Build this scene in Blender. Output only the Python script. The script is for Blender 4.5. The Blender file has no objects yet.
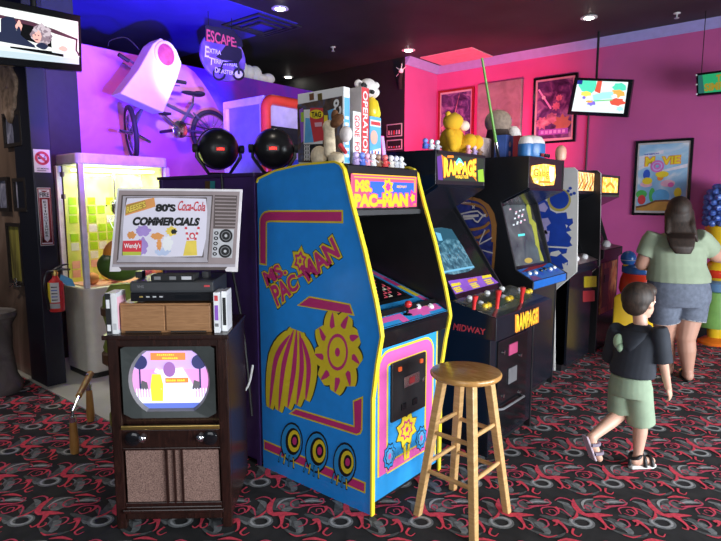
import bpy, bmesh, math, random
from mathutils import Vector as V, Matrix, noise as mn
random.seed(7)
scn = bpy.context.scene
COL = scn.collection
PI = math.pi

# ------------------------------------------------------------------ survey of the room
# eye point and direction of the photograph: used to find where a traced outline lies on a real wall or panel
FOC, EYE, YAW, PITCH = 565.0, 1.55, math.radians(39.9), math.atan(70.5/565.0)
def sight(px, py):
    x = (px-360.5)/FOC; y = -(py-270.5)/FOC
    f = math.cos(PITCH)+y*math.sin(PITCH); z = -math.sin(PITCH)+y*math.cos(PITCH)
    return V((-f*math.sin(YAW)+x*math.cos(YAW), f*math.cos(YAW)+x*math.sin(YAW), z))
def onplane(p0, n):
    p0 = V(p0); n = V(n)
    def g(px, py):
        d = sight(px, py); o = V((0, 0, EYE)); return o+d*((p0-o).dot(n)/d.dot(n))
    return g
def PX(x): return onplane((x, 0, 0), (1, 0, 0))
def PY(y): return onplane((0, y, 0), (0, 1, 0))
def PZ(z): return onplane((0, 0, z), (0, 0, 1))
def PV(a, b): return onplane((a[0], a[1], 0), (-(b[1]-a[1]), b[0]-a[0], 0))
def atf(px, py, f):
    d = sight(px, py); k = -d.x*math.sin(YAW)+d.y*math.cos(YAW); return V((0, 0, EYE))+d*(f/k)

# ------------------------------------------------------------------ materials
def _mat(name):
    m = bpy.data.materials.new(name); m.use_nodes = True
    nt = m.node_tree; b = nt.nodes['Principled BSDF']; return m, nt, b
def rgba(c): return (c[0], c[1], c[2], 1)
def mat(name, c, rough=.5, metal=0, var=.12, scale=14, spec=.5, coat=0, bump=0):
    m, nt, b = _mat(name)
    b.inputs['Roughness'].default_value = rough; b.inputs['Metallic'].default_value = metal
    b.inputs['Specular IOR Level'].default_value = spec; b.inputs['Coat Weight'].default_value = coat
    tc = nt.nodes.new('ShaderNodeTexCoord'); nz = nt.nodes.new('ShaderNodeTexNoise')
    nz.inputs['Scale'].default_value = scale; nz.inputs['Detail'].default_value = 4
    nt.links.new(tc.outputs['Object'], nz.inputs['Vector'])
    rp = nt.nodes.new('ShaderNodeValToRGB')
    rp.color_ramp.elements[0].position = .3; rp.color_ramp.elements[1].position = .7
    rp.color_ramp.elements[0].color = rgba([x*(1-var) for x in c]); rp.color_ramp.elements[1].color = rgba([min(1, x*(1+var)) for x in c])
    nt.links.new(nz.outputs['Fac'], rp.inputs['Fac']); nt.links.new(rp.outputs['Color'], b.inputs['Base Color'])
    if bump:
        bp = nt.nodes.new('ShaderNodeBump'); bp.inputs['Strength'].default_value = bump; bp.inputs['Distance'].default_value = .01
        nt.links.new(nz.outputs['Fac'], bp.inputs['Height']); nt.links.new(bp.outputs['Normal'], b.inputs['Normal'])
    return m
def glow(name, c, s):
    m, nt, b = _mat(name)
    b.inputs['Base Color'].default_value = rgba([x*.3 for x in c]); b.inputs['Roughness'].default_value = .4
    b.inputs['Emission Color'].default_value = rgba(c); b.inputs['Emission Strength'].default_value = s
    return m
def ramp(name, stops, scale=8, detail=3, dist=0, rough=.5, emit=0, kind='NOISE', metal=0, stretch=(1, 1, 1), bump=0):
    m, nt, b = _mat(name)
    b.inputs['Roughness'].default_value = rough; b.inputs['Metallic'].default_value = metal
    tc = nt.nodes.new('ShaderNodeTexCoord'); mp = nt.nodes.new('ShaderNodeMapping'); mp.inputs['Scale'].default_value = stretch
    nt.links.new(tc.outputs['Object'], mp.inputs['Vector'])
    if kind == 'NOISE':
        nz = nt.nodes.new('ShaderNodeTexNoise'); nz.inputs['Detail'].default_value = detail; nz.inputs['Distortion'].default_value = dist; out = 'Fac'
    elif kind == 'VORO':
        nz = nt.nodes.new('ShaderNodeTexVoronoi'); out = 'Distance'
    else:
        nz = nt.nodes.new('ShaderNodeTexWave'); nz.inputs['Distortion'].default_value = dist; nz.inputs['Detail'].default_value = detail; out = 'Fac'
    nz.inputs['Scale'].default_value = scale
    nt.links.new(mp.outputs['Vector'], nz.inputs['Vector'])
    rp = nt.nodes.new('ShaderNodeValToRGB'); els = rp.color_ramp.elements
    els[0].position, els[0].color = stops[0][0], rgba(stops[0][1]); els[1].position, els[1].color = stops[-1][0], rgba(stops[-1][1])
    for p, c in stops[1:-1]:
        e = els.new(p); e.color = rgba(c)
    nt.links.new(nz.outputs[out], rp.inputs['Fac']); nt.links.new(rp.outputs['Color'], b.inputs['Base Color'])
    if emit:
        nt.links.new(rp.outputs['Color'], b.inputs['Emission Color']); b.inputs['Emission Strength'].default_value = emit
    if bump:
        bp = nt.nodes.new('ShaderNodeBump'); bp.inputs['Strength'].default_value = bump; bp.inputs['Distance'].default_value = .01
        nt.links.new(nz.outputs[out], bp.inputs['Height']); nt.links.new(bp.outputs['Normal'], b.inputs['Normal'])
    return m
def glassmat(name, tint=(.9, .95, 1), refl=.08, rough=.03):
    m = bpy.data.materials.new(name); m.use_nodes = True; nt = m.node_tree; nt.nodes.clear()
    o = nt.nodes.new('ShaderNodeOutputMaterial'); mx = nt.nodes.new('ShaderNodeMixShader'); t = nt.nodes.new('ShaderNodeBsdfTransparent'); g = nt.nodes.new('ShaderNodeBsdfGlossy')
    t.inputs['Color'].default_value = rgba(tint); g.inputs['Roughness'].default_value = rough; mx.inputs['Fac'].default_value = refl
    nt.links.new(t.outputs[0], mx.inputs[1]); nt.links.new(g.outputs[0], mx.inputs[2]); nt.links.new(mx.outputs[0], o.inputs[0]); return m

BLACK = mat('black_laminate', (.012, .012, .014), .35)
BLACKM = mat('black_matte', (.010, .010, .011), .75)
BLACKG = mat('black_gloss', (.008, .008, .010), .12)
NAVYB = mat('navy_black_laminate', (.008, .010, .016), .22)
DGREY = mat('dark_grey', (.035, .037, .04), .5)
MGREY = mat('mid_grey', (.18, .18, .19), .5)
LGREY = mat('light_grey', (.5, .5, .52), .5)
WHITE = mat('white_paint', (.8, .8, .8), .45, var=.04)
CREAM = mat('cream_paint', (.78, .74, .64), .4, var=.05)
CHROME = mat('chrome', (.75, .75, .78), .15, 1, var=.05)
GOLD = mat('brass', (.75, .52, .16), .3, 1)
RED = mat('red_plastic', (.65, .03, .03), .3)
REDP = mat('red_print', (.62, .05, .06), .5, var=.05)
ORANGE = mat('orange_print', (.85, .28, .03), .5)
YEL = mat('yellow_print', (.85, .66, .03), .45, var=.05)
YELP = mat('yellow_plastic', (.88, .60, .03), .25)
MAG = mat('magenta_print', (.62, .035, .20), .45, var=.05)
MAGP = mat('pink_print', (.75, .12, .42), .45, var=.05)
BLUE = mat('cabinet_blue', (.022, .32, .92), .3, var=.05)
BLUEF = mat('cabinet_light_blue', (.03, .32, .72), .3, var=.05)
BLUEP = mat('blue_print', (.03, .10, .55), .45)
SKYP = mat('sky_blue_print', (.12, .42, .75), .45)
GREENP = mat('green_print', (.08, .45, .10), .45)
PURP = mat('purple_print', (.28, .10, .55), .45)
LILAC = mat('lilac_print', (.55, .42, .78), .45)
BROWNP = mat('brown_print', (.16, .07, .03), .5)
DRED = mat('dark_red', (.25, .01, .015), .5)
TEAL = mat('teal_print', (.05, .40, .42), .45)
PINKL = mat('pale_pink_print', (.80, .45, .55), .5)
PURPC = mat('purple_cabinet', (.075, .030, .17), .45)
WOODL = ramp('pale_wood', [(.3, (.52, .30, .11)), (.7, (.68, .43, .19))], 5, 4, 2.5, .32, stretch=(1, 1, 6))
WOODS = ramp('stool_seat_wood', [(.3, (.42, .20, .055)), (.7, (.60, .33, .11))], 3, 4, 2, .22, stretch=(2, 12, 2))
WOODM = ramp('oak_veneer', [(.3, (.26, .12, .045)), (.7, (.40, .20, .085))], 5, 5, 2, .4, stretch=(1.5, 1.5, 14))
WOODD = ramp('mahogany', [(.3, (.012, .005, .004)), (.7, (.030, .011, .008))], 5, 5, 2, .25, stretch=(8, 8, 1.2))
GREY_TAPE = mat('tape_case', (.6, .6, .63), .4)

# ------------------------------------------------------------------ mesh builder
def glyphs(s, bold=0.0, _c={}):
    k = (s, bold)
    if k not in _c:
        cu = bpy.data.curves.new('t', 'FONT'); cu.body = s; cu.size = 1; cu.offset = bold; cu.resolution_u = 3; cu.fill_mode = 'FRONT'
        o = bpy.data.objects.new('t', cu); COL.objects.link(o); bpy.context.view_layer.update()
        me = bpy.data.meshes.new_from_object(o.evaluated_get(bpy.context.evaluated_depsgraph_get()))
        vs = [(v.co.x, v.co.y) for v in me.vertices]; fs = [tuple(p.vertices) for p in me.polygons]
        bpy.data.objects.remove(o); bpy.data.curves.remove(cu); bpy.data.meshes.remove(me)
        _c[k] = (vs, fs)
    return _c[k]
class MB:
    def __init__(s): s.v = []; s.f = []; s.m = []; s.mats = []
    def slot(s, m):
        if m not in s.mats: s.mats.append(m)
        return s.mats.index(m)
    def add(s, vs, fs, m):
        k = len(s.v); i = s.slot(m); s.v += [V(p) for p in vs]
        for f in fs: s.f.append([k+j for j in f]); s.m.append(i)
        return s
    def poly(s, pts, m, off=None):
        if off is not None: pts = [V(p)+V(off) for p in pts]
        return s.add(pts, [range(len(pts))], m)
    def box(s, a, b, m):
        (x0, y0, z0), (x1, y1, z1) = a, b
        return s.add([(x0, y0, z0), (x1, y0, z0), (x1, y1, z0), (x0, y1, z0), (x0, y0, z1), (x1, y0, z1), (x1, y1, z1), (x0, y1, z1)],
                     [(0, 3, 2, 1), (4, 5, 6, 7), (0, 1, 5, 4), (1, 2, 6, 5), (2, 3, 7, 6), (3, 0, 4, 7)], m)
    def hexa(s, q0, q1, m):  # two quads joined
        return s.add(list(q0)+list(q1), [(3, 2, 1, 0), (4, 5, 6, 7), (0, 1, 5, 4), (1, 2, 6, 5), (2, 3, 7, 6), (3, 0, 4, 7)], m)
    def prism(s, pts, vec, m, side=None, back=None):
        n = len(pts); P = [V(p) for p in pts]; Q = [p+V(vec) for p in P]
        s.add(P, [range(n)], m); s.add(Q, [range(n-1, -1, -1)], back or m)
        return s.add(P+Q, [(i, (i+1) % n, n+(i+1) % n, n+i) for i in range(n)], side or m)
    def tube(s, path, r, m, n=8, caps=True, closed=False):
        P = [V(p) for p in path]; L = len(P); R = r if isinstance(r, (list, tuple)) else [r]*L
        vs = []; up = None
        for i in range(L):
            if closed: t = P[(i+1) % L]-P[i-1]
            else: t = P[min(i+1, L-1)]-P[max(i-1, 0)]
            t.normalize()
            if up is None:
                up = V((0, 0, 1)) if abs(t.z) < .9 else V((1, 0, 0))
            a = t.cross(up).normalized(); up = a.cross(t)
            for j in range(n):
                w = 2*PI*j/n+PI/n; vs.append(P[i]+(a*math.cos(w)+up*math.sin(w))*R[i])
        fs = []
        for i in range(L if closed else L-1):
            k = (i+1) % L
            for j in range(n): fs.append((i*n+j, i*n+(j+1) % n, k*n+(j+1) % n, k*n+j))
        if caps and not closed: fs += [tuple(range(n-1, -1, -1)), tuple(range((L-1)*n, L*n))]
        return s.add(vs, fs, m)
    def lathe(s, prof, c, m, n=20, axis=(0, 0, 1)):
        q = V((0, 0, 1)).rotation_difference(V(axis)); vs = []; fs = []; L = len(prof)
        for r, z in prof:
            for j in range(n): vs.append(V(c)+q @ V((r*math.cos(2*PI*j/n), r*math.sin(2*PI*j/n), z)))
        for i in range(L-1):
            for j in range(n): fs.append((i*n+j, i*n+(j+1) % n, (i+1)*n+(j+1) % n, (i+1)*n+j))
        fs += [tuple(range(n-1, -1, -1)), tuple(range((L-1)*n, L*n))]
        return s.add(vs, fs, m)
    def ell(s, c, r, m, n=16, k=10, rot=None):
        if not isinstance(r, (tuple, list)): r = (r, r, r)
        R = rot or Matrix.Identity(3); vs = [V(c)+R @ V((0, 0, -r[2]))]; fs = []
        for i in range(1, k):
            a = -PI/2+PI*i/k
            for j in range(n): vs.append(V(c)+R @ V((r[0]*math.cos(a)*math.cos(2*PI*j/n), r[1]*math.cos(a)*math.sin(2*PI*j/n), r[2]*math.sin(a))))
        vs.append(V(c)+R @ V((0, 0, r[2]))); e = len(vs)-1
        for j in range(n):
            fs.append((0, 1+(j+1) % n, 1+j)); fs.append((e, 1+(k-2)*n+j, 1+(k-2)*n+(j+1) % n))
            for i in range(k-2): fs.append((1+i*n+j, 1+i*n+(j+1) % n, 1+(i+1)*n+(j+1) % n, 1+(i+1)*n+j))
        return s.add(vs, fs, m)
    def cap(s, a, b, ra, rb, m, n=14):   # tapered limb with round ends
        a, b = V(a), V(b); L = (b-a).length; pr = []
        for i in range(6): w = -PI/2+PI/2*i/5; pr.append((max(.0005, ra*math.cos(w)), ra*math.sin(w)))
        for i in range(6): w = PI/2*i/5; pr.append((max(.0005, rb*math.cos(w)), L+rb*math.sin(w)))
        return s.lathe(pr, a, m, n, (b-a).normalized())
    def text(s, t, quad, m, off=(0, 0, 0), bold=0.0, squeeze=None):
        vs, fs = glyphs(t, bold); bv, _ = glyphs(t, 0)
        x0 = min(v[0] for v in bv); x1 = max(v[0] for v in bv); y0 = min(v[1] for v in bv); y1 = max(v[1] for v in bv)
        A, B, C, D = [V(p) for p in quad]; o = V(off); out = []   # BL BR TR TL
        for x, y in vs:
            u = (x-x0)/(x1-x0); w = (y-y0)/(y1-y0)
            out.append((A*(1-u)+B*u)*(1-w)+(D*(1-u)+C*u)*w+o)
        return s.add(out, fs, m)
    def ribbon(s, pts, w, m, nrm, closed=False, off=0):
        P = [V(p) for p in pts]; L = len(P); N = V(nrm).normalized(); vs = []
        W = w if isinstance(w, (list, tuple)) else [w]*L
        for i in range(L):
            a = P[i]-P[i-1] if (i > 0 or closed) else P[1]-P[0]
            b = P[(i+1) % L]-P[i] if (i < L-1 or closed) else P[L-1]-P[L-2]
            na = N.cross(a.normalized()); nb = N.cross(b.normalized()); q = (na+nb)
            q = q/max(.35, q.length_squared/2) if q.length > 1e-6 else na
            vs += [P[i]-q*W[i]/2+N*off, P[i]+q*W[i]/2+N*off]
        fs = [(2*i, 2*((i+1) % L), 2*((i+1) % L)+1, 2*i+1) for i in range(L if closed else L-1)]
        return s.add(vs, fs, m)
    def obj(s, name, parent=None, bevel=0, smooth=False, kind=None, label=None, recalc=True, seg=2):
        me = bpy.data.meshes.new(name); o = V((0, 0, 0))
        if parent is not None: o = origin(parent)
        me.from_pydata([tuple(p-o) for p in s.v], [], [tuple(f) for f in s.f])
        for m in s.mats: me.materials.append(m)
        me.polygons.foreach_set('material_index', s.m)
        if recalc:
            bm = bmesh.new(); bm.from_mesh(me)
            if bevel: bmesh.ops.remove_doubles(bm, verts=bm.verts, dist=1e-5)
            bmesh.ops.recalc_face_normals(bm, faces=bm.faces); bm.to_mesh(me); bm.free()
        if smooth:
            me.polygons.foreach_set('use_smooth', [True]*len(me.polygons))
            try: me.set_sharp_from_angle(angle=math.radians(40))
            except Exception: pass
        ob = bpy.data.objects.new(name, me); COL.objects.link(ob)
        if parent is not None: ob.parent = parent
        if bevel:
            b = ob.modifiers.new('Bevel', 'BEVEL'); b.width = bevel; b.segments = seg; b.limit_method = 'ANGLE'; b.angle_limit = math.radians(35); b.harden_normals = False
        if kind: ob['kind'] = kind
        if label: ob['label'] = label
        return ob
def origin(o):
    p = V((0, 0, 0))
    while o is not None: p += o.location; o = o.parent
    return p
def thing(name, label, cat, loc, group=None):
    o = bpy.data.objects.new(name, None); COL.objects.link(o); o.location = loc; o.empty_display_size = .1
    o['label'] = label; o['category'] = cat
    if group: o['group'] = group
    return o
def tag(o, label, cat, group=None):
    o['label'] = label; o['category'] = cat
    if group: o['group'] = group
    return o
def copytree(o, parent=None):
    c = o.copy(); COL.objects.link(c)
    if parent is not None: c.parent = parent
    for ch in o.children: copytree(ch, c)
    return c
def spline(pts, n=5):
    P = [V((p[0], p[1], p[2] if len(p) > 2 else 0)) for p in pts]; out = []
    for i in range(len(P)-1):
        p0 = P[max(i-1, 0)]; p1 = P[i]; p2 = P[i+1]; p3 = P[min(i+2, len(P)-1)]
        for k in range(n):
            t = k/n; out.append(.5*((2*p1)+(p2-p0)*t+(2*p0-5*p1+4*p2-p3)*t*t+(3*p1-p0-3*p2+p3)*t**3))
    return out+[P[-1]]
def struct(o): o['kind'] = 'structure'; return o


# ------------------------------------------------------------------ the room
H = 3.5
C_BLK = ramp('carpet_black', [(.35, (.008, .008, .009)), (.65, (.022, .021, .022))], 9, 6, .6, .95)
C_RED = mat('carpet_red', (.72, .055, .095), .95, var=.25, scale=60)
C_PNK = mat('carpet_pink_line', (.60, .055, .115), .95, var=.25, scale=60)
C_GRY = mat('carpet_grey', (.17, .18, .185), .95, var=.35, scale=50)
C_LGT = mat('carpet_light_grey', (.40, .41, .42), .95, var=.25, scale=60)
C_DRK = mat('carpet_dark_grey', (.085, .09, .092), .95, var=.4, scale=40)
fl = MB().box((-8, -2.5, -.05), (4, 7.5, 0), C_BLK)
A1 = V((.30, .2475, 0)); A2 = V((-.30, .2475, 0)); ER = V((.767, .641, 0)); EA = V((-.641, .767, 0))
motif = []
def stroke(pts, w, m, closed=False, n=4):
    k_ = {C_RED: 1.25, C_PNK: 1.3, C_GRY: 1.35, C_LGT: 1.3, C_DRK: 1.25}[m]; w = w*k_ if isinstance(w, (int, float)) else [q*k_ for q in w]
    P = [ER*(p[0]*.00092)+EA*(-p[1]*.00189) for p in pts]
    if closed: Q = P; W = [w]*len(P)
    else:
        Q = spline(P, n); L = len(Q)
        if isinstance(w, (int, float)): w = [w]*len(pts)
        W = []
        for i in range(L):
            t = i/n; k = min(int(t), len(w)-2); W.append(w[k]+(w[k+1]-w[k])*(t-k))
    motif.append((Q, W, m, closed))
stroke([(-30, -30), (20, -45), (70, -50), (125, -30)], [.03, .11, .10, .01], C_DRK)
stroke([(160, 0), (230, 18), (300, 33), (345, 60)], [.008, .035, .03, .006], C_DRK)
stroke([(95, 10), (120, 40), (150, 70)], [.01, .05, .02], C_DRK)
stroke([(330, -60), (350, -20), (390, 0)], [.01, .05, .01], C_DRK)
stroke([(-140, -20), (-100, -5), (-60, -2)], [.01, .03, .006], C_DRK)
stroke([(110, 35), (135, 45), (150, 75), (130, 90)], [.008, .030, .026, .006], C_GRY)
stroke([(-120, -70), (-80, -55), (-60, -30)], [.006, .022, .006], C_GRY)
stroke([(250, 30), (290, 45), (330, 40)], [.005, .018, .005], C_GRY)
stroke([(60, 62), (120, 88), (190, 95), (240, 80)], [.005, .02, .018, .004], C_DRK)
stroke([(125, -58), (190, -68), (268, -60)], [.008, .034, .006], C_GRY)
stroke([(20, -30), (45, -45), (75, -40), (60, -22), (30, -18)], [.03, .035, .03, .03, .01], C_GRY)
stroke([(-65+52*math.cos(a*PI/10), 35+22*math.sin(a*PI/10)) for a in range(20)], .020, C_GRY, True)
stroke([(-65+50*math.cos(a*PI/10), 33+21*math.sin(a*PI/10)) for a in range(20)], .008, C_LGT, True)
stroke([(0, -30), (12, -58), (45, -75), (92, -80)], [.004, .011, .009, .003], C_LGT)
stroke([(130, -58), (190, -66), (250, -60)], [.004, .012, .004], C_LGT)
stroke([(-22, -80), (-40, -45), (-30, -10), (4, 8)], [.004, .024, .024, .012], C_RED)
stroke([(-12, 2), (50, 0), (128, 2)], [.026, .030, .004], C_RED)
stroke([(140, 60), (175, 48), (178, 28), (150, 20), (128, 30)], [.003, .007, .007, .006, .003], C_PNK)
stroke([(-130, 62), (-150, 84), (-128, 96), (-104, 84)], [.010, .008, .006, .003], C_RED)
stroke([(25, -20), (8, -34), (20, -46), (40, -40), (36, -26)], [.004, .006, .006, .005, .003], C_PNK)
stroke([(290, -70), (330, -84), (372, -74), (392, -50)], [.003, .008, .008, .003], C_PNK)
stroke([(100, 88), (140, 100), (190, 92)], [.003, .010, .003], C_RED)
stroke([(318, 22), (352, 8), (372, -14)], [.004, .013, .004], C_RED)
stroke([(60, 20), (92, 34), (96, 58)], [.004, .008, .003], C_GRY)
stroke([(38, 5), (46, 28), (48, 50), (30, 66), (10, 58)], [.030, .014, .009, .007, .004], C_RED)
stroke([(47, 48), (62, 66), (84, 60), (84, 48), (72, 48)], [.008, .007, .006, .005, .003], C_RED)
stroke([(-214, 30), (-190, 28), (-176, 45), (-168, 70), (-178, 82)], [.012, .018, .013, .008, .003], C_RED)
stroke([(-190, 30), (-205, 45), (-225, 50)], [.014, .007, .003], C_RED)
stroke([(96, -86), (150, -92), (218, -82)], [.004, .018, .004], C_RED)
stroke([(155, -52), (118, -72), (78, -60), (78, -38), (112, -28), (150, -38), (180, -42)], [.004, .006, .006, .006, .006, .010, .014], C_PNK)
stroke([(120, -40), (175, -42), (225, -44), (256, -54), (250, -74), (232, -70), (238, -60)], [.006, .010, .008, .006, .005, .005, .003], C_PNK)
stroke([(178, -2), (188, -28), (240, -36), (296, -24), (322, 12)], [.003, .006, .007, .008, .004], C_PNK)
stroke([(196, -6), (226, 6), (256, -4), (248, -22), (222, -20), (224, -8)], [.003, .006, .006, .005, .004, .003], C_PNK)
stroke([(268, -36), (275, -20), (262, -2)], [.016, .010, .004], C_RED)
for i in range(-14, 40):
    for j in range(-24, 24):
        c = A1*i+A2*j+V((-.818, 2.74, 0))
        if not (-6.6 < c.x < 2.0 and .3 < c.y < 7.4): continue
        f = -c.x*math.sin(YAW)+c.y*math.cos(YAW); r = c.x*math.cos(YAW)+c.y*math.sin(YAW)
        if f < 1.0 or abs(r) > f*.75+.9 or (c.x < -3.4 and c.y > 2.0): continue
        for k, (Q, W, m, cl) in enumerate(motif):
            fl.ribbon([p+c for p in Q], W, m, (0, 0, 1), cl, .0004+.00014*k)
struct(fl.obj('floor', recalc=False))
TILE = mat('pale_floor_tile', (.52, .52, .46), .35, var=.12, scale=3)
struct(MB().box((-7.9, 1.79, 0), (-3.25, 6.5, .009), TILE).obj('floor_tiled'))
CEIL = mat('ceiling_dark', (.032, .028, .030), .6, var=.3, scale=2)
struct(MB().box((-8, -2.5, H), (4, 7.5, H+.1), CEIL).obj('ceiling'))
struct(MB().box((-7.99, -.5, H-.004), (-4.75, 4.6, H), ramp('ceiling_blue_light', [(.3, (.05, .05, .42)), (.7, (.08, .07, .60))], 1.5, 3, .5, .6)).obj('ceiling_blue_light_patch'))  # blue light on this part of the ceiling is painted into its colour
PINKW = mat('wall_pink', (.58, .10, .32), .55, var=.05, scale=3)
BLKW = mat('wall_black', (.014, .014, .015), .6)
struct(MB().box((-4.7, 7.4, 0), (4, 7.5, H), PINKW).obj('wall_back'))
struct(MB().prism([(-4.7, 6.58, 0), (-4.7, 7.4, 0), (-4.8, 7.4, 0), (-4.8, 6.58, 0)], (0, 0, H), PINKW).obj('wall_stub'))
struct(MB().box((-8, 6.57, 0), (-4.702, 6.58, H), BLKW).obj('wall_far'))
struct(MB().box((-8.1, -2.5, 0), (-8, 7.5, H), BLKW).obj('wall_left'))
CROWN = mat('crown_blue_lit', (.36, .34, .70), .5, var=.05)  # lavender carries the blue light that falls on the moulding
def crown(p0, p1, n, name):
    p0, p1, n = V(p0), V(p1), V(n); pr = [(0, 0), (0, -.10), (.012, -.10), (.02, -.085), (.055, -.045), (.075, -.02), (.085, 0)]
    a = [p0+n*u+V((0, 0, z)) for u, z in pr]
    return struct(MB().prism(a, p1-p0, CROWN).obj(name))
crown((-4.7, 7.4, H), (4, 7.4, H), (0, -1, 0), 'trim_1')
crown((-4.7, 6.58, H), (-4.7, 7.4, H), (1, 0, 0), 'trim_2')
struct(MB().prism([(-4.55, 6.72, H), (-3.75, 6.72, H), (-3.75, 7.3, H), (-4.55, 7.3, H)], (0, 0, -.012), mat('ceiling_panel_pale', (.75, .35, .42), .6)).obj('ceiling_panel'))
BASEB = mat('baseboard_black', (.015, .015, .016), .4)
struct(MB().box((-4.7, 7.385, 0), (4, 7.4, .1), BASEB).obj('baseboard_back'))

# mural partition: purple night sky with a pale round moon, all one printed wall
MUR = ramp('mural_sky', [(.30, (.05, .02, .45)), (.45, (.24, .015, .50)), (.58, (.10, .04, .55)), (.75, (.45, .28, .72))], .9, 5, .8, .6)
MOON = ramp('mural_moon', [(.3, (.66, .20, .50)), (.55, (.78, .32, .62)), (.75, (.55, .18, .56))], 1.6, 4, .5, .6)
mw = MB().box((-5.9, 2.05, 0), (-5.75, 6.58, 3.06), MUR)
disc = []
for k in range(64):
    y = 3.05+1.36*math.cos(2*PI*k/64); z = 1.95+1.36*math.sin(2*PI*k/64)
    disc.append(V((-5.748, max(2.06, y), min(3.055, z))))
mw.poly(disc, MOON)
for (y, z, a) in ((3.05, 1.75, .2), (3.3, 1.70, -.1)):
    mw.ribbon([(-5.746, y+.09*math.cos(t*PI/8)*(1 if t < 17 else 0), z+.2*math.sin(t*PI/8)) for t in range(16)], .03, MUR, (1, 0, 0), True)
struct(mw.obj('wall_mural', recalc=False))
SLATE = mat('slate_blue_paint', (.030, .040, .034), .5)
struct(MB().box((-5.75, 1.95, 0), (-5.70, 2.565, H), SLATE).obj('wall_return'))
# pillar with the safety signs and the weathered door beside it
PIL = mat('pillar_navy', (.008, .009, .020), .5)
struct(MB().box((-5.25, 1.815, 0), (-4.9, 1.965, H), PIL).obj('wall_pillar', bevel=.006))
DOORW = ramp('weathered_brown', [(.3, (.08, .05, .036)), (.55, (.20, .13, .095)), (.75, (.40, .28, .22))], 2.2, 8, 1.2, .35, stretch=(1, 1, .4))
FRAME = mat('door_frame_dark', (.03, .022, .02), .4)
PANE = ramp('pane_glints', [(.3, (.08, .08, .12)), (.55, (.30, .30, .42)), (.7, (.60, .58, .70))], 7, 4, 1, .12)  # bright bluish glints on the glass are painted into the colour
PANEY = ramp('yellowed_pane', [(.3, (.10, .08, .03)), (.65, (.45, .40, .08)), (.8, (.25, .22, .2))], 4, 3, 1, .2, stretch=(3, 1, .3))
dr = struct(MB().box((-7.9, 1.84, 0), (-5.25, 1.93, H), DOORW).obj('door_1'))
py = PY(1.84)
def wallpanel(name, x0, x1, z0, z1, m, parent=None):
    b = MB(); y = 1.84
    b.box((x0, y-.012, z0), (x1, y+.01, z1), m)
    w = .03
    for q in (((x0-w, y-.03, z0-w), (x1+w, y, z0)), ((x0-w, y-.03, z1), (x1+w, y, z1+w)), ((x0-w, y-.03, z0), (x0, y, z1)), ((x1, y-.03, z0), (x1+w, y, z1))):
        b.box(q[0], q[1], FRAME)
    return b.obj(name, parent)
for (a, b, nm, m) in (((7, 118), (24, 142), 'door_pane', PANE), ((17, 182), (29, 208), 'door_pane', PANE), ((0, 181), (11, 208), 'door_pane', PANE), ((10, 226), (26, 282), 'door_pane', PANEY)):
    p, q = py(*a), py(*b); wallpanel(nm, p.x, q.x, q.z, p.z, m, dr)
# tan hide-like relief over the door
rl = MB(); c = py(13, 92)
HIDE = ramp('mottled_tan', [(.3, (.10, .065, .04)), (.6, (.30, .20, .14)), (.8, (.45, .33, .26))], 14, 8, .5, .7, bump=.6)
out = []
for k in range(24):
    a = 2*PI*k/24; r = 1+.13*math.sin(3*a+.5)+.08*math.sin(7*a)
    out.append(V((c.x+.17*r*math.cos(a), 1.84, c.z+.22*r*math.sin(a))))
rl.prism(out, (0, -.05, 0), HIDE)
tag(rl.obj('wall_relief', bevel=.015), 'rough tan rounded relief plaque above the small panes of the brown door', 'plaque')
lt = thing('door_latch', 'small pale metal latch with key on the dark brown door', 'latch', py(20, 284)); c = py(20, 284)
MB().box((c.x-.03, 1.805, c.z-.02), (c.x+.03, 1.84, c.z+.02), MGREY).obj('latch_plate', lt, .003)
MB().tube([c+V((-.09, -.05, -.03)), c+V((-.02, -.05, .0)), c+V((.05, -.05, .035))], .007, CHROME).obj('latch_bolt', lt, smooth=True)
MB().tube([c+V((.05+.03*math.cos(t*PI/6), -.05, .03+.03*math.sin(t*PI/6))) for t in range(12)], .005, CHROME, closed=True).obj('key_ring', lt, smooth=True)
# grey rounded pedestal at the far left edge
p = PZ(0)(-8, 392)
pd = MB().lathe([(.20, 0), (.21, .05), (.17, .14), (.15, .35), (.16, .55), (.20, .62), (.19, .66), (.02, .67)], (p.x, p.y+.02, 0), ramp('mottled_grey', [(.3, (.07, .06, .06)), (.7, (.22, .20, .19))], 5, 6, .6, .6), 24)
tag(pd.obj('stone_pedestal', smooth=True), 'mottled grey rounded pedestal on the carpet at the left edge, before the brown door', 'pedestal')

# ------------------------------------------------------------------ ceiling fittings
LENS = glow('lamp_lens', (1, .93, .8), 30)
pos = [((-4.526, 4.129), 'lit recessed ceiling light nearest the square air vent'), ((-4.45, 6.30), 'lit recessed ceiling light beside the corner of the pink and black walls'),
       ((-2.196, 6.451), 'lit recessed ceiling light in front of the pink wall, above the wall television'), ((-6.855, 6.40), 'lit recessed ceiling light far back above the blue mural wall')]
for (x, y), lb in pos:
    t = thing('ceiling_light', lb, 'ceiling light', (x, y, H), 'recessed ceiling lights')
    MB().lathe([(.05, -.002), (.085, -.002), (.088, -.010), (.055, -.014), (.05, -.010)], (x, y, H), WHITE, 24).obj('trim_ring', t, smooth=True)
    MB().lathe([(.05, 0), (.046, -.012), (.03, -.022), (.005, -.025)], (x, y, H), LENS, 20).obj('lamp', t, smooth=True)
p = PZ(H)(262, 25)
vt = thing('air_vent', 'square black ceiling air vent beside a lit ceiling light', 'air vent', (p.x, p.y, H))
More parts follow.
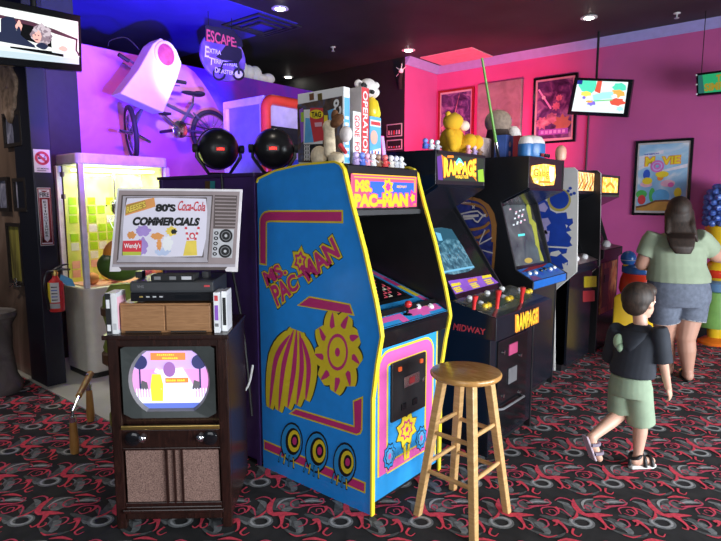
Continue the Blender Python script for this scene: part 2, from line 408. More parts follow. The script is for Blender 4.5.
for k, s in enumerate((.30, .22, .14)):
    b = MB(); z = H-.004-.012*k
    b.ribbon([(p.x-s, p.y-s, z), (p.x+s, p.y-s, z), (p.x+s, p.y+s, z), (p.x-s, p.y+s, z)], .035, mat('vent_black', (.03, .03, .034), .4), (0, 0, 1), True)
    b.f = b.f; o = b.obj('vent_ring', vt); sd = o.modifiers.new('Solid', 'SOLIDIFY'); sd.thickness = .012; sd.offset = 1
for (px_, py_), lb in (((333, 47), 'small white sprinkler head on the black ceiling above the stacked board games'), ((677, 13), 'small pale sprinkler head on the ceiling at upper right')):
    p = PZ(H)(px_, py_)
    t = thing('sprinkler', lb, 'sprinkler', (p.x, p.y, H), 'ceiling sprinklers')
    MB().lathe([(.035, 0), (.035, -.006), (.012, -.012)], p, WHITE, 16).obj('rosette', t, smooth=True)
    MB().lathe([(.008, -.01), (.008, -.045), (.024, -.05), (.024, -.054), (.002, -.055)], p, LGREY, 12).obj('deflector', t, smooth=True)

# ------------------------------------------------------------------ blue cabinet with magenta stripes (nearest)
YN, YF = 2.044, 2.674
S = PY(YN)
t = thing('arcade_cabinet', 'bright blue arcade cabinet with magenta stripes and yellow edging, nearest the camera', 'arcade cabinet', (-2.0, 2.36, 0), 'row of upright arcade cabinets')
CABA = t
prof = [(-1.640, 0), (-1.638, .60), (-1.612, .78), (-1.585, .915), (-1.592, .96), (-1.622, 1.085), (-1.690, 1.316), (-1.764, 1.527), (-1.800, 1.64), (-1.816, 1.695), (-1.838, 1.720), (-1.872, 1.732), (-2.111, 1.727), (-2.30, 1.703), (-2.436, 1.665), (-2.450, 1.645), (-2.450, 0)]
def sidepanel(y, dy, outer, inner):
    b = MB().prism([(x, y, z) for x, z in prof], (0, dy, 0), outer, outer, inner)
    return b
sp = sidepanel(YN, .02, BLUE, BLACK).obj('side_panel', t)
sp2 = sidepanel(YF, -.02, BLUE, BLACK).obj('side_panel', t)
for y, par in ((YN+.008, sp), (YF-.008, sp2)):
    b = MB(); pts = [V((x, y, z)) for x, z in prof[:-1]]
    vs = []
    for k, p in enumerate(pts):
        a = pts[max(0, k-1)]; c = pts[min(len(pts)-1, k+1)]; d = (c-a).normalized(); n = V((d.z, 0, -d.x))
        vs.append((p+n*.006, p-n*.004))
    w = .013
    q = []
    for o_, i_ in vs: q += [o_+V((0, -w, 0)), o_+V((0, w, 0)), i_+V((0, w, 0)), i_+V((0, -w, 0))]
    fs = []
    for k in range(len(vs)-1):
        for j in range(4): fs.append((4*k+j, 4*k+(j+1) % 4, 4*k+4+(j+1) % 4, 4*k+4+j))
    fs += [(0, 1, 2, 3), (4*len(vs)-4, 4*len(vs)-3, 4*len(vs)-2, 4*len(vs)-1)]
    b.add(q, fs, YEL); b.obj('edge_trim', par)
# printed art on the near side
NS = V((0, -1, 0))
art = MB()
def spts(l): return [S(*p) for p in l]
def band(l, w, closed=False):
    P = spts(l)
    art.ribbon(P, w, YEL, NS, closed, .0010)
    return P
def bandmag(P, w, trim0=.009, trim1=.009):
    P = [p.copy() for p in P]; P[0] += (P[1]-P[0]).normalized()*trim0; P[-1] += (P[-2]-P[-1]).normalized()*trim1
    art.ribbon(P, w, MAG, NS, False, .0018)
l = [(263.2, 265), (263.2, 226)]+[(268.2-5*math.cos(a), 222.5-6*math.sin(a)) for a in (.3, .7, 1.1)]+[(269.5, 216.2), (343.3, 216.6)]
P = band(l, .064); bandmag(P, .046)
def polyart(l, ins, m=MAG, back=YEL):
    P = spts(l); art.poly([p+NS*.0010 for p in P], back)
    c = sum(P, V((0, 0, 0)))/len(P); Q = []
    L = len(P)
    for i in range(L):
        d1 = (P[i]-P[i-1]).normalized(); d2 = (P[(i+1) % L]-P[i]).normalized()
        n1 = NS.cross(d1); n2 = NS.cross(d2); n = n1+n2; n = n/max(.3, n.length_squared/2)
        Q.append((P[i]+n*ins, P[i]-n*ins))
    A = [q[0] for q in Q]; B = [q[1] for q in Q]
    def area(R): return abs(sum((R[i-1].x*R[i].z-R[i].x*R[i-1].z) for i in range(L)))
    art.poly([p+NS*.0018 for p in (A if area(A) < area(B) else B)], m)
polyart([(297, 305.5), (309.2, 296), (350.4, 303.6), (354.8, 316)], .008)
polyart([(288.8, 413.8), (296, 408), (353.6, 425.4), (353, 400.5), (363.2, 396), (362.6, 430), (360.8, 434), (357, 435.4), (291.6, 414.6)], .008)
polyart([(263.9, 439.5), (366, 482.5), (365.4, 493.6), (263.9, 449.3)], .008)
def z5(x, y): return (250+x/4.51, 190+y/4.51)
def wq(pts): return [S(*z5(*p)) for p in pts]
for s_, q in (('MS.', [(80, 432), (166, 375), (140, 328), (60, 375)]), ('PAC', [(126, 522), (221, 440), (200, 378), (94, 438)]), ('-', [(218, 396), (240, 384), (236, 376), (214, 388)]), ('MAN', [(265, 410), (406, 296), (370, 216), (228, 350)])):
    Q = wq(q)
    for bd, m, off in ((.125, BLACK, .0010), (.098, YEL, .0016), (.035, MAG, .0022)):
        if s_ == '-': art.poly([p+NS*off+(p-sum(Q, V((0, 0, 0)))/4)*(bd*4-.05) for p in Q], m)
        else: art.text(s_, Q, m, NS*off, bd)
# abstract ornaments in the printed art
def star(c, r, n, m, off, px=.62, depth=.35, rot=0, fn=S):
    pts = []
    for k in range(2*n):
        a = rot+PI*k/n; q = r*(1 if k % 2 == 0 else 1-depth)
        pts.append((c[0]+q*px*math.cos(a), c[1]-q*math.sin(a)))
    return [fn(*p) for p in pts]
def ornament(c, r, n, rot=0, depth=.35):
    for k, (f, m) in enumerate(((1.12, BLACK), (1.05, YEL), (.72, MAG), (.45, YEL), (.2, MAG))):
        art.poly([p+NS*(.001+.0005*k) for p in star(c, r*f, n, m, 0, depth=depth, rot=rot)], m)
ornament((300.5, 261), 15, 6, .4)
# tall leaf-like flourish and round rosette
def leaf(pts, w, m, off): art.ribbon(spline(spts(pts), 5), w, m, NS, False, off)
for k, (x0, y0, x1, y1, x2, y2) in enumerate(((290, 335, 276, 360, 270, 408), (294, 330, 284, 365, 279, 411), (297, 330, 294, 370, 288, 408), (300, 332, 302, 368, 297, 405), (302, 338, 309, 365, 306, 400))):
    Pp = spline(spts([(x0, y0), (x1, y1), (x2, y2)]), 6); L = len(Pp)
    for w, m, o in ((.092, BLACK, .001), (.080, YEL, .0014), (.034, MAG, .0022)):
        Wd = [w*(.45+1.1*math.sin(PI*(.12+.80*i/(L-1)))) for i in range(L)]
        if m is MAG: Wd = [w*math.sin(PI*(.05+.9*i/(L-1))) for i in range(L)]
        art.ribbon(Pp, Wd, m, NS, False, o+.00005*k)
for k in range(9):
    a = 2*PI*k/9+.3; c = (338, 352)
    Pp = spline(spts([(c[0]+4*math.cos(a), c[1]-7*math.sin(a)), (c[0]+14*math.cos(a+.25), c[1]-24*math.sin(a+.25)), (c[0]+23*math.cos(a+.1), c[1]-41*math.sin(a+.1))]), 6); L = len(Pp)
    for w, m, o in ((.100, BLACK, .0010), (.086, YEL, .0016), (.036, MAG, .0024)):
        Wd = [w*(.5+.9*math.sin(PI*(.1+.82*i/(L-1)))) for i in range(L)]
        if m is MAG: Wd = [w*math.sin(PI*i/(L-1)) if i > L//2 else w*.15 for i in range(L)]
        art.ribbon(Pp, Wd, m, NS, False, o+.00005*k)
for r, m, o in ((23, YEL, .0030), (16.5, MAG, .0034), (13.5, YEL, .0037), (4, MAG, .0040)):
    art.poly([p+NS*o for p in [S(338+r*.63*math.cos(k*PI/12), 352-r*1.12*math.sin(k*PI/12)) for k in range(24)]], m)
for (cx, cy, r) in ((292, 442, 20), (317, 452, 21), (345, 463, 21)):
    for f, m, o, dx in ((1.0, BLACK, .0030, 0), (.90, BLUEF, .0034, 0), (.68, BLACK, .0037, 1.6), (.55, YEL, .0040, 2.6), (.34, BLACK, .0043, 3.2), (.2, MAG, .0046, 3.2)):
        art.poly([p+NS*o for p in [S(cx+dx+r*f*.56*math.cos(k*PI/10), cy-dx*.4+r*f*math.sin(k*PI/10)) for k in range(20)]], m)
    for q in range(4):
        art.ribbon([S(cx-10+4*q, cy+9+2*q)+NS*.0048, S(cx-13+5*q, cy+20+2.2*q)+NS*.0048], .012, BLACK, NS)
        art.ribbon([S(cx-10+4*q, cy+10+2*q)+NS*.0051, S(cx-12.6+5*q, cy+19+2.2*q)+NS*.0051], .007, YEL if q % 2 else BLUEF, NS)
art.obj('side_artwork', sp, recalc=False)
# inner shell between the sides
yi0, yi1 = YN+.02, YF-.02
MB().prism([(-2.44, yi0, .02), (-2.44, yi0, 1.66), (-2.11, yi0, 1.715), (-1.86, yi0, 1.722), (-1.82, yi0, 1.70), (-1.84, yi0, 1.69), (-2.3, yi0, 1.66), (-2.40, yi0, .05)], (0, yi1-yi0, 0), BLACK).obj('back_shell', t)
mq = PX(-1.822)
def yz(x, y, z): return V((x, y, z))
marq = MB().hexa([(-1.86, yi0, 1.50), (-1.796, yi0, 1.50), (-1.796, yi1, 1.50), (-1.86, yi1, 1.50)], [(-1.86, yi0, 1.72), (-1.806, yi0, 1.715), (-1.806, yi1, 1.715), (-1.86, yi1, 1.72)], BLACK).obj('marquee_box', t)
MPINK = glow('marquee_pink', (.95, .10, .22), .75); MORG = glow('marquee_yellow', (1, .52, .02), 1.0); MBLUE = glow('marquee_blue', (.03, .15, .85), .8); MMAG = glow('marquee_magenta', (.9, .05, .35), .7)
def q2(x, a, b, c, d): return [V((x, a, b)), V((x, c, b)), V((x, c, d)), V((x, a, d))]
ma = MB(); X0 = -1.794
def mrect(u0, w0, u1, w1, m, o=0): ma.poly(q2(X0+o, yi0+.01+.56*u0, 1.513+.163*w0, yi0+.01+.56*u1, 1.513+.163*w1), m)
mrect(0, 0, 1, 1, MPINK); mrect(.25, .30, .95, .80, MBLUE, .001)
for k, (yy, a, b) in enumerate(((.985, .02, .975), (.90, .04, .955))):
    ma.poly(q2(X0+.0015, yi0+.01+.56*a, 1.515+.165*(yy-.03), yi0+.01+.56*b, 1.515+.165*yy), MORG)
    ma.poly(q2(X0+.0015, yi0+.01+.56*(b-.008), 1.52, yi0+.01+.56*b, 1.515+.165*yy), MORG)
def mtext(s_, u0, w0, u1, w1, m, bd=.075, o=.003, back=MPINK):
    Q = q2(X0, yi0+.01+.56*u0, 1.513+.163*w0, yi0+.01+.56*u1, 1.513+.163*w1)
    if back: ma.text(s_, Q, back, (o-.0005, 0, 0), bd+.06)
    ma.text(s_, Q, m, (o, 0, 0), bd)
mtext('MS.', .06, .50, .27, .80, MORG); mtext('PAC', .05, .05, .35, .38, MORG); mtext('-', .37, .15, .42, .2, MORG); mtext('MAN', .45, .05, .83, .40, MORG)
mtext('MIDWAY', .66, .62, .82, .70, MORG, .02, back=None)
def mstar(u, w, r, n, m, o, d=.35): ma.poly([V((X0+o, yi0+.01+.56*u+r*(1 if k % 2 else 1-d)*math.cos(PI*k/n), 1.515+.165*w+r*(1 if k % 2 else 1-d)*math.sin(PI*k/n))) for k in range(2*n)], m)
mstar(.52, .62, .050, 7, MORG, .0035); mstar(.52, .62, .026, 7, MMAG, .004); mstar(.92, .28, .048, 5, MMAG, .0035); mstar(.92, .28, .026, 5, MORG, .004)
ma.obj('marquee', marq, recalc=False)
MB().prism([(-1.782, yi0, 1.50), (-1.81, yi0, 1.50), (-1.84, yi0, 1.47), (-1.782, yi0, 1.475)], (0, yi1-yi0, 0), DGREY).obj('marquee_ledge', t)
MB().hexa([(-1.86, yi0, 1.50), (-2.35, yi0, 1.42), (-2.35, yi1, 1.42), (-1.86, yi1, 1.50)], [(-1.86, yi0, 1.52), (-2.37, yi0, 1.44), (-2.37, yi1, 1.44), (-1.86, yi1, 1.52)], BLACK).obj('speaker_board', t)
# sloped bezel with printed border, screen
def BZ(u, w, o=0):   # u along width, w from front to back
    a = V((-1.665, 0, .985)); b = V((-2.20, 0, 1.16)); n = V((.31, 0, .95))
    return a*(1-w)+b*w+V((0, yi0+(yi1-yi0)*u, 0))+n*o
def bq(u0, w0, u1, w1, o): return [BZ(u0, w0, o), BZ(u1, w0, o), BZ(u1, w1, o), BZ(u0, w1, o)]
bz = MB().hexa(bq(0, 0, 1, 1, -.02), bq(0, 0, 1, 1, 0), BLACK).obj('screen_bezel', t)
b = MB(); b.poly(bq(.02, .04, .98, .98, .001), BLUEF); b.poly(bq(.09, .16, .84, .98, .002), BLACK)
for w0, w1, m in ((.06, .18, MAGP), (.18, .42, YEL), (.42, .62, MAG), (.62, .98, MAGP)): b.poly(bq(.885, w0, .955, w1, .002), m)
b.obj('bezel_print', bz, recalc=False)
b = MB(); b.poly(bq(.12, .22, .80, .96, .003), BLACKG)
MZ = glow('maze_pink', (.9, .12, .18), .5); MZG = glow('maze_pale', (.8, .75, .6), .5)
for i in range(9):
    for j in range(10):
        u = .15+.068*i; w = .26+.068*j
        if (i*7+j*3) % 5 < 3: b.ribbon([BZ(u, w, .005), BZ(u+.05, w, .005), BZ(u+.05, w+.045, .005)], .006, MZ if (i+j) % 3 else MZG, (.31, 0, .95))
b.obj('screen', bz, recalc=False)
# control deck
def CP(u, w, o=0):
    a = V((-1.595, 0, .945)); b_ = V((-1.70, 0, .995)); n = V((.43, 0, .9)).normalized(); return a*(1-w)+b_*w+V((0, yi0+(yi1-yi0)*u, 0))+n*o
def cq(u0, w0, u1, w1, o): return [CP(u0, w0, o), CP(u1, w0, o), CP(u1, w1, o), CP(u0, w1, o)]
cd = MB().hexa(cq(0, 0, 1, 1, -.03), cq(0, 0, 1, 1, 0), BLUEF).obj('control_deck', t)
b = MB(); ncp = V((.43, 0, .9)).normalized()
b.poly(cq(0, .30, .34, .62, .001), MAGP); b.poly(cq(.30, .05, .40, .62, .0012), MAGP); b.poly(cq(.50, .25, .98, .80, .001), MAGP); b.poly(cq(.62, .12, .75, .95, .0012), MAGP)
for u in (.02, .1, .18, .52, .6, .7, .8, .9): b.poly(cq(u, .66, u+.03, .72, .0014), YEL)
b.obj('deck_print', cd, recalc=False)
c = CP(.46, .45); j = MB(); j.tube([c, c+V((.006, 0, .045))], .007, BLACKG, 10); j.lathe([(.028, 0), (.026, .004), (.008, .008)], c, BLACKG, 16); jo = j.obj('joystick', t, smooth=True)
MB().ell(c+V((.007, 0, .055)), .019, RED).obj('joystick_ball', jo, smooth=True, label='red joystick ball')
for u, w in ((.70, .75), (.86, .55)):
    c = CP(u, w); MB().lathe([(.019, 0), (.019, .008), (.014, .009), (.013, .014), (.002, .0145)], c, WHITE, 16, ncp).obj('button', t, smooth=True)
MB().hexa([(-1.60, yi0, .845), (-1.585, yi0, .93), (-1.60, yi0, .95), (-1.70, yi0, .86)], [(-1.60, yi1, .845), (-1.585, yi1, .93), (-1.60, yi1, .95), (-1.70, yi1, .86)], BLACKG).obj('deck_lip', t, .004)
MB().hexa([(-1.70, yi0, .99), (-1.68, yi0, 1.005), (-1.66, yi0, .985), (-1.69, yi0, .975)], [(-1.70, yi1, .99), (-1.68, yi1, 1.005), (-1.66, yi1, .985), (-1.69, yi1, .975)], BLACK).obj('deck_strip', t)
# front panel
XF = -1.652
fp = MB().box((XF-.02, yi0, .05), (XF, yi1, .86), BLUEF).obj('front_panel', t)
Fp = PX(XF); NF = V((1, 0, 0)); b = MB()
def fr(x, y): return Fp(370+x/3.0, 330+y/3.0)
def F2(y, z, o=0): return V((XF+o, yi0+y, z))
arch = [(.085, .17), (.085, .72)]+[(.085+.05*(1-math.cos(a)), .72+.05*math.sin(a)) for a in (.4, .8, 1.2)]+[(.135, .77), (.455, .77)]+[(.455+.05*math.sin(a), .77-.05*(1-math.cos(a))) for a in (.4, .8, 1.2)]+[(.505, .72), (.505, .17)]
for w, m, o in ((.085, YEL, .001), (.060, MAGP, .0018)): b.ribbon([F2(*p) for p in arch], w, m, NF, False, o)
b.poly([F2(.12, .16, .0012), F2(.47, .16, .0012), F2(.47, .225, .0012), F2(.12, .225, .0012)], YEL); b.poly([F2(.12, .168, .002), F2(.47, .168, .002), F2(.47, .217, .002), F2(.12, .217, .002)], MAGP)
b.ribbon([F2(.012, .10, .001), F2(.012, .845, .001)], .014, YEL, NF); b.ribbon([F2(.578, .10, .001), F2(.578, .845, .001)], .014, YEL, NF)
def fstar(y, z, r, n, m, o, d=.3, sy=1): b.poly([F2(y+r*(1 if k % 2 else 1-d)*math.cos(PI*k/n)*sy, z+r*(1 if k % 2 else 1-d)*math.sin(PI*k/n), o) for k in range(2*n)], m)
for r, m, o in ((.105, BLACK, .0025), (.098, YEL, .003), (.06, MAG, .0035), (.045, YEL, .004), (.016, MAG, .0045)): fstar(.29, .345, r, 8, m, o)
for yy in (.14, .43):
    for r, m, o in ((.075, BLACK, .0025), (.068, BLUEF, .003), (.05, BLACK, .0033), (.042, SKYP, .0036), (.018, MAGP, .004)): fstar(yy, .25, r, 9, m, o, .18, .75)
for q in (-.02, .02): b.ribbon([F2(.29+q, .26, .0046), F2(.29+q*.6, .18, .0046)], .022, YEL, NF)
b.obj('front_print', fp, recalc=False)
cdoor = MB().box((XF, yi0+.145, .425), (XF+.012, yi0+.455, .735), BLACK).obj('coin_door', t, .006)
MB().box((XF+.012, yi0+.24, .585), (XF+.02, yi0+.38, .645), CHROME).obj('coin_plate', cdoor, .002)
MB().box((XF+.02, yi0+.285, .598), (XF+.021, yi0+.335, .632), DRED).obj('coin_window', cdoor)
for yy, zz in ((.195, .685), (.39, .685)):
    MB().box((XF+.012, yi0+yy, zz), (XF+.022, yi0+yy+.022, zz+.022), glow('coin_button_lit', (1, .15, .03), .5)).obj('coin_button', cdoor, .002)
for yy in (.245, .345): MB().box((XF+.012, yi0+yy-.02, .47), (XF+.018, yi0+yy+.02, .505), BLACKG).obj('coin_return', cdoor, .002)
MB().lathe([(.013, 0), (.013, .012), (.004, .014)], (XF+.012, yi0+.415, .59), CHROME, 14, NF).obj('door_lock', cdoor, smooth=True)
MB().box((-2.40, yi0, 0), (-1.69, yi1, .06), BLACK).obj('plinth', t)

# ------------------------------------------------------------------ the cabinets further down the row
def cabinet(label, y0, y1, prof, mq, under, bez, deck, body, trim=None, side=BLACK, wide=None):
    # prof: outline of the side panels; mq: marquee (x, z0, z1); under: two ends of the board under the hood; bez: lower and upper edge of the screen board; deck: nose, top front, top back; body: front of the lower body
    t = thing('arcade_cabinet', label, 'arcade cabinet', (prof[0][0]-.35, (y0+y1)/2, 0), 'row of upright arcade cabinets')
    a, b = y0+.018, y1-.018
    P = {}
    P['near'] = MB().prism([(x, y0, z) for x, z in prof], (0, .018, 0), side, trim or side, BLACK).obj('side_panel', t, .003)
    P['far'] = MB().prism([(x, y1-.018, z) for x, z in prof], (0, .018, 0), BLACK, trim or BLACK, side).obj('side_panel', t, .003)
    def slab(name, p, q, th, m, bev=0):
        p, q = V((p[0], 0, p[1])), V((q[0], 0, q[1])); d = (q-p).normalized(); n = V((d.z, 0, -d.x))*th
        A, B = V((0, a, 0)), V((0, b, 0))
        return MB().hexa([p+A, q+A, q+B, p+B], [p+A-n, q+A-n, q+B-n, p+B-n], m).obj(name, t, bev)
    x, z0, z1 = mq
    P['hood'] = MB().box((prof[-1][0]+.02, a, z1-.02), (x, b, z1), BLACK).obj('hood_top', t)
    P['mqb'] = MB().box((x-.03, a, z0), (x-.004, b, z1-.02), BLACK).obj('marquee_box', t)
    P['under'] = slab('speaker_board', under[0], under[1], .02, NAVYB)
    P['bez'] = slab('screen_board', bez[0], bez[1], .02, BLACKG)
    da, db = wide or (a, b)
    P['deck'] = MB().prism([(deck[0][0], da, deck[0][1]), (deck[1][0], da, deck[1][1]), (deck[2][0], da, deck[2][1]), (deck[2][0], da, deck[0][1])], (0, db-da, 0), NAVYB).obj('control_deck', t, .004)
    P['body'] = MB().box((body[0]-.02, a, .06), (body[0], b, body[1]), NAVYB).obj('front_panel', t)
    P['plinth'] = MB().box((prof[-1][0]+.02, a, 0), (body[0]-.04, b, .06), BLACK).obj('plinth', t)
    MB().box((prof[-1][0], a, .06), (prof[-1][0]+.02, b, z1-.02), BLACK).obj('back_panel', t)
    return t, P, a, b
# three-player machine
ra, RP, a, b = cabinet('black arcade cabinet with three red joysticks, behind the wooden stool', 2.99, 3.63,
    [(-1.50, 0), (-1.50, .76), (-1.60, .80), (-1.735, .95), (-2.13, 1.515), (-1.90, 1.648), (-1.90, 1.855), (-2.62, 1.865), (-2.62, 0)],
    (-1.897, 1.648, 1.855), ((-1.90, 1.648), (-2.15, 1.505)), ((-1.745, .945), (-2.15, 1.505)), ((-1.44, .74), (-1.44, .878), (-1.745, .947)), (-1.505, .74), side=NAVYB, wide=(2.938, 3.77))
Mx = -1.8995; F = PX(Mx); mk = MB(); NX = V((1, 0, 0))
def z1_(x, y): return F(420+x/9.01, 140+y/9.01)
def zq(fn, pts, o=(0, 0, 0)): return [fn(*p)+V(o) for p in pts]
G_Y = glow('marquee_bright_yellow', (1, .62, .04), 1.6); G_O = glow('marquee_orange', (1, .25, .02), 1.1); G_W = glow('marquee_white', (.9, 1, 1), 1.8); G_G = glow('marquee_green', (.35, .65, .05), .7); G_P = glow('marquee_purple', (.20, .06, .42), .5); G_K = glow('marquee_dark', (.05, .07, .05), .3); G_C = glow('marquee_cyan', (.15, .6, .75), 1.2)
mk.poly(zq(z1_, [(150, 128), (572, 160), (580, 380), (160, 362)]), G_K)
mk.poly(zq(z1_, [(152, 150), (196, 135), (205, 362), (162, 358)], (.001, 0, 0)), G_P)
mk.poly(zq(z1_, [(520, 270), (568, 262), (578, 378), (525, 375)], (.001, 0, 0)), G_G)
mk.poly(zq(z1_, [(192, 130), (250, 195), (245, 300), (215, 345)], (.0015, 0, 0)), G_O); mk.poly(zq(z1_, [(505, 170), (450, 205), (455, 300), (510, 375), (485, 270)], (.0015, 0, 0)), G_O)
mk.poly(zq(z1_, [(300, 225), (345, 160), (365, 170), (400, 225), (350, 250)], (.002, 0, 0)), G_C); mk.poly(zq(z1_, [(330, 225), (352, 185), (375, 225)], (.0025, 0, 0)), G_W)
mk.poly(zq(z1_, [(245, 140), (300, 140), (300, 160), (245, 160)], (.002, 0, 0)), G_O)
for s_, q in (('RAM', [(215, 325), (350, 300), (350, 215), (215, 165)]), ('PAGE', [(350, 300), (498, 325), (500, 180), (350, 215)])):
    mk.text(s_, zq(z1_, q), G_O, (.003, 0, 0), .07); mk.text(s_, zq(z1_, q), G_Y, (.0035, 0, 0), .03)
mk.text('WORLD TOUR', zq(z1_, [(315, 345), (432, 347), (432, 320), (315, 318)]), G_Y, (.0035, 0, 0), .02)
mk.obj('marquee', RP['mqb'], recalc=False)
n_ = V((.56, 0, .405)).normalized(); RB = onplane((-1.745, 0, .945), n_); b_ = MB()
def r8(x, y): return RB(420+x/5.41, 200+y/5.41)
SCRB = ramp('screen_city', [(.3, (.015, .05, .075)), (.5, (.04, .11, .15)), (.62, (.10, .22, .28)), (.75, (.18, .19, .14))], 26, 6, .4, .15, emit=.5)
SKY_ = glow('screen_sky', (.03, .12, .18), .5); SKYB = glow('screen_light', (.18, .50, .72), .7)
def rb(u, w, o): return V((-1.745-.405*w, a+(b-a)*u, .945+.56*w))+n_*o
b_.poly([rb(.01, .20, .001), rb(.76, .20, .001), rb(.76, .77, .001), rb(.01, .77, .001)], BLACKG)
edge = [(.03, .26), (.20, .235), (.50, .235), (.68, .26), (.70, .50), (.68, .72), (.50, .745), (.20, .745), (.03, .72), (.01, .50)]
b_.poly([rb(u, w, .002) for u, w in edge], SCRB)
b_.poly([rb(.03, .60, .003), rb(.25, .56, .003), (rb(.48, .62, .003)), rb(.69, .58, .003), rb(.68, .72, .003), rb(.50, .74, .003), rb(.20, .74, .003), rb(.03, .72, .003)], SKY_); b_.poly([rb(.28, .60, .004), rb(.36, .60, .004), rb(.40, .68, .004), rb(.31, .70, .004)], SKYB)
for k in range(13):
    u = .05+.048*k; h_ = .44+.035*((k*5) % 4); b_.poly([rb(u, .30, .0045), rb(u+.036, .30, .0045), rb(u+.036, h_, .0045), rb(u, h_, .0045)], SCRB)
    b_.poly([rb(u+.008, h_-.06, .005), rb(u+.016, h_-.06, .005), rb(u+.016, h_-.04, .005), rb(u+.008, h_-.04, .005)], GOLD if k % 2 else SKYB)
b_.poly([rb(.04, .265, .0045), rb(.68, .265, .0045), rb(.68, .285, .0045), rb(.04, .285, .0045)], SKYB)
b_.obj('screen', RP['bez'], recalc=False)
b_ = MB(); b_.poly(zq(r8, [(140, 440), (372, 405), (425, 448), (185, 512)], n_*.002), PURP)
for x, y in ((165, 455), (255, 432), (332, 412)):
    b_.poly(zq(r8, [(x, y), (x+48, y-9), (x+56, y+5), (x+5, y+16)], n_*.003), YEL if x != 255 else ORANGE)
    for k in range(3): b_.ribbon(zq(r8, [(x+12+8*k, y+26+9*k), (x+50+8*k, y+17+9*k)], n_*.003), .010, YEL, n_)
b_.obj('instruction_cards', RP['bez'], recalc=False)
nd = V((.069, 0, .305)).normalized(); RD = onplane((-1.44, 0, .878), nd)
def r6(x, y): return RD(440+x/5.41, 270+y/5.41)
b_ = MB(); D_G = ramp('deck_scene', [(.3, (.03, .03, .035)), (.5, (.07, .075, .06)), (.7, (.15, .13, .10))], 12, 6, 1.5, .15)
b_.poly([V((-1.446, 2.95, .8775)), V((-1.446, 3.758, .8775)), V((-1.74, 3.758, .9462)), V((-1.74, 2.95, .9462))], D_G, nd*.0015)
for x, y, w in ((170, 190, 55), (300, 170, 60), (430, 140, 50)): b_.poly(zq(r6, [(x-w*.6, y+8), (x+w*.4, y+30), (x+w*1.4, y), (x+w*.4, y-20)], nd*.0025), mat('deck_green', (.035, .065, .035), .3))
b_.obj('deck_print', RP['deck'], recalc=False)
for (x, y, h) in ((182, 214, .085), (308, 208, .115), (440, 178, .105)):
    c = r6(x, y); MB().tube([c, c+V((.004, 0, h*.55)), c+V((.006, 0, h*.7)), c+V((.008, 0, h*.97)), c+V((.008, 0, h))], [.011, .012, .015, .019, .010], RED, 12).obj('joystick', ra, smooth=True, label='red bat-top joystick')
for x, y, m in ((160, 155, WHITE), (220, 184, WHITE), (255, 127, WHITE), (335, 103, WHITE), (344, 150, WHITE), (432, 112, WHITE), (243, 198, YELP), (263, 192, YELP), (365, 160, YELP), (382, 154, YELP), (470, 121, YELP), (486, 116, YELP)):
    MB().lathe([(.020, 0), (.020, .010), (.015, .012), (.014, .018), (.002, .019)], r6(x, y), m, 14, nd).obj('button', ra, smooth=True)
PYr = PY(2.938); b_ = MB()
def s6(x, y): return PYr(440+x/5.41, 270+y/5.41)
b_.text('MIDWAY', zq(s6, [(72, 322), (245, 350), (245, 320), (78, 288)]), REDP, (0, -.002, 0), .03); b_.obj('side_lettering', RP['deck'], recalc=False)
PXr = PX(-1.437); b_ = MB()
def f6(x, y): return PXr(440+x/5.41, 270+y/5.41)
for bd, m, o in ((.09, ORANGE, .001), (.03, YEL, .002)): b_.text('RAMPAGE', zq(f6, [(414, 330), (525, 280), (528, 210), (414, 250)]), m, (o, 0, 0), bd)
b_.poly(zq(f6, [(406, 240), (425, 250), (425, 328), (406, 338)], (.0006, 0, 0)), ORANGE); b_.poly(zq(f6, [(534, 198), (534, 284), (515, 288), (517, 222)], (.0006, 0, 0)), ORANGE)
b_.text('WORLD TOUR', zq(f6, [(445, 308), (490, 292), (490, 284), (445, 299)]), YEL, (.003, 0, 0), .02)
b_.poly(zq(f6, [(458, 240), (470, 222), (485, 232), (480, 245)], (.0008, 0, 0)), SKYP); b_.obj('deck_lettering', RP['deck'], recalc=False)
fd = MB().box((-1.505, a+.08, .10), (-1.495, b-.10, .70), BLACKG).obj('coin_door', ra, .004)
MB().box((-1.495, a+.22, .585), (-1.489, a+.34, .655), mat('pink_sticker', (.55, .08, .2), .4)).obj('price_sticker', fd)
MB().box((-1.495, a+.22, .40), (-1.487, a+.34, .50), MGREY).obj('coin_return', fd, .003)
for yy, zz in ((.15, .62), (.40, .55), (.40, .30), (.16, .34)): MB().lathe([(.012, 0), (.012, .008), (.003, .01)], (-1.495, a+yy, zz), CHROME, 12, NX).obj('bolt', fd, smooth=True)
MB().tube([(-1.495, a+.10, .27), (-1.47, a+.12, .275), (-1.47, a+.42, .275), (-1.495, a+.44, .27)], .008, MGREY).obj('door_handle', fd, smooth=True)

# machine with the warm glowing marquee
ga, GP, a, b = cabinet('black arcade cabinet with warm glowing marquee and bright blue control deck', 3.95, 4.64,
    [(-1.74, 0), (-1.74, .86), (-1.655, .90), (-1.655, .955), (-1.79, 1.03), (-1.93, 1.535), (-1.72, 1.638), (-1.72, 1.865), (-2.62, 1.875), (-2.62, 0)],
    (-1.722, 1.638, 1.865), ((-1.72, 1.638), (-1.96, 1.53)), ((-1.80, 1.02), (-1.96, 1.53)), ((-1.66, .89), (-1.66, .955), (-1.80, 1.03)), (-1.745, .89))
F = PX(-1.7195); b_ = MB()
def g2(x, y): return F(480+x/6.77, 140+y/6.77)
GW = ramp('marquee_warm', [(.25, (.85, .16, .01)), (.5, (1, .45, .06)), (.7, (1, .78, .35))], 16, 4, 1, .4, emit=1.3)
b_.poly(zq(g2, [(350, 175), (430, 162), (508, 172), (512, 240), (500, 305), (420, 310), (365, 290), (345, 235)]), GW)
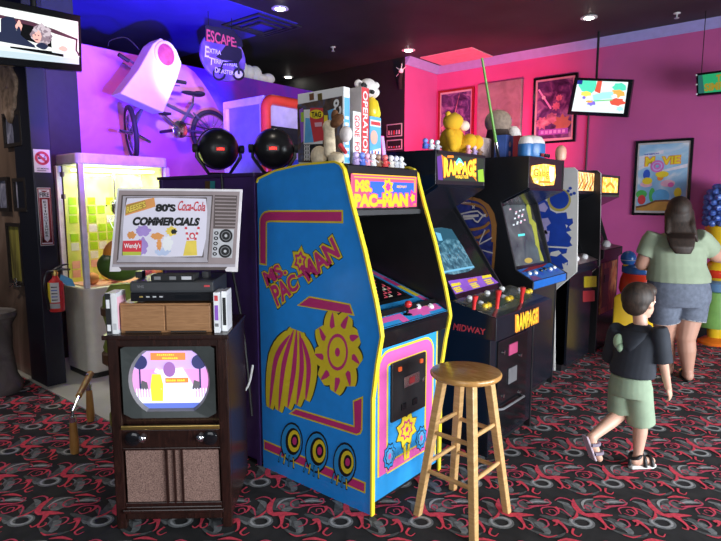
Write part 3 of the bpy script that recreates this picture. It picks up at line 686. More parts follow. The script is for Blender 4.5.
for bd, m, o in ((.05, G_Y, .001), (.0, BROWNP, .002)): b_.text('Galaga', zq(g2, [(362, 262), (482, 264), (482, 198), (362, 194)]), m, (o, 0, 0), bd)
b_.poly(zq(g2, [(470, 180), (500, 185), (498, 270), (478, 285), (468, 230)], (.002, 0, 0)), G_W); b_.poly(zq(g2, [(400, 275), (480, 280), (478, 295), (402, 290)], (.002, 0, 0)), G_O)
b_.obj('marquee', GP['mqb'], recalc=False)
n_ = V((.51, 0, .16)).normalized(); GB = onplane((-1.80, 0, 1.02), n_); b_ = MB()
def g4(x, y): return GB(490+x/4.508, 190+y/4.508)
SCRD = ramp('screen_dim', [(.3, (.03, .045, .05)), (.6, (.08, .10, .10)), (.8, (.16, .18, .18))], 6, 3, .5, .15, emit=.16)
b_.poly(zq(g4, [(48, 78), (150, 40), (240, 325), (115, 345)], n_*.002), SCRD)
WH_ = glow('screen_stars', (.7, .8, .85), .7); CY_ = glow('screen_cyan', (.1, .7, .7), .9); GD_ = glow('screen_gold', (.5, .36, .08), .6)
for k in range(16): x = 85+(k*37) % 45+k*2.2; y = 85+(k*29) % 75; b_.poly(zq(g4, [(x, y), (x+8, y-2), (x+9, y+5), (x+1, y+7)], n_*.003), WH_ if k % 3 else PINKL)
b_.poly(zq(g4, [(125, 200), (155, 196), (156, 206), (126, 210)], n_*.003), CY_)
b_.poly([p+n_*.003 for p in [g4(172+18*math.cos(k*PI/8), 318+12*math.sin(k*PI/8)) for k in range(16)]], GD_)
b_.obj('screen', GP['bez'], recalc=False)
b_ = MB(); YG = mat('bezel_yellow_green', (.35, .36, .04), .3)
b_.poly(zq(g4, [(140, 18), (160, 40), (180, 78), (188, 130), (206, 150), (211, 192), (218, 228), (224, 268), (236, 300), (242, 322), (226, 318), (214, 262), (204, 248), (198, 205), (186, 160), (176, 150), (172, 120), (162, 85), (164, 62)], n_*.003), YG)
b_.obj('bezel_print', GP['bez'], recalc=False)
nd = V((.075, 0, .14)).normalized(); GD = onplane((-1.66, 0, .955), nd); b_ = MB()
def gd(u, w, o=.0015): return V((-1.662-.136*w, a+(b-a)*u, .956+.0735*w))+nd*o
GBL = mat('deck_bright_blue', (.01, .13, .50), .3)
b_.poly([gd(.01, .02), gd(.99, .02), gd(.99, .98), gd(.01, .98)], GBL)
b_.poly([gd(.0, .75, .003), gd(.35, .98, .003), gd(.9, .98, .003), gd(.65, .8, .003), gd(.35, .75, .003)], DRED); b_.poly([gd(.0, .02, .003), gd(.25, .02, .003), gd(.2, .3, .003), gd(.08, .4, .003)], mat('deck_violet', (.18, .06, .2), .4))
for u in (.35, .6, .8): b_.poly([gd(u, .2, .003), gd(u+.1, .25, .003), gd(u+.12, .5, .003), gd(u+.02, .45, .003)], BLUEP)
b_.obj('deck_print', GP['deck'], recalc=False)
b_ = MB(); b_.poly([V((-1.6595, a, .895)), V((-1.6595, b, .895)), V((-1.6595, b, .953)), V((-1.6595, a, .953))], GBL); b_.obj('deck_front_print', GP['deck'], recalc=False)
for u, w, m in ((.15, .55, WHITE), (.30, .5, WHITE), (.48, .55, BLACKG), (.62, .6, BLACKG), (.75, .5, WHITE), (.9, .55, WHITE)): MB().lathe([(.017, 0), (.017, .008), (.012, .014), (.002, .015)], gd(u, w), m, 12, nd).obj('button', ga, smooth=True)
Fg = PY(3.95); b_ = MB(); NS = V((0, -1, 0))
def g3(x, y): return Fg(440+x/4.51, 180+y/4.51)
ol = [(20, 440), (20, 160), (40, 128), (75, 95), (130, 75), (180, 85), (220, 110), (245, 150), (256, 205), (252, 300), (244, 400), (238, 470)]
GA_O = mat('side_art_border', (.30, .13, .035), .4); GA_B = ramp('side_art_blue', [(.35, (.015, .02, .11)), (.55, (.03, .045, .24)), (.7, (.09, .05, .20))], 9, 4, 1, .4); GA_R = mat('side_art_rust', (.40, .10, .03), .4); GA_W = mat('side_art_pale', (.55, .50, .48), .4)
b_.poly(zq(g3, ol, NS*.001), GA_O); c0 = V((128, 270, 0))
b_.poly(zq(g3, [(c0.x+(x-c0.x)*.90, c0.y+(y-c0.y)*.93) for x, y in ol], NS*.002), GA_B)
for l in ([(75, 100), (140, 108), (190, 125), (215, 165)], [(150, 82), (205, 115), (236, 190), (238, 280)], [(60, 200), (110, 225), (190, 215), (225, 190)], [(110, 230), (160, 262), (225, 225)]): b_.ribbon(spline(zq(g3, l, NS*.003)), .022, GA_O, NS)
arr = [(88, 155), (140, 143), (170, 140), (195, 160), (172, 190), (160, 185), (150, 172), (95, 178)]
b_.ribbon(zq(g3, arr, NS*.004), .012, GA_W, NS, True); b_.ribbon(zq(g3, [(105, 165), (175, 160)], NS*.004), .02, GA_W, NS)
for x, y in ((152, 122), (203, 160), (75, 160)): b_.poly([p+NS*.004 for p in [g3(x+10*(1 if k % 2 else .4)*math.cos(k*PI/4), y+12*(1 if k % 2 else .4)*math.sin(k*PI/4)) for k in range(8)]], GA_W)
for l in ([(120, 235), (160, 300)], [(205, 225), (175, 290)], [(160, 300), (235, 260)], [(170, 310), (240, 330)], [(165, 318), (230, 400)], [(150, 310), (190, 420)]): b_.ribbon(zq(g3, l, NS*.004), .010, GA_W, NS)
b_.poly([p+NS*.005 for p in [g3(163+16*math.cos(k*PI/6), 292+20*math.sin(k*PI/6)) for k in range(12)]], GA_R)
b_.text('MIDWAY', zq(g3, [(88, 107), (140, 106), (140, 99), (88, 101)]), GA_W, NS*.004, .02)
b_.obj('side_artwork', GP['near'], recalc=False)

# white-sided machine
WSIDE = mat('white_laminate', (.62, .61, .58), .4, var=.04)
wa, WP, a, b = cabinet('arcade cabinet with white side splashed with bright blue paint shapes', 4.98, 5.62,
    [(-1.85, 0), (-1.88, .74), (-1.695, .925), (-1.70, 1.10), (-1.715, 1.55), (-1.727, 1.80), (-1.76, 1.83), (-2.5, 1.84), (-2.5, 0)],
    (-1.785, 1.625, 1.815), ((-1.79, 1.625), (-2.05, 1.50)), ((-1.86, 1.04), (-2.05, 1.50)), ((-1.705, .90), (-1.71, .98), (-1.86, 1.04)), (-1.76, .90), trim=WSIDE, side=WSIDE)
Fw = PY(4.98); b_ = MB()
def w4(x, y): return Fw(490+x/4.508, 190+y/4.508)
WBL = mat('paint_blue', (.012, .05, .34), .4); WLV = mat('paint_lavender', (.36, .32, .58), .4)
b_.poly(zq(w4, [(180, 60), (240, 40), (262, 55), (272, 90), (300, 105), (345, 100), (350, 130), (372, 128), (375, 150), (355, 165), (368, 182), (345, 190), (368, 215), (360, 235), (372, 250), (350, 258), (345, 285), (322, 290), (352, 318), (350, 340), (325, 330), (332, 358), (300, 352), (262, 335), (180, 300)], NS*.001), WBL)
b_.poly([p+NS*.0015 for p in [w4(312+53*math.cos(k*PI/16), 45+52*math.sin(k*PI/16)) for k in range(32)]], mat('paint_ring', (.40, .33, .08), .4)); b_.poly([p+NS*.002 for p in [w4(313+43*math.cos(k*PI/16), 42+43*math.sin(k*PI/16)) for k in range(32)]], WBL)
for l in ([(215, 70), (245, 55), (262, 80), (250, 100), (225, 95)], [(225, 130), (262, 125), (275, 150), (255, 165), (260, 200), (235, 195)], [(240, 180), (270, 185), (265, 230), (248, 240)]): b_.poly(zq(w4, l, NS*.002), WLV)
for l in ([(275, 280), (310, 272), (322, 285), (300, 300), (270, 296)], [(335, 330), (350, 325), (345, 340)], [(340, 155), (352, 160), (345, 172)]): b_.poly(zq(w4, l, NS*.002), WSIDE)
b_.ribbon(zq(w4, [(255, 255), (372, 262)], NS*.0025), .014, WSIDE, NS)
for x, y in ((352, 5), (365, 20), (380, 15), (362, -8)): b_.poly([p+NS*.001 for p in [w4(x+8*math.cos(k*PI/5), y+7*math.sin(k*PI/5)) for k in range(10)]], WBL)
b_.obj('side_artwork', WP['near'], recalc=False)
GCR = ramp('marquee_cream', [(.3, (.70, .16, .02)), (.5, (.95, .48, .14)), (.7, (1, .78, .45))], 12, 2, 2, .4, emit=.75)
b_ = MB(); b_.poly([V((-1.783, a+.01, 1.635)), V((-1.783, b-.01, 1.635)), V((-1.783, b-.01, 1.80)), V((-1.783, a+.01, 1.80))], GCR)
for k in range(7):
    y = a+.03+.075*k; b_.ribbon([V((-1.782, y, 1.645)), V((-1.782, y+.09, 1.72)), V((-1.782, y+.05, 1.79))], .018, G_O if k % 2 else BROWNP, NX)
b_.obj('marquee', WP['mqb'], recalc=False)
b_ = MB(); b_.poly([V((-1.709, a, .905)), V((-1.709, b, .905)), V((-1.712, b, .978)), V((-1.712, a, .978))], DGREY); b_.poly([V((-1.712, a, .982)), V((-1.712, b, .982)), V((-1.85, b, 1.038)), V((-1.85, a, 1.038))], mat('deck_pale', (.30, .22, .22), .4)); b_.obj('deck_print', WP['deck'], recalc=False)
n2 = V((.06, 0, .15)).normalized()
for u in (.3, .7): MB().lathe([(.03, 0), (.03, .02), (.02, .035), (.002, .04)], V((-1.78, a+.6*u, 1.01)), WHITE, 12, n2).obj('button', wa, smooth=True)
Fq = PX(-1.757)
for (x0, y0, x1, y1), m in (((425, 390, 480, 440), YEL), ((420, 455, 472, 505), REDP)):
    b_ = MB(); p = [Fq(490+x/4.508, 190+y/4.508) for x, y in ((x0, y1), (x1, y1-4), (x1, y0-2), (x0, y0))]; b_.prism(p, (-.012, 0, 0), mat('dim_'+m.name, [c*.6 for c in ((.85, .66, .03) if m is YEL else (.62, .05, .06))], .4)); b_.obj('front_plate', WP['body'])

# last machine by the pink wall
la, LP_, a, b = cabinet('dark arcade cabinet with orange patterned front, last in the row by the pink wall', 5.78, 6.42,
    [(-1.75, 0), (-1.75, .95), (-1.715, .98), (-1.715, 1.06), (-1.86, 1.09), (-1.99, 1.48), (-1.78, 1.60), (-1.78, 1.80), (-2.5, 1.81), (-2.5, 0)],
    (-1.782, 1.60, 1.80), ((-1.78, 1.60), (-2.02, 1.48)), ((-1.87, 1.07), (-2.02, 1.48)), ((-1.72, .97), (-1.72, 1.055), (-1.87, 1.09)), (-1.752, .97))
b_ = MB(); b_.poly([V((-1.7805, a+.05, 1.625)), V((-1.7805, b-.05, 1.625)), V((-1.7805, b-.05, 1.775)), V((-1.7805, a+.05, 1.775))], GW)
b_.ribbon([V((-1.779, a+.15, 1.68)), V((-1.779, a+.3, 1.72)), V((-1.779, a+.45, 1.67))], .03, G_O, NX); b_.obj('marquee', LP_['mqb'], recalc=False)
ORN = ramp('front_orange_art', [(.3, (.05, .015, .012)), (.5, (.28, .07, .03)), (.65, (.45, .20, .06)), (.8, (.08, .10, .12))], 9, 4, 1.5, .4, stretch=(1, 1, .5))
b_ = MB().box((-1.752, a+.05, .40), (-1.744, b-.04, .92), ORN); b_.obj('front_artwork', LP_['body'])
b_ = MB().box((-1.744, a+.10, .46), (-1.740, a+.28, .86), mat('coin_panel', (.10, .03, .02), .4)); b_.obj('coin_door', la, .002)
b_ = MB().box((-1.74, a+.12, .72), (-1.734, a+.26, .8), BLACK); b_.obj('coin_plate', la)
b_ = MB(); b_.poly([V((-1.722, a, 1.058)), V((-1.722, b, 1.058)), V((-1.86, b, 1.0925)), V((-1.86, a, 1.0925))], mat('deck_plum', (.16, .06, .08), .4), (0, 0, .002)); b_.obj('deck_print', LP_['deck'], recalc=False)
MB().ell((-1.79, a+.30, 1.095), .045, WHITE, 14, 8).obj('trackball', la, smooth=True)

# ------------------------------------------------------------------ things on top of the cabinets
TOPA = 1.7275
def lettered(b, s_, q, m, o, bd=.03): b.text(s_, q, m, o, bd)
# big picture box leaning on the near edge of the blue cabinet
BX0 = V((-2.17, 2.085, 0)); BX1 = V((-1.852, 2.092, 0)); zt = 2.09; zb = TOPA
bt = thing('board_game_box', 'largest board game box, dark picture front with white top strip, on the blue cabinet', 'board game', (-2.0, 2.11, zb), 'board game boxes on the blue cabinet')
GAMEP = ramp('box_picture', [(.3, (.02, .02, .02)), (.5, (.10, .06, .045)), (.65, (.06, .09, .2)), (.8, (.3, .22, .16))], 16, 4, 1, .5)
bx = MB().box((-2.17, 2.09, zb), (-1.852, 2.135, zt), WHITE).obj('box_body', bt, .003)
F = PY(2.0895); b_ = MB()
def bb(x, y): return F(290+x/5.41, 70+y/5.41)
b_.poly(zq(bb, [(40, 187), (283, 140), (285, 500), (45, 500)], NS*.001), GAMEP)
b_.poly(zq(bb, [(75, 215), (175, 210), (178, 400), (75, 402)], NS*.0015), WHITE)
b_.poly(zq(bb, [(110, 205), (180, 205), (185, 380), (130, 390), (108, 300)], NS*.002), REDP); b_.poly(zq(bb, [(85, 260), (108, 260), (130, 390), (80, 395)], NS*.0025), SKYP)
b_.poly([p+NS*.003 for p in [bb(145+38*math.cos(k*PI/10), 240+25*math.sin(k*PI/10)) for k in range(20)]], YEL)
b_.text('TAG', zq(bb, [(120, 256), (170, 254), (170, 226), (120, 228)]), BLACK, NS*.004, .03)
b_.poly(zq(bb, [(135, 285), (175, 282), (175, 305), (138, 308)], NS*.003), PINKL); b_.poly(zq(bb, [(185, 245), (205, 245), (205, 310), (185, 312)], NS*.002), YEL); b_.poly(zq(bb, [(60, 230), (76, 228), (78, 280), (60, 282)], NS*.0022), mat('lime_print', (.35, .55, .05), .5))
b_.poly(zq(bb, [(50, 215), (70, 205), (78, 380), (62, 395)], NS*.0012), PURP); b_.poly(zq(bb, [(205, 220), (250, 205), (250, 290), (215, 290)], NS*.0015), SKYP)
b_.text('Co', zq(bb, [(240, 255), (240, 165), (278, 155), (278, 245)]), WHITE, NS*.003, .05)
b_.poly(zq(bb, [(75, 402), (178, 400), (180, 490), (75, 492)], NS*.0016), BLACK)
for k in range(3): b_.ribbon(zq(bb, [(82+12*k, 405), (82+12*k, 490)], NS*.003), .008, WHITE, NS)
for k in range(4): b_.ribbon(zq(bb, [(80, 415+22*k), (108, 415+22*k)], NS*.003), .006, WHITE, NS)
for x in (105, 150): b_.poly(zq(bb, [(x, 130), (x+24, 124), (x+26, 160), (x+2, 166)], NS*.0015), BROWNP if x == 105 else GOLD)
b_.obj('box_print', bx, recalc=False)
b_ = MB(); b_.poly([V((-1.8515, 2.093, zb+.002)), V((-1.8515, 2.132, zb+.002)), V((-1.8515, 2.132, zt-.05)), V((-1.8515, 2.093, zt-.05))], SKYP)
[b_.poly([V((-1.8512, 2.10, zb+.03+.03*k)), V((-1.8512, 2.125, zb+.03+.03*k)), V((-1.8512, 2.125, zb+.045+.03*k)), V((-1.8512, 2.10, zb+.045+.03*k))], WHITE) for k in range(7)]
b_.obj('spine_print', bx, recalc=False)
def spine_box(label, x0, y0, y1, z1, face, spine, txt, tc, x1=-1.855, zoff=0):
    t = thing('board_game_box', label, 'board game', ((x0+x1)/2, (y0+y1)/2, TOPA), 'board game boxes on the blue cabinet')
    o = MB().box((x0, y0, TOPA), (x1, y1, z1), face).obj('box_body', t, .003)
    b = MB(); b.poly([V((x1+.0006, y0+.001, TOPA+.002)), V((x1+.0006, y1-.001, TOPA+.002)), V((x1+.0006, y1-.001, z1-.002)), V((x1+.0006, y0+.001, z1-.002))], spine)
    if txt:
        h0 = TOPA+.04; h1 = z1-.02; w = y1-y0
        b.text(txt, [V((x1+.0012, y0+w*.2, h1)), V((x1+.0012, y0+w*.2, h0)), V((x1+.0012, y1-w*.2, h0)), V((x1+.0012, y1-w*.2, h1))], tc, (0, 0, 0), .02)
    b.obj('spine_print', o, recalc=False); return t
spine_box('white-spined board game box with red letters, between the large picture box and red box', -2.12, 2.160, 2.222, 1.985, LGREY, WHITE, 'GONE  FOR', REDP)
spine_box('tall red-spined board game box with white letters on the blue cabinet', -2.19, 2.226, 2.285, 2.11, mat('box_pale_grey', (.55, .5, .5), .5), REDP, 'OPERATION', WHITE)
tb = spine_box('pale blue board game box with a round baby-pink picture, standing right of the red box', -1.96, 2.292, 2.385, 1.975, SKYP, SKYP, None, None)
b_ = MB(); x = -1.8535
b_.poly([V((x, 2.295, 1.925)), V((x, 2.382, 1.925)), V((x, 2.382, 1.958)), V((x, 2.295, 1.958))], WHITE); b_.poly([V((x+.001, 2.30, 1.932)), V((x+.001, 2.378, 1.932)), V((x+.001, 2.378, 1.95)), V((x+.001, 2.30, 1.95))], REDP)
b_.poly([V((x+.001, 2.325+.030*math.cos(k*PI/10), 1.87+.036*math.sin(k*PI/10))) for k in range(20)], mat('baby_pink', (.75, .42, .34), .5)); b_.poly([V((x, 2.295, 1.73)), V((x, 2.382, 1.73)), V((x, 2.382, 1.82)), V((x, 2.295, 1.80))], WHITE)
for k, m in enumerate((BLUEP, REDP, BLUEP)): b_.poly([V((x+.001, 2.30+.026*k, 1.74)), V((x+.001, 2.318+.026*k, 1.74)), V((x+.001, 2.314+.026*k, 1.805)), V((x+.001, 2.304+.026*k, 1.80))], m)
b_.obj('front_print', tb, recalc=False)
pk = thing('board_game_box', 'slim pink box leaning at the right end of the board games', 'board game', (-1.93, 2.43, TOPA), 'board game boxes on the blue cabinet')
MB().hexa([(-1.98, 2.418, TOPA), (-1.86, 2.418, TOPA), (-1.86, 2.452, TOPA), (-1.98, 2.452, TOPA)], [(-1.98, 2.388, 1.885), (-1.86, 2.388, 1.885), (-1.86, 2.42, 1.887), (-1.98, 2.42, 1.887)], MAGP).obj('box_body', pk, .003)
MB().hexa([(-1.8595, 2.424, TOPA+.003), (-1.8585, 2.424, TOPA+.003), (-1.8585, 2.447, TOPA+.003), (-1.8595, 2.447, TOPA+.003)], [(-1.8595, 2.395, 1.88), (-1.8585, 2.395, 1.88), (-1.8585, 2.415, 1.88), (-1.8595, 2.415, 1.88)], LILAC).obj('spine_print', pk)
FUR_W = mat('plush_cream', (.72, .60, .42), .95, var=.12, scale=60, bump=.4); FUR_WH = mat('plush_white', (.75, .68, .66), .95, var=.1, scale=60, bump=.4); FUR_BR = mat('plush_brown', (.14, .055, .02), .95, var=.2, scale=60, bump=.4)
# cream plush with round nose and brown tuft at the near corner
p = PY(2.075)(330, 160); p.z = TOPA
pl_ = thing('plush_toy', 'cream plush toy with big round muzzle and brown tuft, before the picture box', 'plush toy', p)
def P2(px, py, y): return PY(y)(px, py)
b_ = MB(); c = P2(327, 152, 2.062); b_.ell(P2(319, 156, 2.062), (.055, .026, .05), FUR_W); b_.ell(P2(336, 158, 2.062), (.05, .026, .03), FUR_W); b_.cap(P2(330, 152, 2.062), P2(329, 128, 2.06), .030, .027, FUR_W); b_.obj('body', pl_, smooth=True)
MB().ell(P2(328.5, 127, 2.055), (.034, .024, .033), FUR_W).obj('head', pl_, smooth=True)
MB().ell(P2(346, 134, 2.046), (.034, .026, .038), FUR_WH).obj('muzzle', pl_, smooth=True)
MB().ell(P2(337, 121, 2.05), (.045, .022, .026), FUR_BR, rot=Matrix.Rotation(-.5, 3, 'Y')).ell(P2(335, 116, 2.05), (.02, .018, .03), FUR_BR).obj('hair_tuft', pl_, smooth=True)
MB().tube([P2(340, 145, 2.045), P2(346, 153, 2.045)], [.012, .009], REDP).obj('scarf_end', pl_, smooth=True)
# white dog plush on top of the red box
pd_ = thing('plush_toy', 'white plush dog with dark ear patch and yellow shirt, perched on the board game boxes', 'plush toy', (-1.97, 2.36, 1.975))
pX = PX(-1.93); b_ = MB(); b_.ell(pX(371, 109), (.04, .036, .065), YELP); b_.cap(pX(374, 104), pX(376, 114), .024, .026, mat('plush_yellow', (.75, .62, .04), .9)); b_.obj('shirt', pd_, smooth=True)
MB().ell(pX(368, 88), (.045, .055, .048), FUR_WH).ell(pX(372, 93), (.045, .032, .03), FUR_WH).obj('head', pd_, smooth=True)
MB().ell(pX(358.5, 84), (.018, .026, .022), FUR_WH).obj('ear', pd_, smooth=True); MB().ell(pX(376, 85.5), (.016, .022, .018), FUR_WH).obj('ear', pd_, smooth=True)
MB().ell(PX(-1.892)(364, 86), (.012, .020, .018), BLACKM).obj('eye_patch', pd_, smooth=True, label='black eye patch'); MB().ell(PX(-1.882)(372.5, 92), (.010, .014, .011), BLACKM).obj('nose', pd_, smooth=True)
# row of tiny toy figures along the front of the top
tints = [('lilac', (.42, .30, .55)), ('white', (.7, .7, .72)), ('red', (.6, .06, .06)), ('blue', (.08, .15, .55)), ('brown', (.22, .11, .06)), ('silver', (.5, .5, .55)), ('pink', (.7, .3, .42)), ('pale', (.65, .6, .55))]
spots = [(356, 0), (362, 3), (367, 6), (373, 1), (378, 4), (385, 2), (391, 7), (396, 5), (401, 1)]
where = ['leftmost of the front row', 'before the white-spined box', 'before the red-spined box', 'before the gap right of the red box', 'before the pale blue box', 'beside the slim pink box', 'right of the slim pink box', 'second from the right end of the row', 'rightmost of the row']
def figurine(px_, z, x, tint, label, group, h=.062):
    c = PX(x)(px_, 160); y = c.y
    t = thing('toy_figurine', label, 'toy figurine', (x, y, z), group)
    m = mat('toy_'+tint[0], tint[1], .35); m2 = mat('toy_head', [min(1, q*1.4+.1) for q in tint[1]], .35)
    MB().lathe([(.017, 0), (.020, .004), (.016, h*.25), (.017, h*.45), (.010, h*.6), (.004, h*.62)], (x, y, z), m, 12).cap((x, y-.015, z+h*.5), (x+.012, y-.024, z+h*.28), .006, .005, m, 8).cap((x, y+.015, z+h*.5), (x+.012, y+.024, z+h*.32), .006, .005, m, 8).obj('body', t, smooth=True)
    MB().ell((x, y, z+h*.8), (.016, .016, h*.24), m2, 12, 8).obj('head', t, smooth=True)
    return t
for (px_, k), w in zip(spots, where): figurine(px_, TOPA-.006, -1.83, tints[k], 'tiny '+tints[k][0]+' toy figure on the blue cabinet, '+w, 'tiny toy figures on the blue cabinet')
for px_, k, w in ((425, 3, 'left end'), (431, 1, 'second from the left end'), (437, 5, 'just left of the yellow plush'), (468, 6, 'just right of the yellow plush'), (474, 0, 'right of the pink figure'), (479, 4, 'right end')):
    figurine(px_, 1.858, -1.93, tints[k], 'tiny '+tints[k][0]+' toy figure above the bright yellow marquee, '+w, 'tiny toy figures above the yellow marquee', .06)
# yellow plush on the three-player machine
p = PX(-2.05)(452, 152); z0 = 1.861
yp = thing('plush_toy', 'plump golden yellow plush toy with dark stripes on top of the three-joystick cabinet', 'plush toy', (-2.05, p.y, z0))
FY = ramp('plush_golden', [(.45, (.75, .42, .02)), (.55, (.75, .42, .02)), (.60, (.35, .15, .01)), (.64, (.75, .42, .02))], 4, 0, .6, .95, kind='WAVE', stretch=(.2, .2, 3))
FY2 = mat('plush_gold_plain', (.78, .42, .015), .95, var=.1, scale=60)
y = p.y
MB().ell((-2.05, y, z0+.09), (.085, .10, .095), FY2).cap((-2.02, y-.09, z0+.13), (-1.98, y-.11, z0+.04), .032, .03, FY2).obj('body', yp, smooth=True)
MB().ell((-2.04, y-.01, z0+.215), (.068, .080, .060), FY).ell((-2.05, y-.06, z0+.262), (.018, .022, .02), FY).ell((-2.05, y+.03, z0+.265), (.018, .022, .02), FY).obj('head', yp, smooth=True)
MB().ell((-1.985, y+.045, z0+.19), (.035, .045, .035), mat('plush_pale', (.85, .62, .5), .9)).obj('muzzle', yp, smooth=True)
for dy in (.03, .125): MB().cap((-2.0, y+dy, z0+.05), (-1.94, y+dy+.01, z0+.085), .045, .05, FY2).obj('leg', yp, smooth=True)
# draped mannequin with a plain round head and a green rod
zg = 1.876
p = PX(-2.2)(497, 160); y = p.y
F5 = PX(-2.2)
dm = thing('draped_stand', 'plain round-headed display stand in a dark brown robe between the two glowing marquees', 'display stand', (-2.2, y, zg))
KN = mat('knitted_taupe', (.30, .22, .17), .9, var=.2, scale=40, bump=.5); ROBE = mat('robe_brown', (.055, .035, .03), .9, var=.2); CLOTHP = mat('cloth_rose', (.75, .55, .52), .9)
h = F5(497, 122)
MB().lathe([(.13, 0), (.125, .05), (.10, .18), (.085, .26), (.05, .32), (.02, .33)], (-2.2, y, zg), ROBE, 20).cap((-2.15, y+.07, zg+.20), (-2.08, y+.07, zg+.10), .032, .026, ROBE).obj('robe', dm, smooth=True)
MB().ell((-2.2, y, h.z), (.11, .115, .10), KN, 20, 14).obj('ball_head', dm, smooth=True)
MB().cap((-2.085, y+.06, zg+.10), (-2.06, y+.055, zg+.13), .024, .022, KN).obj('cuff', dm, smooth=True)
b_ = MB(); c1, c2 = F5(471, 136), F5(487, 134)
b_.prism([(-2.24, c1.y, zg), (-2.16, c1.y+.02, zg), (-2.15, c2.y, zg), (-2.24, c2.y+.01, zg)], (0, 0, c1.z-zg), CLOTHP).obj('hanging_cloth', dm, .02)
r0, r1 = PX(-2.05)(496, 142), PX(-2.05)(482, 58)
gr = thing('green_rod', 'long thin green rod standing up in front of the brown robe', 'rod', r0)
GRN = mat('rod_green', (.16, .42, .06), .35)
MB().tube([r0, r0*.6+r1*.4, r1], [.011, .010, .008], GRN, 10).obj('blade', gr, smooth=True)
MB().tube([r0+(r0-r1).normalized()*.13, r0], .014, CHROME, 10).obj('grip', gr, smooth=True)
F6 = PX(-2.12); p = F6(514, 160); q = F6(514, 130)
wp = MB().lathe([(.06, 0), (.072, .04), (.07, q.z-zg-.05), (.055, q.z-zg+.0), (.03, q.z-zg+.03), (.005, q.z-zg+.035)], (-2.135, p.y, zg), FUR_WH, 18)
tag(wp.obj('fluffy_bundle', smooth=True), 'fluffy pale white bundle behind the blue spotted box', 'plush')
def toybox(label, px0, px1, pytop, x, d, m, fn=None):
    F = PX(x); a_, c_ = F(px0, 160), F(px1, pytop); t = thing('toy_box', label, 'toy box', (x-d/2, (a_.y+c_.y)/2, zg))
    o = MB().box((x-d, a_.y, zg), (x, c_.y, c_.z), m).obj('box_body', t, .004)
    if fn:
        b = MB(); fn(b, x, a_.y, c_.y, zg, c_.z); b.obj('front_print', o, recalc=False)
    return t
def spots_(b, x, y0, y1, z0, z1):
    for k, (u, w) in enumerate(((.3, .2), (.7, .4), (.3, .6), (.65, .8), (.75, .1))):
        b.poly([V((x+.001, y0+(y1-y0)*u+.022*math.cos(j*PI/6), z0+(z1-z0)*w+.022*math.sin(j*PI/6))) for j in range(12)], PINKL)
def redframe(b, x, y0, y1, z0, z1):
    b.poly([V((x+.001, y0+.01, z0+.01)), V((x+.001, y1-.01, z0+.01)), V((x+.001, y1-.01, z1-.01)), V((x+.001, y0+.01, z1-.01))], BLACKM)
    b.poly([V((x+.002, (y0+y1)/2+.03*math.cos(j*PI/6), z0+(z1-z0)*.55+.04*math.sin(j*PI/6))) for j in range(12)], LGREY)
toybox('blue box with pale pink spots on top of the warm glowing marquee cabinet', 505.5, 519, 137, -2.0, .10, mat('spot_blue', (.06, .13, .45), .5), spots_)
toybox('black box with a red border beside the blue spotted box', 519.5, 529, 137, -1.90, .06, REDP, redframe)
def dome_toy(label, px0, px1, pyt, x):
    F = PX(x); a_, c_ = F(px0, 160), F(px1, pyt); yc = (a_.y+c_.y)/2; r = (c_.y-a_.y)/2
    t = thing('toy_canister', label, 'toy', (x-r, yc, zg), 'blue toy canisters with white lids')
    hh = c_.z-zg
    MB().lathe([(r*.9, 0), (r*.95, .01), (r*.95, hh*.6), (r*.85, hh*.64)], (x-r, yc, zg), mat('toy_blue', (.03, .16, .42), .35), 20).obj('canister', t, smooth=True)
    MB().lathe([(r*.9, hh*.62), (r*.9, hh*.72), (r*.7, hh*.92), (r*.35, hh), (.003, hh)], (x-r, yc, zg), FUR_WH, 20).obj('lid', t, smooth=True)
    return t
dome_toy('narrower blue toy canister with white lid, next to the red-bordered box', 529.5, 537, 136, -1.79)
t = dome_toy('wider blue toy canister with white lid and red bar, above the warm glowing marquee', 538, 552, 136, -1.765)
c = PX(-1.765)(545, 157); MB().box((-1.775, c.y-.06, zg+.005), (-1.752, c.y+.05, zg+.03), REDP).obj('red_bar', t, .003)
for k in range(3): MB().lathe([(.014, 0), (.014, .01)], (-1.752, c.y-.04+.035*k, zg+.014), BLACK, 12, NX).obj('wheel', t)
c = PX(-1.768)(560.5, 160)
sk = MB().lathe([(.036, 0), (.043, .02), (.045, .06), (.042, .085), (.032, .105), (.012, .118), (.002, .12)], (-1.768, c.y, zg), mat('peach_plastic', (.78, .42, .30), .4), 18)
tag(sk.obj('skittle', smooth=True), 'peach rounded skittle standing at the right end above the warm glowing marquee', 'skittle')

# ------------------------------------------------------------------ pictures and screens on the walls
YW = 7.4
FW = PY(YW-.03)
def picture(label, corners, frame_m, fn, cat='poster', fw=.03, name='framed_poster', group=None):
    P = [FW(*c) for c in corners]     # TL TR BR BL
    x0 = (P[0].x+P[3].x)/2; x1 = (P[1].x+P[2].x)/2; z1 = (P[0].z+P[1].z)/2; z0 = (P[2].z+P[3].z)/2
    t = thing(name, label, cat, ((x0+x1)/2, YW-.015, z0), group)
    b = MB(); y0, y1 = YW-.032, YW
    if fw:
        b.box((x0, y0, z0), (x0+fw, y1, z1), frame_m); b.box((x1-fw, y0, z0), (x1, y1, z1), frame_m); b.box((x0+fw, y0, z0), (x1-fw, y1, z0+fw), frame_m); b.box((x0+fw, y0, z1-fw), (x1-fw, y1, z1), frame_m); b.obj('frame', t)
    b = MB(); m = fn(b, lambda u, w, o=0: V((x0+fw+(x1-x0-2*fw)*u, YW-.02-o, z0+fw+(z1-z0-2*fw)*w))); o = b.obj('print', t, recalc=False)
    return t
def rect(b, f, u0, w0, u1, w1, m, o=.001): b.poly([f(u0, w0, o), f(u1, w0, o), f(u1, w1, o), f(u0, w1, o)], m)
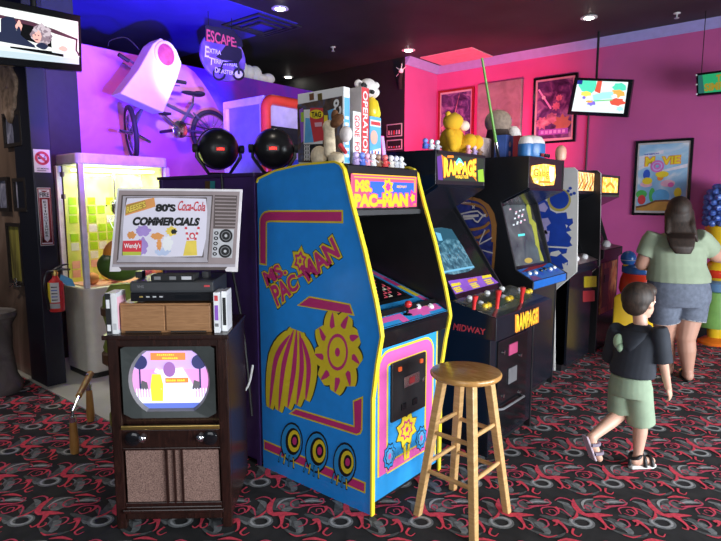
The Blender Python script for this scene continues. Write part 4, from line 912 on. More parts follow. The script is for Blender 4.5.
def blob(b, f, u, w, ru, rw, m, o=.002, n=14, j=.0, s=0): b.poly([f(u+ru*(1+j*math.sin(3*k+s))*math.cos(2*PI*k/n), w+rw*(1+j*math.sin(3*k+s))*math.sin(2*PI*k/n), o) for k in range(n)], m)
NW = V((0, -1, 0))
P_DRK = ramp('poster_night', [(.3, (.03, .02, .06)), (.5, (.10, .05, .18)), (.62, (.25, .14, .32)), (.8, (.5, .35, .4))], 7, 6, 1.2, .25)
P_ROSE = ramp('poster_rose', [(.3, (.10, .05, .10)), (.5, (.45, .20, .28)), (.65, (.75, .45, .45)), (.8, (.85, .7, .6))], 7, 6, 1.2, .25)
P_BOR = mat('poster_border', (.55, .5, .5), .4)
def print1(b, f):
    rect(b, f, 0, 0, 1, 1, P_BOR, 0); rect(b, f, .04, .03, .96, .97, P_DRK); 
    for u, w, r, s in ((.2, .35, .17, 0), (.5, .25, .2, 1), (.75, .38, .14, 2), (.35, .12, .2, 3), (.7, .12, .22, 4)): blob(b, f, u, w, r, r*.7, P_ROSE, .002+.0003*s, 16, .25, s)
    b.ribbon([f(.45, .55, .004), f(.62, .95, .004)], .012, P_ROSE, NW)
picture('dark framed poster nearest the corner of the pink wall, rose and violet picture', [(437.5, 92), (473.5, 85.5), (473, 150), (438, 153)], DRED, print1, group=None)
SLABM = ramp('slab_grey', [(.35, (.26, .22, .22)), (.65, (.40, .34, .34))], 6, 5, .5, .4, metal=.2)
P = [FW(*c) for c in ((478.5, 85), (523, 78.5), (522, 165), (479, 168))]
sl = thing('relief_panel', 'large unframed grey relief panel between the two dark posters on the pink wall', 'wall panel', ((P[0].x+P[1].x)/2, 7.37, P[2].z))
o = MB().box((P[0].x, 7.34, P[2].z), (P[1].x, 7.395, (P[0].z+P[1].z)/2), SLABM).obj('panel', sl, .01)
b_ = MB()
for u, w, ru, rw in ((.45, .60, .075, .10), (.72, .22, .05, .06), (.30, .22, .05, .06)):
    x = P[0].x+(P[1].x-P[0].x)*u; z = P[2].z+(P[0].z-P[2].z)*w; b_.ell((x, 7.34, z), (ru, .04, rw), SLABM, 16, 10)
b_.obj('relief_bosses', o, smooth=True)
def print3(b, f):
    rect(b, f, 0, 0, 1, 1, P_BOR, 0); rect(b, f, .05, .04, .95, .97, P_DRK)
    for u, w, r, s in ((.2, .30, .16, 0), (.45, .36, .15, 1), (.72, .28, .2, 2), (.55, .55, .10, 3), (.62, .68, .08, 5)): blob(b, f, u, w, r, r*.6, P_ROSE if s != 2 else mat('poster_brown', (.35, .16, .09), .4), .002+.0003*s, 16, .25, s)
    b.ribbon([f(.08, .85, .004), f(.42, .52, .004)], .022, mat('poster_beam', (.75, .55, .8), .4), NW)
    blob(b, f, .22, .71, .05, .03, WHITE, .005); rect(b, f, .12, .10, .88, .19, PURP, .004)
    for k in range(6): rect(b, f, .18+.11*k, .12, .25+.11*k, .17, LILAC, .005)
picture('dark framed poster with a pale diagonal beam, partly behind the wall television', [(532.5, 78.5), (577.5, 72.5), (575, 142.5), (532.5, 143.5)], BLACKG, print3)
SKYM = ramp('poster_sky', [(.35, (.22, .45, .70)), (.5, (.35, .58, .78)), (.62, (.75, .78, .85))], 3, 4, 1, .4)
def print4(b, f):
    rect(b, f, 0, 0, 1, 1, P_BOR, 0); rect(b, f, .03, .025, .97, .975, SKYM)
    for w, u0, u1 in ((.78, .0, .5), (.58, .5, 1), (.62, .0, .3)): b.poly([f(u0+.03*(u0 == 0), w, .0015), f(min(u1, .97), w+.06, .0015), f(min(u1, .97), w+.11, .0015), f(u0+.03*(u0 == 0), w+.03, .0015)], mat('poster_cloud', (.78, .74, .82), .5))
    Q = [f(.17, .68, .004), f(.33, .68, .004), f(.33, .795, .004), f(.17, .795, .004)]; b.text('M', Q, ORANGE, (0, .0005, 0), .09); b.text('M', Q, YEL, (0, -.0005, 0), .03)
    Q = [f(.50, .69, .004), f(.82, .70, .004), f(.82, .80, .004), f(.50, .79, .004)]; b.text('VIE', Q, ORANGE, (0, .0005, 0), .09); b.text('VIE', Q, YEL, (0, -.0005, 0), .03)
    b.text('THE SIMPSONS', [f(.13, .825, .004), f(.42, .835, .004), f(.42, .855, .004), f(.13, .845, .004)], BLUEP, (0, 0, 0), .02)
    b.ribbon([f(.40+.085*math.cos(k*PI/12), .665+.055*math.sin(k*PI/12), .005) for k in range(24)], .052, mat('poster_pink', (.62, .16, .50), .4), NW, True)
    b.ribbon([f(.40+.085*math.cos(k*PI/12), .665+.055*math.sin(k*PI/12), .0055) for k in range(24) if 1], .012, LILAC, NW, True)
    # plain coloured balloons and hills in the place of the figures
    for u, w, ru, rw, m in ((.20, .55, .07, .075, BLUEP), (.22, .46, .10, .05, YEL), (.20, .41, .12, .04, PINKL), (.50, .55, .13, .045, YEL), (.47, .50, .06, .04, ORANGE), (.62, .42, .14, .05, PINKL), (.68, .40, .06, .035, MAGP), (.12, .27, .11, .06, GREENP), (.13, .19, .08, .07, REDP), (.50, .24, .17, .10, SKYP), (.33, .26, .06, .10, GREENP), (.82, .29, .07, .07, YEL), (.48, .22, .05, .045, GREENP)): blob(b, f, u, w, ru, rw, m, .002+.0001*(u*10), 18)
    b.poly([f(.03, .03, .006), f(.97, .03, .006), f(.97, .14, .006), f(.60, .17, .006), (f(.40, .16, .006)), f(.22, .10, .006), f(.03, .07, .006)], mat('poster_sand', (.50, .26, .05), .5))
    b.ribbon([f(.03, .08, .007), f(.22, .11, .007), f(.40, .17, .007), f(.60, .18, .007), f(.97, .15, .007)], .02, BROWNP, NW)
picture('sky blue framed film poster with big yellow title, on the wall behind the woman', [(636, 141.5), (693.5, 137.5), (689, 217), (631.5, 214)], BLACKG, print4, fw=.028)
# small photo prints on the black wall
FB = PY(6.575)
for (x0, y0, x1, y1), lb in (((387, 123, 402.5, 137.5), 'upper of two small framed photographs on the black wall'), ((387, 139, 402.5, 150.5), 'lower of two small framed photographs on the black wall')):
    p, q = FB(x0, y1), FB(x1, y0); t = thing('photo_print', lb, 'photograph', ((p.x+q.x)/2, 6.57, p.z))
    o = MB().box((p.x, 6.565, p.z), (q.x, 6.58, q.z), LGREY).obj('mount', t, .002); b = MB()
    b.poly([V((p.x+.015, 6.563, p.z+.015)), V((q.x-.015, 6.563, p.z+.015)), V((q.x-.015, 6.563, q.z-.015)), V((p.x+.015, 6.563, q.z-.015))], BLACKM)
    for k in range(5): b.poly([V((p.x+.03+.045*k, 6.561, p.z+.03)), V((p.x+.06+.045*k, 6.561, p.z+.03)), V((p.x+.055+.045*k, 6.561, q.z-.09)), V((p.x+.035+.045*k, 6.561, q.z-.09))], (PINKL, LGREY, REDP, LGREY, PINKL)[k])
    b.obj('print', t, recalc=False)
# star-shaped spot clamp on the end of the black wall
c = PY(6.45)(401, 71)
cl = thing('clamp_light', 'small white spiky clamp light at the end of the black wall, under the crown moulding', 'lamp', c)
MB().ell(c, (.035, .03, .035), WHITE).obj('head', cl, smooth=True)
b_ = MB()
for a_ in (.5, 1.4, 2.5, 3.8): b_.tube([c, c+V((.10*math.cos(a_), 0, .10*math.sin(a_)))], [.012, .003], WHITE, 6)
b_.obj('fins', cl); MB().tube([c+V((0, 0, -.02)), c+V((-.04, .03, -.10)), c+V((-.10, .125, -.2))], .03, BLACKM, 10).obj('holder', cl, smooth=True)
# wall television
def tvset(label, P, th, back, fn, em, name='television'):
    # P: TL TR BR BL of the front of the frame; the screen is set inside it
    A = [V(p) for p in P]; n = (A[1]-A[0]).cross(A[3]-A[0]).normalized()
    if n.dot(V((0, 0, EYE))-A[0]) < 0: n = -n
    t = thing(name, label, 'television', sum(A, V((0, 0, 0)))/4)
    MB().hexa([p-n*th for p in A], A, BLACKG).obj('housing', t, .006)
    def f(u, w, o=0): return (A[3]*(1-u)+A[2]*u)*(1-w)+(A[0]*(1-u)+A[1]*u)*w+n*(.0015+o)
    b = MB(); fn(b, f); b.obj('screen', t, recalc=False)
    return t, A, n
E_W = glow('tv_white', (.85, 1, .97), .8); E_M = glow('tv_mint', (.10, .75, .50), .9); E_R = glow('tv_red', (.75, .10, .06), .9); E_O = glow('tv_orange', (.95, .40, .08), 1); E_Y = glow('tv_yellow', (1, .75, .12), 1); E_P = glow('tv_violet', (.25, .18, .75), .9); E_A = glow('tv_aqua', (.35, .85, .8), 1); E_N = glow('tv_navy', (.02, .04, .30), .8); E_G = glow('tv_leaf', (.15, .6, .2), .9)
def cartoon(b, f):
    rect(b, f, .07, .10, .93, .93, E_W, 0)
    b.poly([f(.10, .80, .001), f(.18, .65, .001), f(.35, .60, .001), f(.42, .72, .001), f(.40, .93, .001), f(.12, .93, .001)], E_M); rect(b, f, .07, .83, .16, .93, E_N, .0015)
    b.poly([f(.42, .93, .002), f(.50, .93, .002), f(.50, .60, .002), f(.40, .66, .002)], E_R)
    blob(b, f, .80, .78, .11, .12, E_M, .0015, 14, .15); blob(b, f, .78, .62, .12, .10, E_O, .002, 14, .2); blob(b, f, .80, .40, .12, .10, E_R, .0025, 14, .2, 1); blob(b, f, .74, .55, .05, .06, E_W, .003)
    blob(b, f, .26, .58, .09, .07, E_Y, .002, 12, .2); blob(b, f, .24, .48, .03, .04, E_P, .003); blob(b, f, .38, .34, .07, .07, E_P, .002, 12, .2); blob(b, f, .34, .38, .06, .03, E_O, .0025)
    b.ribbon([f(.40, .47, .003), f(.55, .55, .003), f(.72, .58, .003)], .07, E_A, (-.3, -.9, -.2)); b.ribbon([f(.42, .40, .0035), f(.6, .43, .0035), f(.72, .45, .0035)], .012, E_G, (-.3, -.9, -.2))
    blob(b, f, .86, .22, .05, .06, E_A, .002, 12, .3)
Ft = PY(6.95); Ft2 = PY(7.02)
tw, TA, tn = tvset('flat television with a bright cartoon scene, tilted down from the pink wall', [Ft(574.5, 77.5), Ft(633, 79.5), Ft2(627.5, 117.5), Ft2(567, 114.5)], .06, None, cartoon, None)
c = (TA[0]+TA[1])/2
MB().tube([V((c.x-.11, 7.07, H)), V((c.x-.11, 7.07, c.z-.1))], .014, BLACK).obj('ceiling_pole', tw, smooth=True)
MB().box((c.x-.16, 7.075, c.z-.26), (c.x+.06, 7.11, c.z-.06), BLACK).obj('mount_plate', tw)
g1, g2_ = FW(588, 118), FW(585, 172)
tag(MB().tube([V((g1.x, 7.385, g1.z+.4)), V((g2_.x, 7.385, 0.9))], .010, DGREY, 8).obj('cable_conduit', smooth=True), 'thin grey cable conduit running down the pink wall below the wall television', 'conduit')
# hanging green sign at the right edge
F7 = PY(7.0); A = [F7(696, 73.5), F7(752, 66), F7(752, 91), F7(696.5, 96)]
gs = thing('hanging_sign', 'green hanging sign with yellow lettering in a black case at the right edge', 'sign', sum(A, V((0, 0, 0)))/4)
MB().hexa(A, [p+V((0, .06, 0)) for p in A], BLACKG).obj('sign_case', gs, .004)
b_ = MB(); f = lambda u, w, o=0: (A[3]*(1-u)+A[2]*u)*(1-w)+(A[0]*(1-u)+A[1]*u)*w+V((0, -.002-o, 0))
SG = glow('sign_green', (.02, .42, .16), .55); SGD = glow('sign_teal', (.03, .18, .16), .4); SGY = glow('sign_gold', (.32, .22, .015), .7)
b_.poly([f(.04, .10), f(.97, .10), f(.97, .90), f(.04, .90)], SG); b_.poly([f(.04, .10, .001), f(.15, .10, .001), f(.12, .90, .001), f(.04, .90, .001)], SGD)
b_.text('THE', [f(.38, .55, .002), f(.62, .55, .002), f(.62, .84, .002), f(.38, .80, .002)], SGY, (0, 0, 0), .05); b_.text('SIMPSONS', [f(.16, .18, .002), f(.92, .22, .002), f(.92, .52, .002), f(.16, .48, .002)], SGY, (0, 0, 0), .05)
b_.obj('sign_face', gs, recalc=False)
for k, p in enumerate((A[0]*.97+A[1]*.03, A[0]*.05+A[1]*.95)): MB().tube([p+V((.03, .03, 0)), V((p.x+.03, p.y+.03, H))], .004, BLACK, 6).obj('hanging_wire', gs)
b_ = MB()
for w in (.08, .5, .92): b_.ell(f(.005, w, .004), .010, WHITE, 8, 6)
b_.obj('bulbs', gs, smooth=True)
# television at the upper left, hung from the ceiling
def still(b, f):
    EW = glow('tv_cream', (.93, .97, .93), .8); EC = glow('tv_pale', (.80, .90, .92), .75); ED = glow('tv_ink', (.012, .02, .07), .6); EB = glow('tv_brown', (.09, .025, .05), .8); ES = glow('tv_skin', (.85, .42, .36), 1.0); EH = glow('tv_blond', (.50, .42, .46), 1.0); EHD = glow('tv_blond_dark', (.25, .18, .22), .9)
    rect(b, f, .04, .12, .97, .88, EC, 0); rect(b, f, .04, .30, .97, .88, EW, .0005); rect(b, f, .04, .12, .97, .22, glow('tv_shade', (.60, .74, .80), .75), .0006)
    U = lambda x, y, o: f((x-0+95)/(548+95), 1-(y-40)/(450-40), o)
    b.ribbon([U(-90, 140, .001), U(100, 155, .001), U(200, 160, .001), U(350, 185, .001), U(510, 225, .001), U(505, 300, .001), U(530, 345, .001)], .022, EB, tn2)
    b.poly([U(0, 165, .002), U(40, 140, .002), U(85, 140, .002), U(105, 180, .002), U(100, 220, .002), U(150, 262, .002), U(220, 300, .002), U(230, 318, .002), U(-90, 300, .002), U(-90, 260, .002), U(0, 245, .002)], ED)
    blob2 = lambda x, y, rx, ry, m, o, j=.1: b.poly([U(x+rx*(1+j*math.sin(5*k))*math.cos(2*PI*k/18), y+ry*(1+j*math.sin(5*k))*math.sin(2*PI*k/18), o) for k in range(18)], m)
    blob2(120, 190, 22, 34, ES, .0025, .2); blob2(118, 225, 15, 30, ED, .003)
    hr = random.Random(2)
    blob2(265, 225, 62, 68, EHD, .0026, .05)
    for k in range(46):
        a_ = hr.random()*2*PI; q = .35+.65*hr.random(); blob2(268+66*q*math.cos(a_), 228+76*q*math.sin(a_), 10+8*hr.random(), 9+8*hr.random(), EHD if hr.random() < .42 else EH, .0028+.00002*k, .1)
    blob2(240, 238, 30, 42, ES, .0040, .04); blob2(228, 232, 5, 4, ED, .0042, 0); blob2(250, 232, 5, 4, ED, .0042, 0); blob2(238, 262, 11, 4, EB, .0042, 0)
    for k in range(12): blob2(215+9*k, 182+12*abs(k-5)**1.1*.5-10*(k % 2), 13, 12, EH if k % 3 else EHD, .0044+.00002*k, .1)
    blob2(275, 300, 40, 22, ED, .0039); blob2(420, 300, 32, 18, ES, .003); b.poly([U(340, 310, .002), U(380, 285, .002), U(470, 315, .002), U(540, 345, .002), U(340, 335, .002)], EC)
tn2 = V((.5, -.8, .1))
p_ = lambda px, py, d: atf(px, py, d)
tvP = [p_(-14, -4.0, 3.9), p_(80.5, 15.5, 4.15), p_(82, 71.5, 4.15), p_(-14, 63.5, 3.9)]
tl_, TA2, tn2_ = tvset('flat television showing two people in a pale car, hung by the navy pillar', tvP, .05, None, still, None)
c = sum(TA2, V((0, 0, 0)))/4-tn2_*.085
MB().tube([c, V((c.x, c.y, H))], .02, BLACK, 10).obj('ceiling_pole', tl_, smooth=True); MB().hexa([c+V((-.04, 0, -.06)), c+V((.04, 0, -.06)), c+V((.04, 0, .06)), c+V((-.04, 0, .06))], [c+tn2_*.035+V((-.04, 0, -.06)), c+tn2_*.035+V((.04, 0, -.06)), c+tn2_*.035+V((.04, 0, .06)), c+tn2_*.035+V((-.04, 0, .06))], BLACK).obj('mount_plate', tl_)

# ------------------------------------------------------------------ signs and extinguisher on the pillar
FP = PX(-4.9); XS = -4.892
def plate(name, label, corners, fn):
    P = [FP(*c) for c in corners]; y0 = (P[0].y+P[3].y)/2; y1 = (P[1].y+P[2].y)/2; z1 = (P[0].z+P[1].z)/2; z0 = (P[2].z+P[3].z)/2
    t = thing(name, label, 'sign', (-4.9, (y0+y1)/2, z0)); o = MB().box((-4.9, y0, z0), (XS, y1, z1), WHITE).obj('plate', t, .003)
    b = MB(); fn(b, lambda u, w, o=0: V((XS+.0006+o, y0+(y1-y0)*u, z0+(z1-z0)*w)), (y1-y0), (z1-z0)); b.obj('print', o, recalc=False)
    return t
def nosmoke(b, f, W, Hh):
    cy, cz, r = .5, .62, .36
    C = lambda a, q: f(cy+q*math.cos(a), cz+q*W/Hh*math.sin(a), .001)
    rect(b, f, .25, .58, .62, .66, BLACK, .0005); rect(b, f, .64, .58, .70, .66, BLACK, .0005); b.ribbon([f(.66, .68, .0006), f(.70, .75, .0006), f(.66, .80, .0006)], .006, BLACK, NX)
    b.ribbon([C(k*PI/16, r) for k in range(32)], .020, REDP, NX, True); b.ribbon([C(2.36, r), C(-.785, r)], .018, REDP, NX)
    b.text('NO SMOKING', [f(.15, .14, .001), f(.85, .14, .001), f(.85, .20, .001), f(.15, .20, .001)], BLACK, (0, 0, 0), .02); rect(b, f, .15, .07, .7, .10, MGREY, .001)
plate('no_smoking_sign', 'white no smoking sign with red crossed circle on the navy pillar', [(33, 150), (49.5, 149), (50.5, 173), (34, 172)], nosmoke)
def firesign(b, f, W, Hh):
    b.ribbon([f(.06, .02, .0005), f(.94, .02, .0005), f(.94, .98, .0005), f(.06, .98, .0005)], .008, DRED, NX, True)
    rect(b, f, .12, .05, .30, .80, DRED); rect(b, f, .70, .05, .88, .80, DRED); rect(b, f, .12, .80, .88, .83, DRED)
    b.text('FIRE', [f(.16, .845, .001), f(.84, .845, .001), f(.84, .915, .001), f(.16, .915, .001)], BLACK, (0, 0, 0), .03); b.poly([f(.25, .95, .001), f(.75, .95, .001), f(.6, .925, .001), f(.4, .925, .001)], DRED)
    for k, ch in enumerate('EXTINGUISHER'):
        z = .775-.053*k; wd = .10 if ch != 'I' else .03; b.text(ch, [f(.5-wd, z-.038, .001), f(.5+wd, z-.038, .001), f(.5+wd, z, .001), f(.5-wd, z, .001)], BLACK, (0, 0, 0), .02)
    b.poly([f(.12, .05, .001), f(.88, .05, .001), f(.88, .16, .001), f(.5, .06, .001), f(.12, .16, .001)], DRED)
plate('fire_extinguisher_sign', 'tall white fire extinguisher sign with red arrow on the navy pillar', [(36.5, 188), (50, 187.5), (54, 244.5), (40.5, 246.5)], firesign)
FE = PX(-4.80); c0 = FE(57.5, 311); c1 = FE(55.5, 279); x, y = -4.80, c0.y
fe = thing('fire_extinguisher', 'red fire extinguisher with blue tag hung on the navy pillar', 'fire extinguisher', (x, y, c0.z))
h = c1.z-c0.z; r = .058
fb = MB().lathe([(r*.92, 0), (r, .012), (r, h*.82), (r*.9, h*.92), (r*.55, h), (.022, h+.015), (.02, h+.04)], (x, y, c0.z), RED, 24).obj('tank', fe, smooth=True)
b_ = MB()
for k in range(10):
    a0 = -1.9+k*.19; a1 = a0+.19; R = r+.0012
    for z0, z1, m in ((.08, .24, YEL if k < 4 else WHITE), (.03, .07, LGREY)): b_.poly([V((x+R*math.cos(a0), y+R*math.sin(a0), c0.z+z0)), V((x+R*math.cos(a1), y+R*math.sin(a1), c0.z+z0)), V((x+R*math.cos(a1), y+R*math.sin(a1), c0.z+z1)), V((x+R*math.cos(a0), y+R*math.sin(a0), c0.z+z1))], m)
for k in range(5):
    a0 = -1.0; R = r+.002; b_.ribbon([V((x+R*math.cos(a0+.15*j), y+R*math.sin(a0+.15*j), c0.z+.10+.026*k)) for j in range(6)], .006, BLUEP if k % 2 else BLACK, (1, 0, 0))
b_.obj('label_print', fb, recalc=False)
zt = c0.z+h+.04
MB().lathe([(.022, 0), (.022, .04), (.012, .045)], (x, y, zt-.01), GOLD, 14).obj('valve', fe, smooth=True)
MB().tube([(x, y, zt+.02), (x+.02, y+.05, zt+.035), (x+.02, y+.11, zt+.03)], [.012, .010, .008], BLACK).obj('handle', fe, smooth=True); MB().tube([(x, y, zt+.035), (x+.02, y+.05, zt+.07), (x+.02, y+.10, zt+.075)], [.010, .009, .007], BLACK).obj('lever', fe, smooth=True)
MB().tube(spline([(x, y, zt+.02), (x+.03, y-.07, zt+.02), (x+.03, y-.10, zt-.08), (x+.02, y-.075, zt-.22), (x+.015, y-.07, zt-.28)]), .011, BLACK).obj('hose', fe, smooth=True)
MB().prism([(x+.03, y+.03, zt), (x+.05, y+.11, zt-.05), (x+.05, y+.13, zt-.11), (x+.035, y+.07, zt-.10), (x+.03, y+.02, zt-.05)], (.002, 0, 0), SKYP).obj('inspection_tag', fe)
MB().box((-4.9, y-.03, c0.z+h*.6), (x-.05, y+.03, c0.z+h*.75), BLACK).obj('wall_bracket', fe)

# ------------------------------------------------------------------ lit claw machine behind the pillar
XC, YC = -4.83, 2.14; Y1 = 2.98; X1 = -5.31; ZB = .80; ZT = 1.85
cm = thing('claw_machine', 'white claw machine with bright yellow lit glass case, behind the navy pillar', 'claw machine', ((XC+X1)/2, (YC+Y1)/2, 0))
def rounded(x0, y0, x1, y1, r, corner):
    pts = []
    for (cx, cy, a0) in ((x1-r, y0+r, -PI/2), (x1-r, y1-r, 0), (x0+r, y1-r, PI/2), (x0+r, y0+r, PI)):
        for k in range(6): pts.append((cx+r*math.cos(a0+k*PI/10), cy+r*math.sin(a0+k*PI/10)))
    return pts
base_xy = rounded(X1, YC, XC, Y1, .07, 1)
MB().prism([(px, py, .05) for px, py in base_xy], (0, 0, ZB-.05), CREAM).obj('base_cabinet', cm, .012, True)
MB().prism([(px*.985-.07, py*.985+.035, 0) for px, py in base_xy], (0, 0, .05), BLACK).obj('plinth', cm)
MB().prism([(px, py, ZT) for px, py in base_xy], (0, 0, .09), mat('case_lilac_white', (.68, .66, .76), .4)).obj('top_cap', cm, .01)
b_ = MB(); CASEW = mat('case_post', (.66, .66, .76), .4)
for (px, py) in ((XC-.022, YC+.022), (XC-.022, Y1-.022), (X1+.022, YC+.022), (X1+.022, Y1-.022)): MB().box((px-.022, py-.022, ZB), (px+.022, py+.022, ZT), CASEW).obj('corner_post', cm, .005)
CK = MB(); YGL = ramp('case_lining', [(.4, (.74, .84, .14)), (.6, (.84, .88, .26))], 5, 2, 0, .5); YG2 = mat('lining_green', (.42, .74, .008), .5); YGP = mat('lining_pink', (.85, .45, .35), .5); YGW = mat('lining_white', (.85, .87, .72), .5)
CK.box((X1+.05, YC+.05, ZB), (X1+.06, Y1-.05, ZT), YGL); CK.box((X1+.06, Y1-.06, ZB), (XC-.05, Y1-.05, ZT), YGL); CK.box((X1+.06, YC+.05, ZB-.01), (XC-.05, Y1-.06, ZB+.01), YGP)
rr = random.Random(3)
for i in range(8):
    for j in range(9):
        z = ZB+.05+.082*j; y = YC+.08+.085*i
        if rr.random() < .8: m = rr.choice([YG2, YG2, YG2, YGW, YGP if j < 3 else YG2]); CK.box((X1+.06, y, z), (X1+.063, y+.07, z+.068), m)
        x = X1+.08+.066*i
        if rr.random() < .8 and x < XC-.1: m = rr.choice([YG2, YG2, YG2, YGW, YGP if j < 3 else YG2]); CK.box((x, Y1-.063, z), (x+.055, Y1-.06, z+.068), m)
CK.obj('case_lining', cm)
GL = glassmat('case_glass', (.97, 1, .95), .06)
MB().box((X1+.044, YC+.012, ZB), (XC-.044, YC+.018, ZT), GL).obj('glass_pane', cm); MB().box((XC-.018, YC+.044, ZB), (XC-.012, Y1-.044, ZT), GL).obj('glass_pane', cm)
MB().box((X1+.1, YC+.1, ZT-.05), (XC-.1, Y1-.1, ZT-.03), glow('case_lamp', (1, .98, .82), 2.5)).obj('case_lamp', cm)
for z in (1.50, 1.76): MB().tube([(X1+.06, YC+.25 if z < 1.6 else YC+.3, z), (XC-.06, YC+.25 if z < 1.6 else YC+.3, z)], .008, CHROME).obj('gantry_rail', cm, smooth=True)
cw = MB(); c = V((XC-.3, YC+.45, 1.42)); cw.lathe([(.03, 0), (.045, .03), (.045, .12), (.02, .13)], c, CHROME, 16)
for k in range(3):
    a_ = k*2.09; cw.tube([c, c+V((.06*math.cos(a_), .06*math.sin(a_), -.05)), c+V((.03*math.cos(a_), .03*math.sin(a_), -.13))], .007, CHROME)
cw.tube([c+V((0, 0, .12)), V((c.x, c.y, ZT-.05))], .008, CHROME); cw.obj('claw', cm, smooth=True)
MB().lathe([(.035, 0), (.035, .006), (.028, .008), (.028, .003)], (XC, 2.32, .67), mat('vent_tan', (.30, .26, .20), .5), 20, NX).obj('lock_plate', cm, smooth=True)
for zz in (1.77, 1.58): MB().box((X1+.12, YC-.004, zz-.02), (X1+.18, YC+.012, zz+.02), MGREY).obj('hinge', cm, .002)
pm = [mat('prize_'+n, c, .8) for n, c in (('orange', (.85, .35, .12)), ('pink', (.8, .3, .35)), ('lemon', (.85, .75, .15)), ('rose', (.75, .12, .2)))]
pk = [('orange', 'nearest the corner post'), ('pink', 'at the left end by the hinges'), ('lemon', 'in the middle of the case'), ('rose', 'towards the right end'), ('orange', 'behind the printed television board'), ('pink', 'just right of the corner post')]
for k, ((nm, w), (dx, dy)) in enumerate(zip(pk, ((-.14, .12), (-.48, .13), (-.3, .35), (-.13, .62), (-.15, .75), (-.13, .33)))):
    o = MB().ell((XC+dx, YC+dy, ZB+.065), (.062, .062, .055), pm[k % 4], 14, 10).obj('prize_ball', smooth=True)
    tag(o, nm+' soft prize ball inside the lit claw machine, '+w, 'ball', 'prize balls in the claw machine')

# ------------------------------------------------------------------ bicycle on the mural wall, sign, lamps
XB = -5.42; B = PX(XB); NXp = V((1, 0, 0))
bk = thing('bicycle', 'small bicycle with a white wrapped front bundle, mounted on the blue mural wall', 'bicycle', B(180, 130))
def zb_(x, y): return B(90+x/3.8625, 30+y/3.8625)
TYRE = mat('tyre_black', (.03, .03, .035), .7); BFR = mat('bike_frame_grey', (.20, .20, .26), .3, .6); GRIP = mat('grip_black', (.02, .02, .025), .6)
def wheel(c, R, ax, name='wheel'):
    ax = V(ax).normalized(); u = ax.cross(V((0, 0, 1))).normalized(); w = u.cross(ax)
    ring = lambda r, k, n: c+(u*math.cos(2*PI*k/n)+w*math.sin(2*PI*k/n))*r
    o = MB().tube([ring(R-.022, k, 40) for k in range(40)], .024, TYRE, 10, closed=True).obj(name, bk, smooth=True)
    MB().tube([ring(R-.05, k, 40) for k in range(40)], .009, CHROME, 8, closed=True).obj('rim', o, smooth=True)
    b = MB()
    for k in range(18): b.tube([c+ax*(.02 if k % 2 else -.02), ring(R-.05, k, 18)], .002, CHROME, 4)
    b.obj('spokes', o); MB().lathe([(.018, -.04), (.024, -.03), (.012, -.02), (.012, .02), (.024, .03), (.018, .04)], c, CHROME, 12, ax).obj('hub', o, smooth=True)
    return o
rc = zb_(469, 402); wheel(rc, .262, NXp)
cr = zb_(338, 385); hd = zb_(205, 215); hb = zb_(200, 262); st = zb_(392, 262); tb_ = zb_(400, 338)
fc = V((XB+.02, hd.y-.10, hb.z-.42)); fc = zb_(160, 395); wheel(fc, .262, V((.35, 1, .10)))
b_ = MB(); b_.tube([zb_(235, 258), zb_(398, 338)], .017, BFR).tube([zb_(235, 275), cr], .019, BFR).tube([zb_(398, 285), cr], .016, BFR).tube([cr+V((.04, 0, 0)), rc+V((.05, 0, 0))], .010, BFR).tube([cr-V((.04, 0, 0)), rc-V((.05, 0, 0))], .010, BFR).tube([zb_(392, 320)+V((.03, 0, 0)), rc+V((.05, 0, 0))], .009, BFR).tube([zb_(392, 320)-V((.03, 0, 0)), rc-V((.05, 0, 0))], .009, BFR).tube([zb_(228, 238), zb_(222, 292)], .022, BFR)
b_.obj('frame', bk, smooth=True)
fo = V((.07, -.02, 0))
b_ = MB()
for s in (-1, 1): b_.tube([zb_(205, 300), zb_(190, 320)+fo*s*1.0, fc+V((.05*s, .045*s*-.4, 0))+fo*s*.3], .013, BFR)
b_.obj('fork', bk, smooth=True)
for (p, q) in (((100, 390), (152, 402)), ((178, 410), (222, 434))): MB().tube([zb_(*p)+V((.05, 0, 0)), zb_(*q)+V((.05, 0, 0))], .017, CHROME, 10).obj('foot_peg', bk, smooth=True)
MB().tube(spline([zb_(112, 95), zb_(178, 138), zb_(205, 215), zb_(300, 205), zb_(318, 196), zb_(368, 203)]), .012, BFR).obj('handlebar', bk, smooth=True)
for p, q in (((110, 94), (150, 120)), ((325, 196), (370, 204))): MB().tube([zb_(*p), zb_(*q)], .019, GRIP, 10).obj('grip', bk, smooth=True)
for l in ([(178, 138), (150, 145), (118, 128)], [(318, 198), (312, 215), (340, 217)]): MB().tube([zb_(*q)+V((.03, 0, 0)) for q in l], .006, CHROME, 6).obj('brake_lever', bk, smooth=True)
MB().tube(spline([zb_(60, 65)+V((.05, 0, 0)), zb_(80, 40), zb_(140, 30), zb_(190, 75)]), .005, GRIP, 6).obj('brake_cable', bk, smooth=True)
sd = zb_(400, 246); b_ = MB().ell(sd+V((0, -.02, 0)), (.055, .13, .022), GRIP).ell(sd+V((0, .06, .005)), (.085, .07, .03), GRIP); so = b_.obj('saddle', bk, smooth=True); MB().tube([sd, zb_(396, 290)], .012, CHROME).obj('seat_post', bk, smooth=True)
ch = MB().lathe([(.085, -.004), (.09, 0), (.085, .004)], cr+V((.05, 0, 0)), CHROME, 28, NXp).obj('chainring', bk, smooth=True)
MB().tube([cr+V((.06, 0, 0)), zb_(268, 330)+V((.08, 0, 0))], .012, CHROME).obj('crank_arm', bk, smooth=True); c = zb_(265, 327)+V((.12, 0, 0)); MB().box((c.x-.04, c.y-.05, c.z-.012), (c.x+.04, c.y+.05, c.z+.012), GRIP).obj('pedal', bk, .004)
MB().tube([cr+V((.055, 0, .07)), rc+V((.055, 0, .035))], .005, GRIP).tube([cr+V((.055, 0, -.07)), rc+V((.055, 0, -.035))], .005, GRIP).obj('chain', bk)
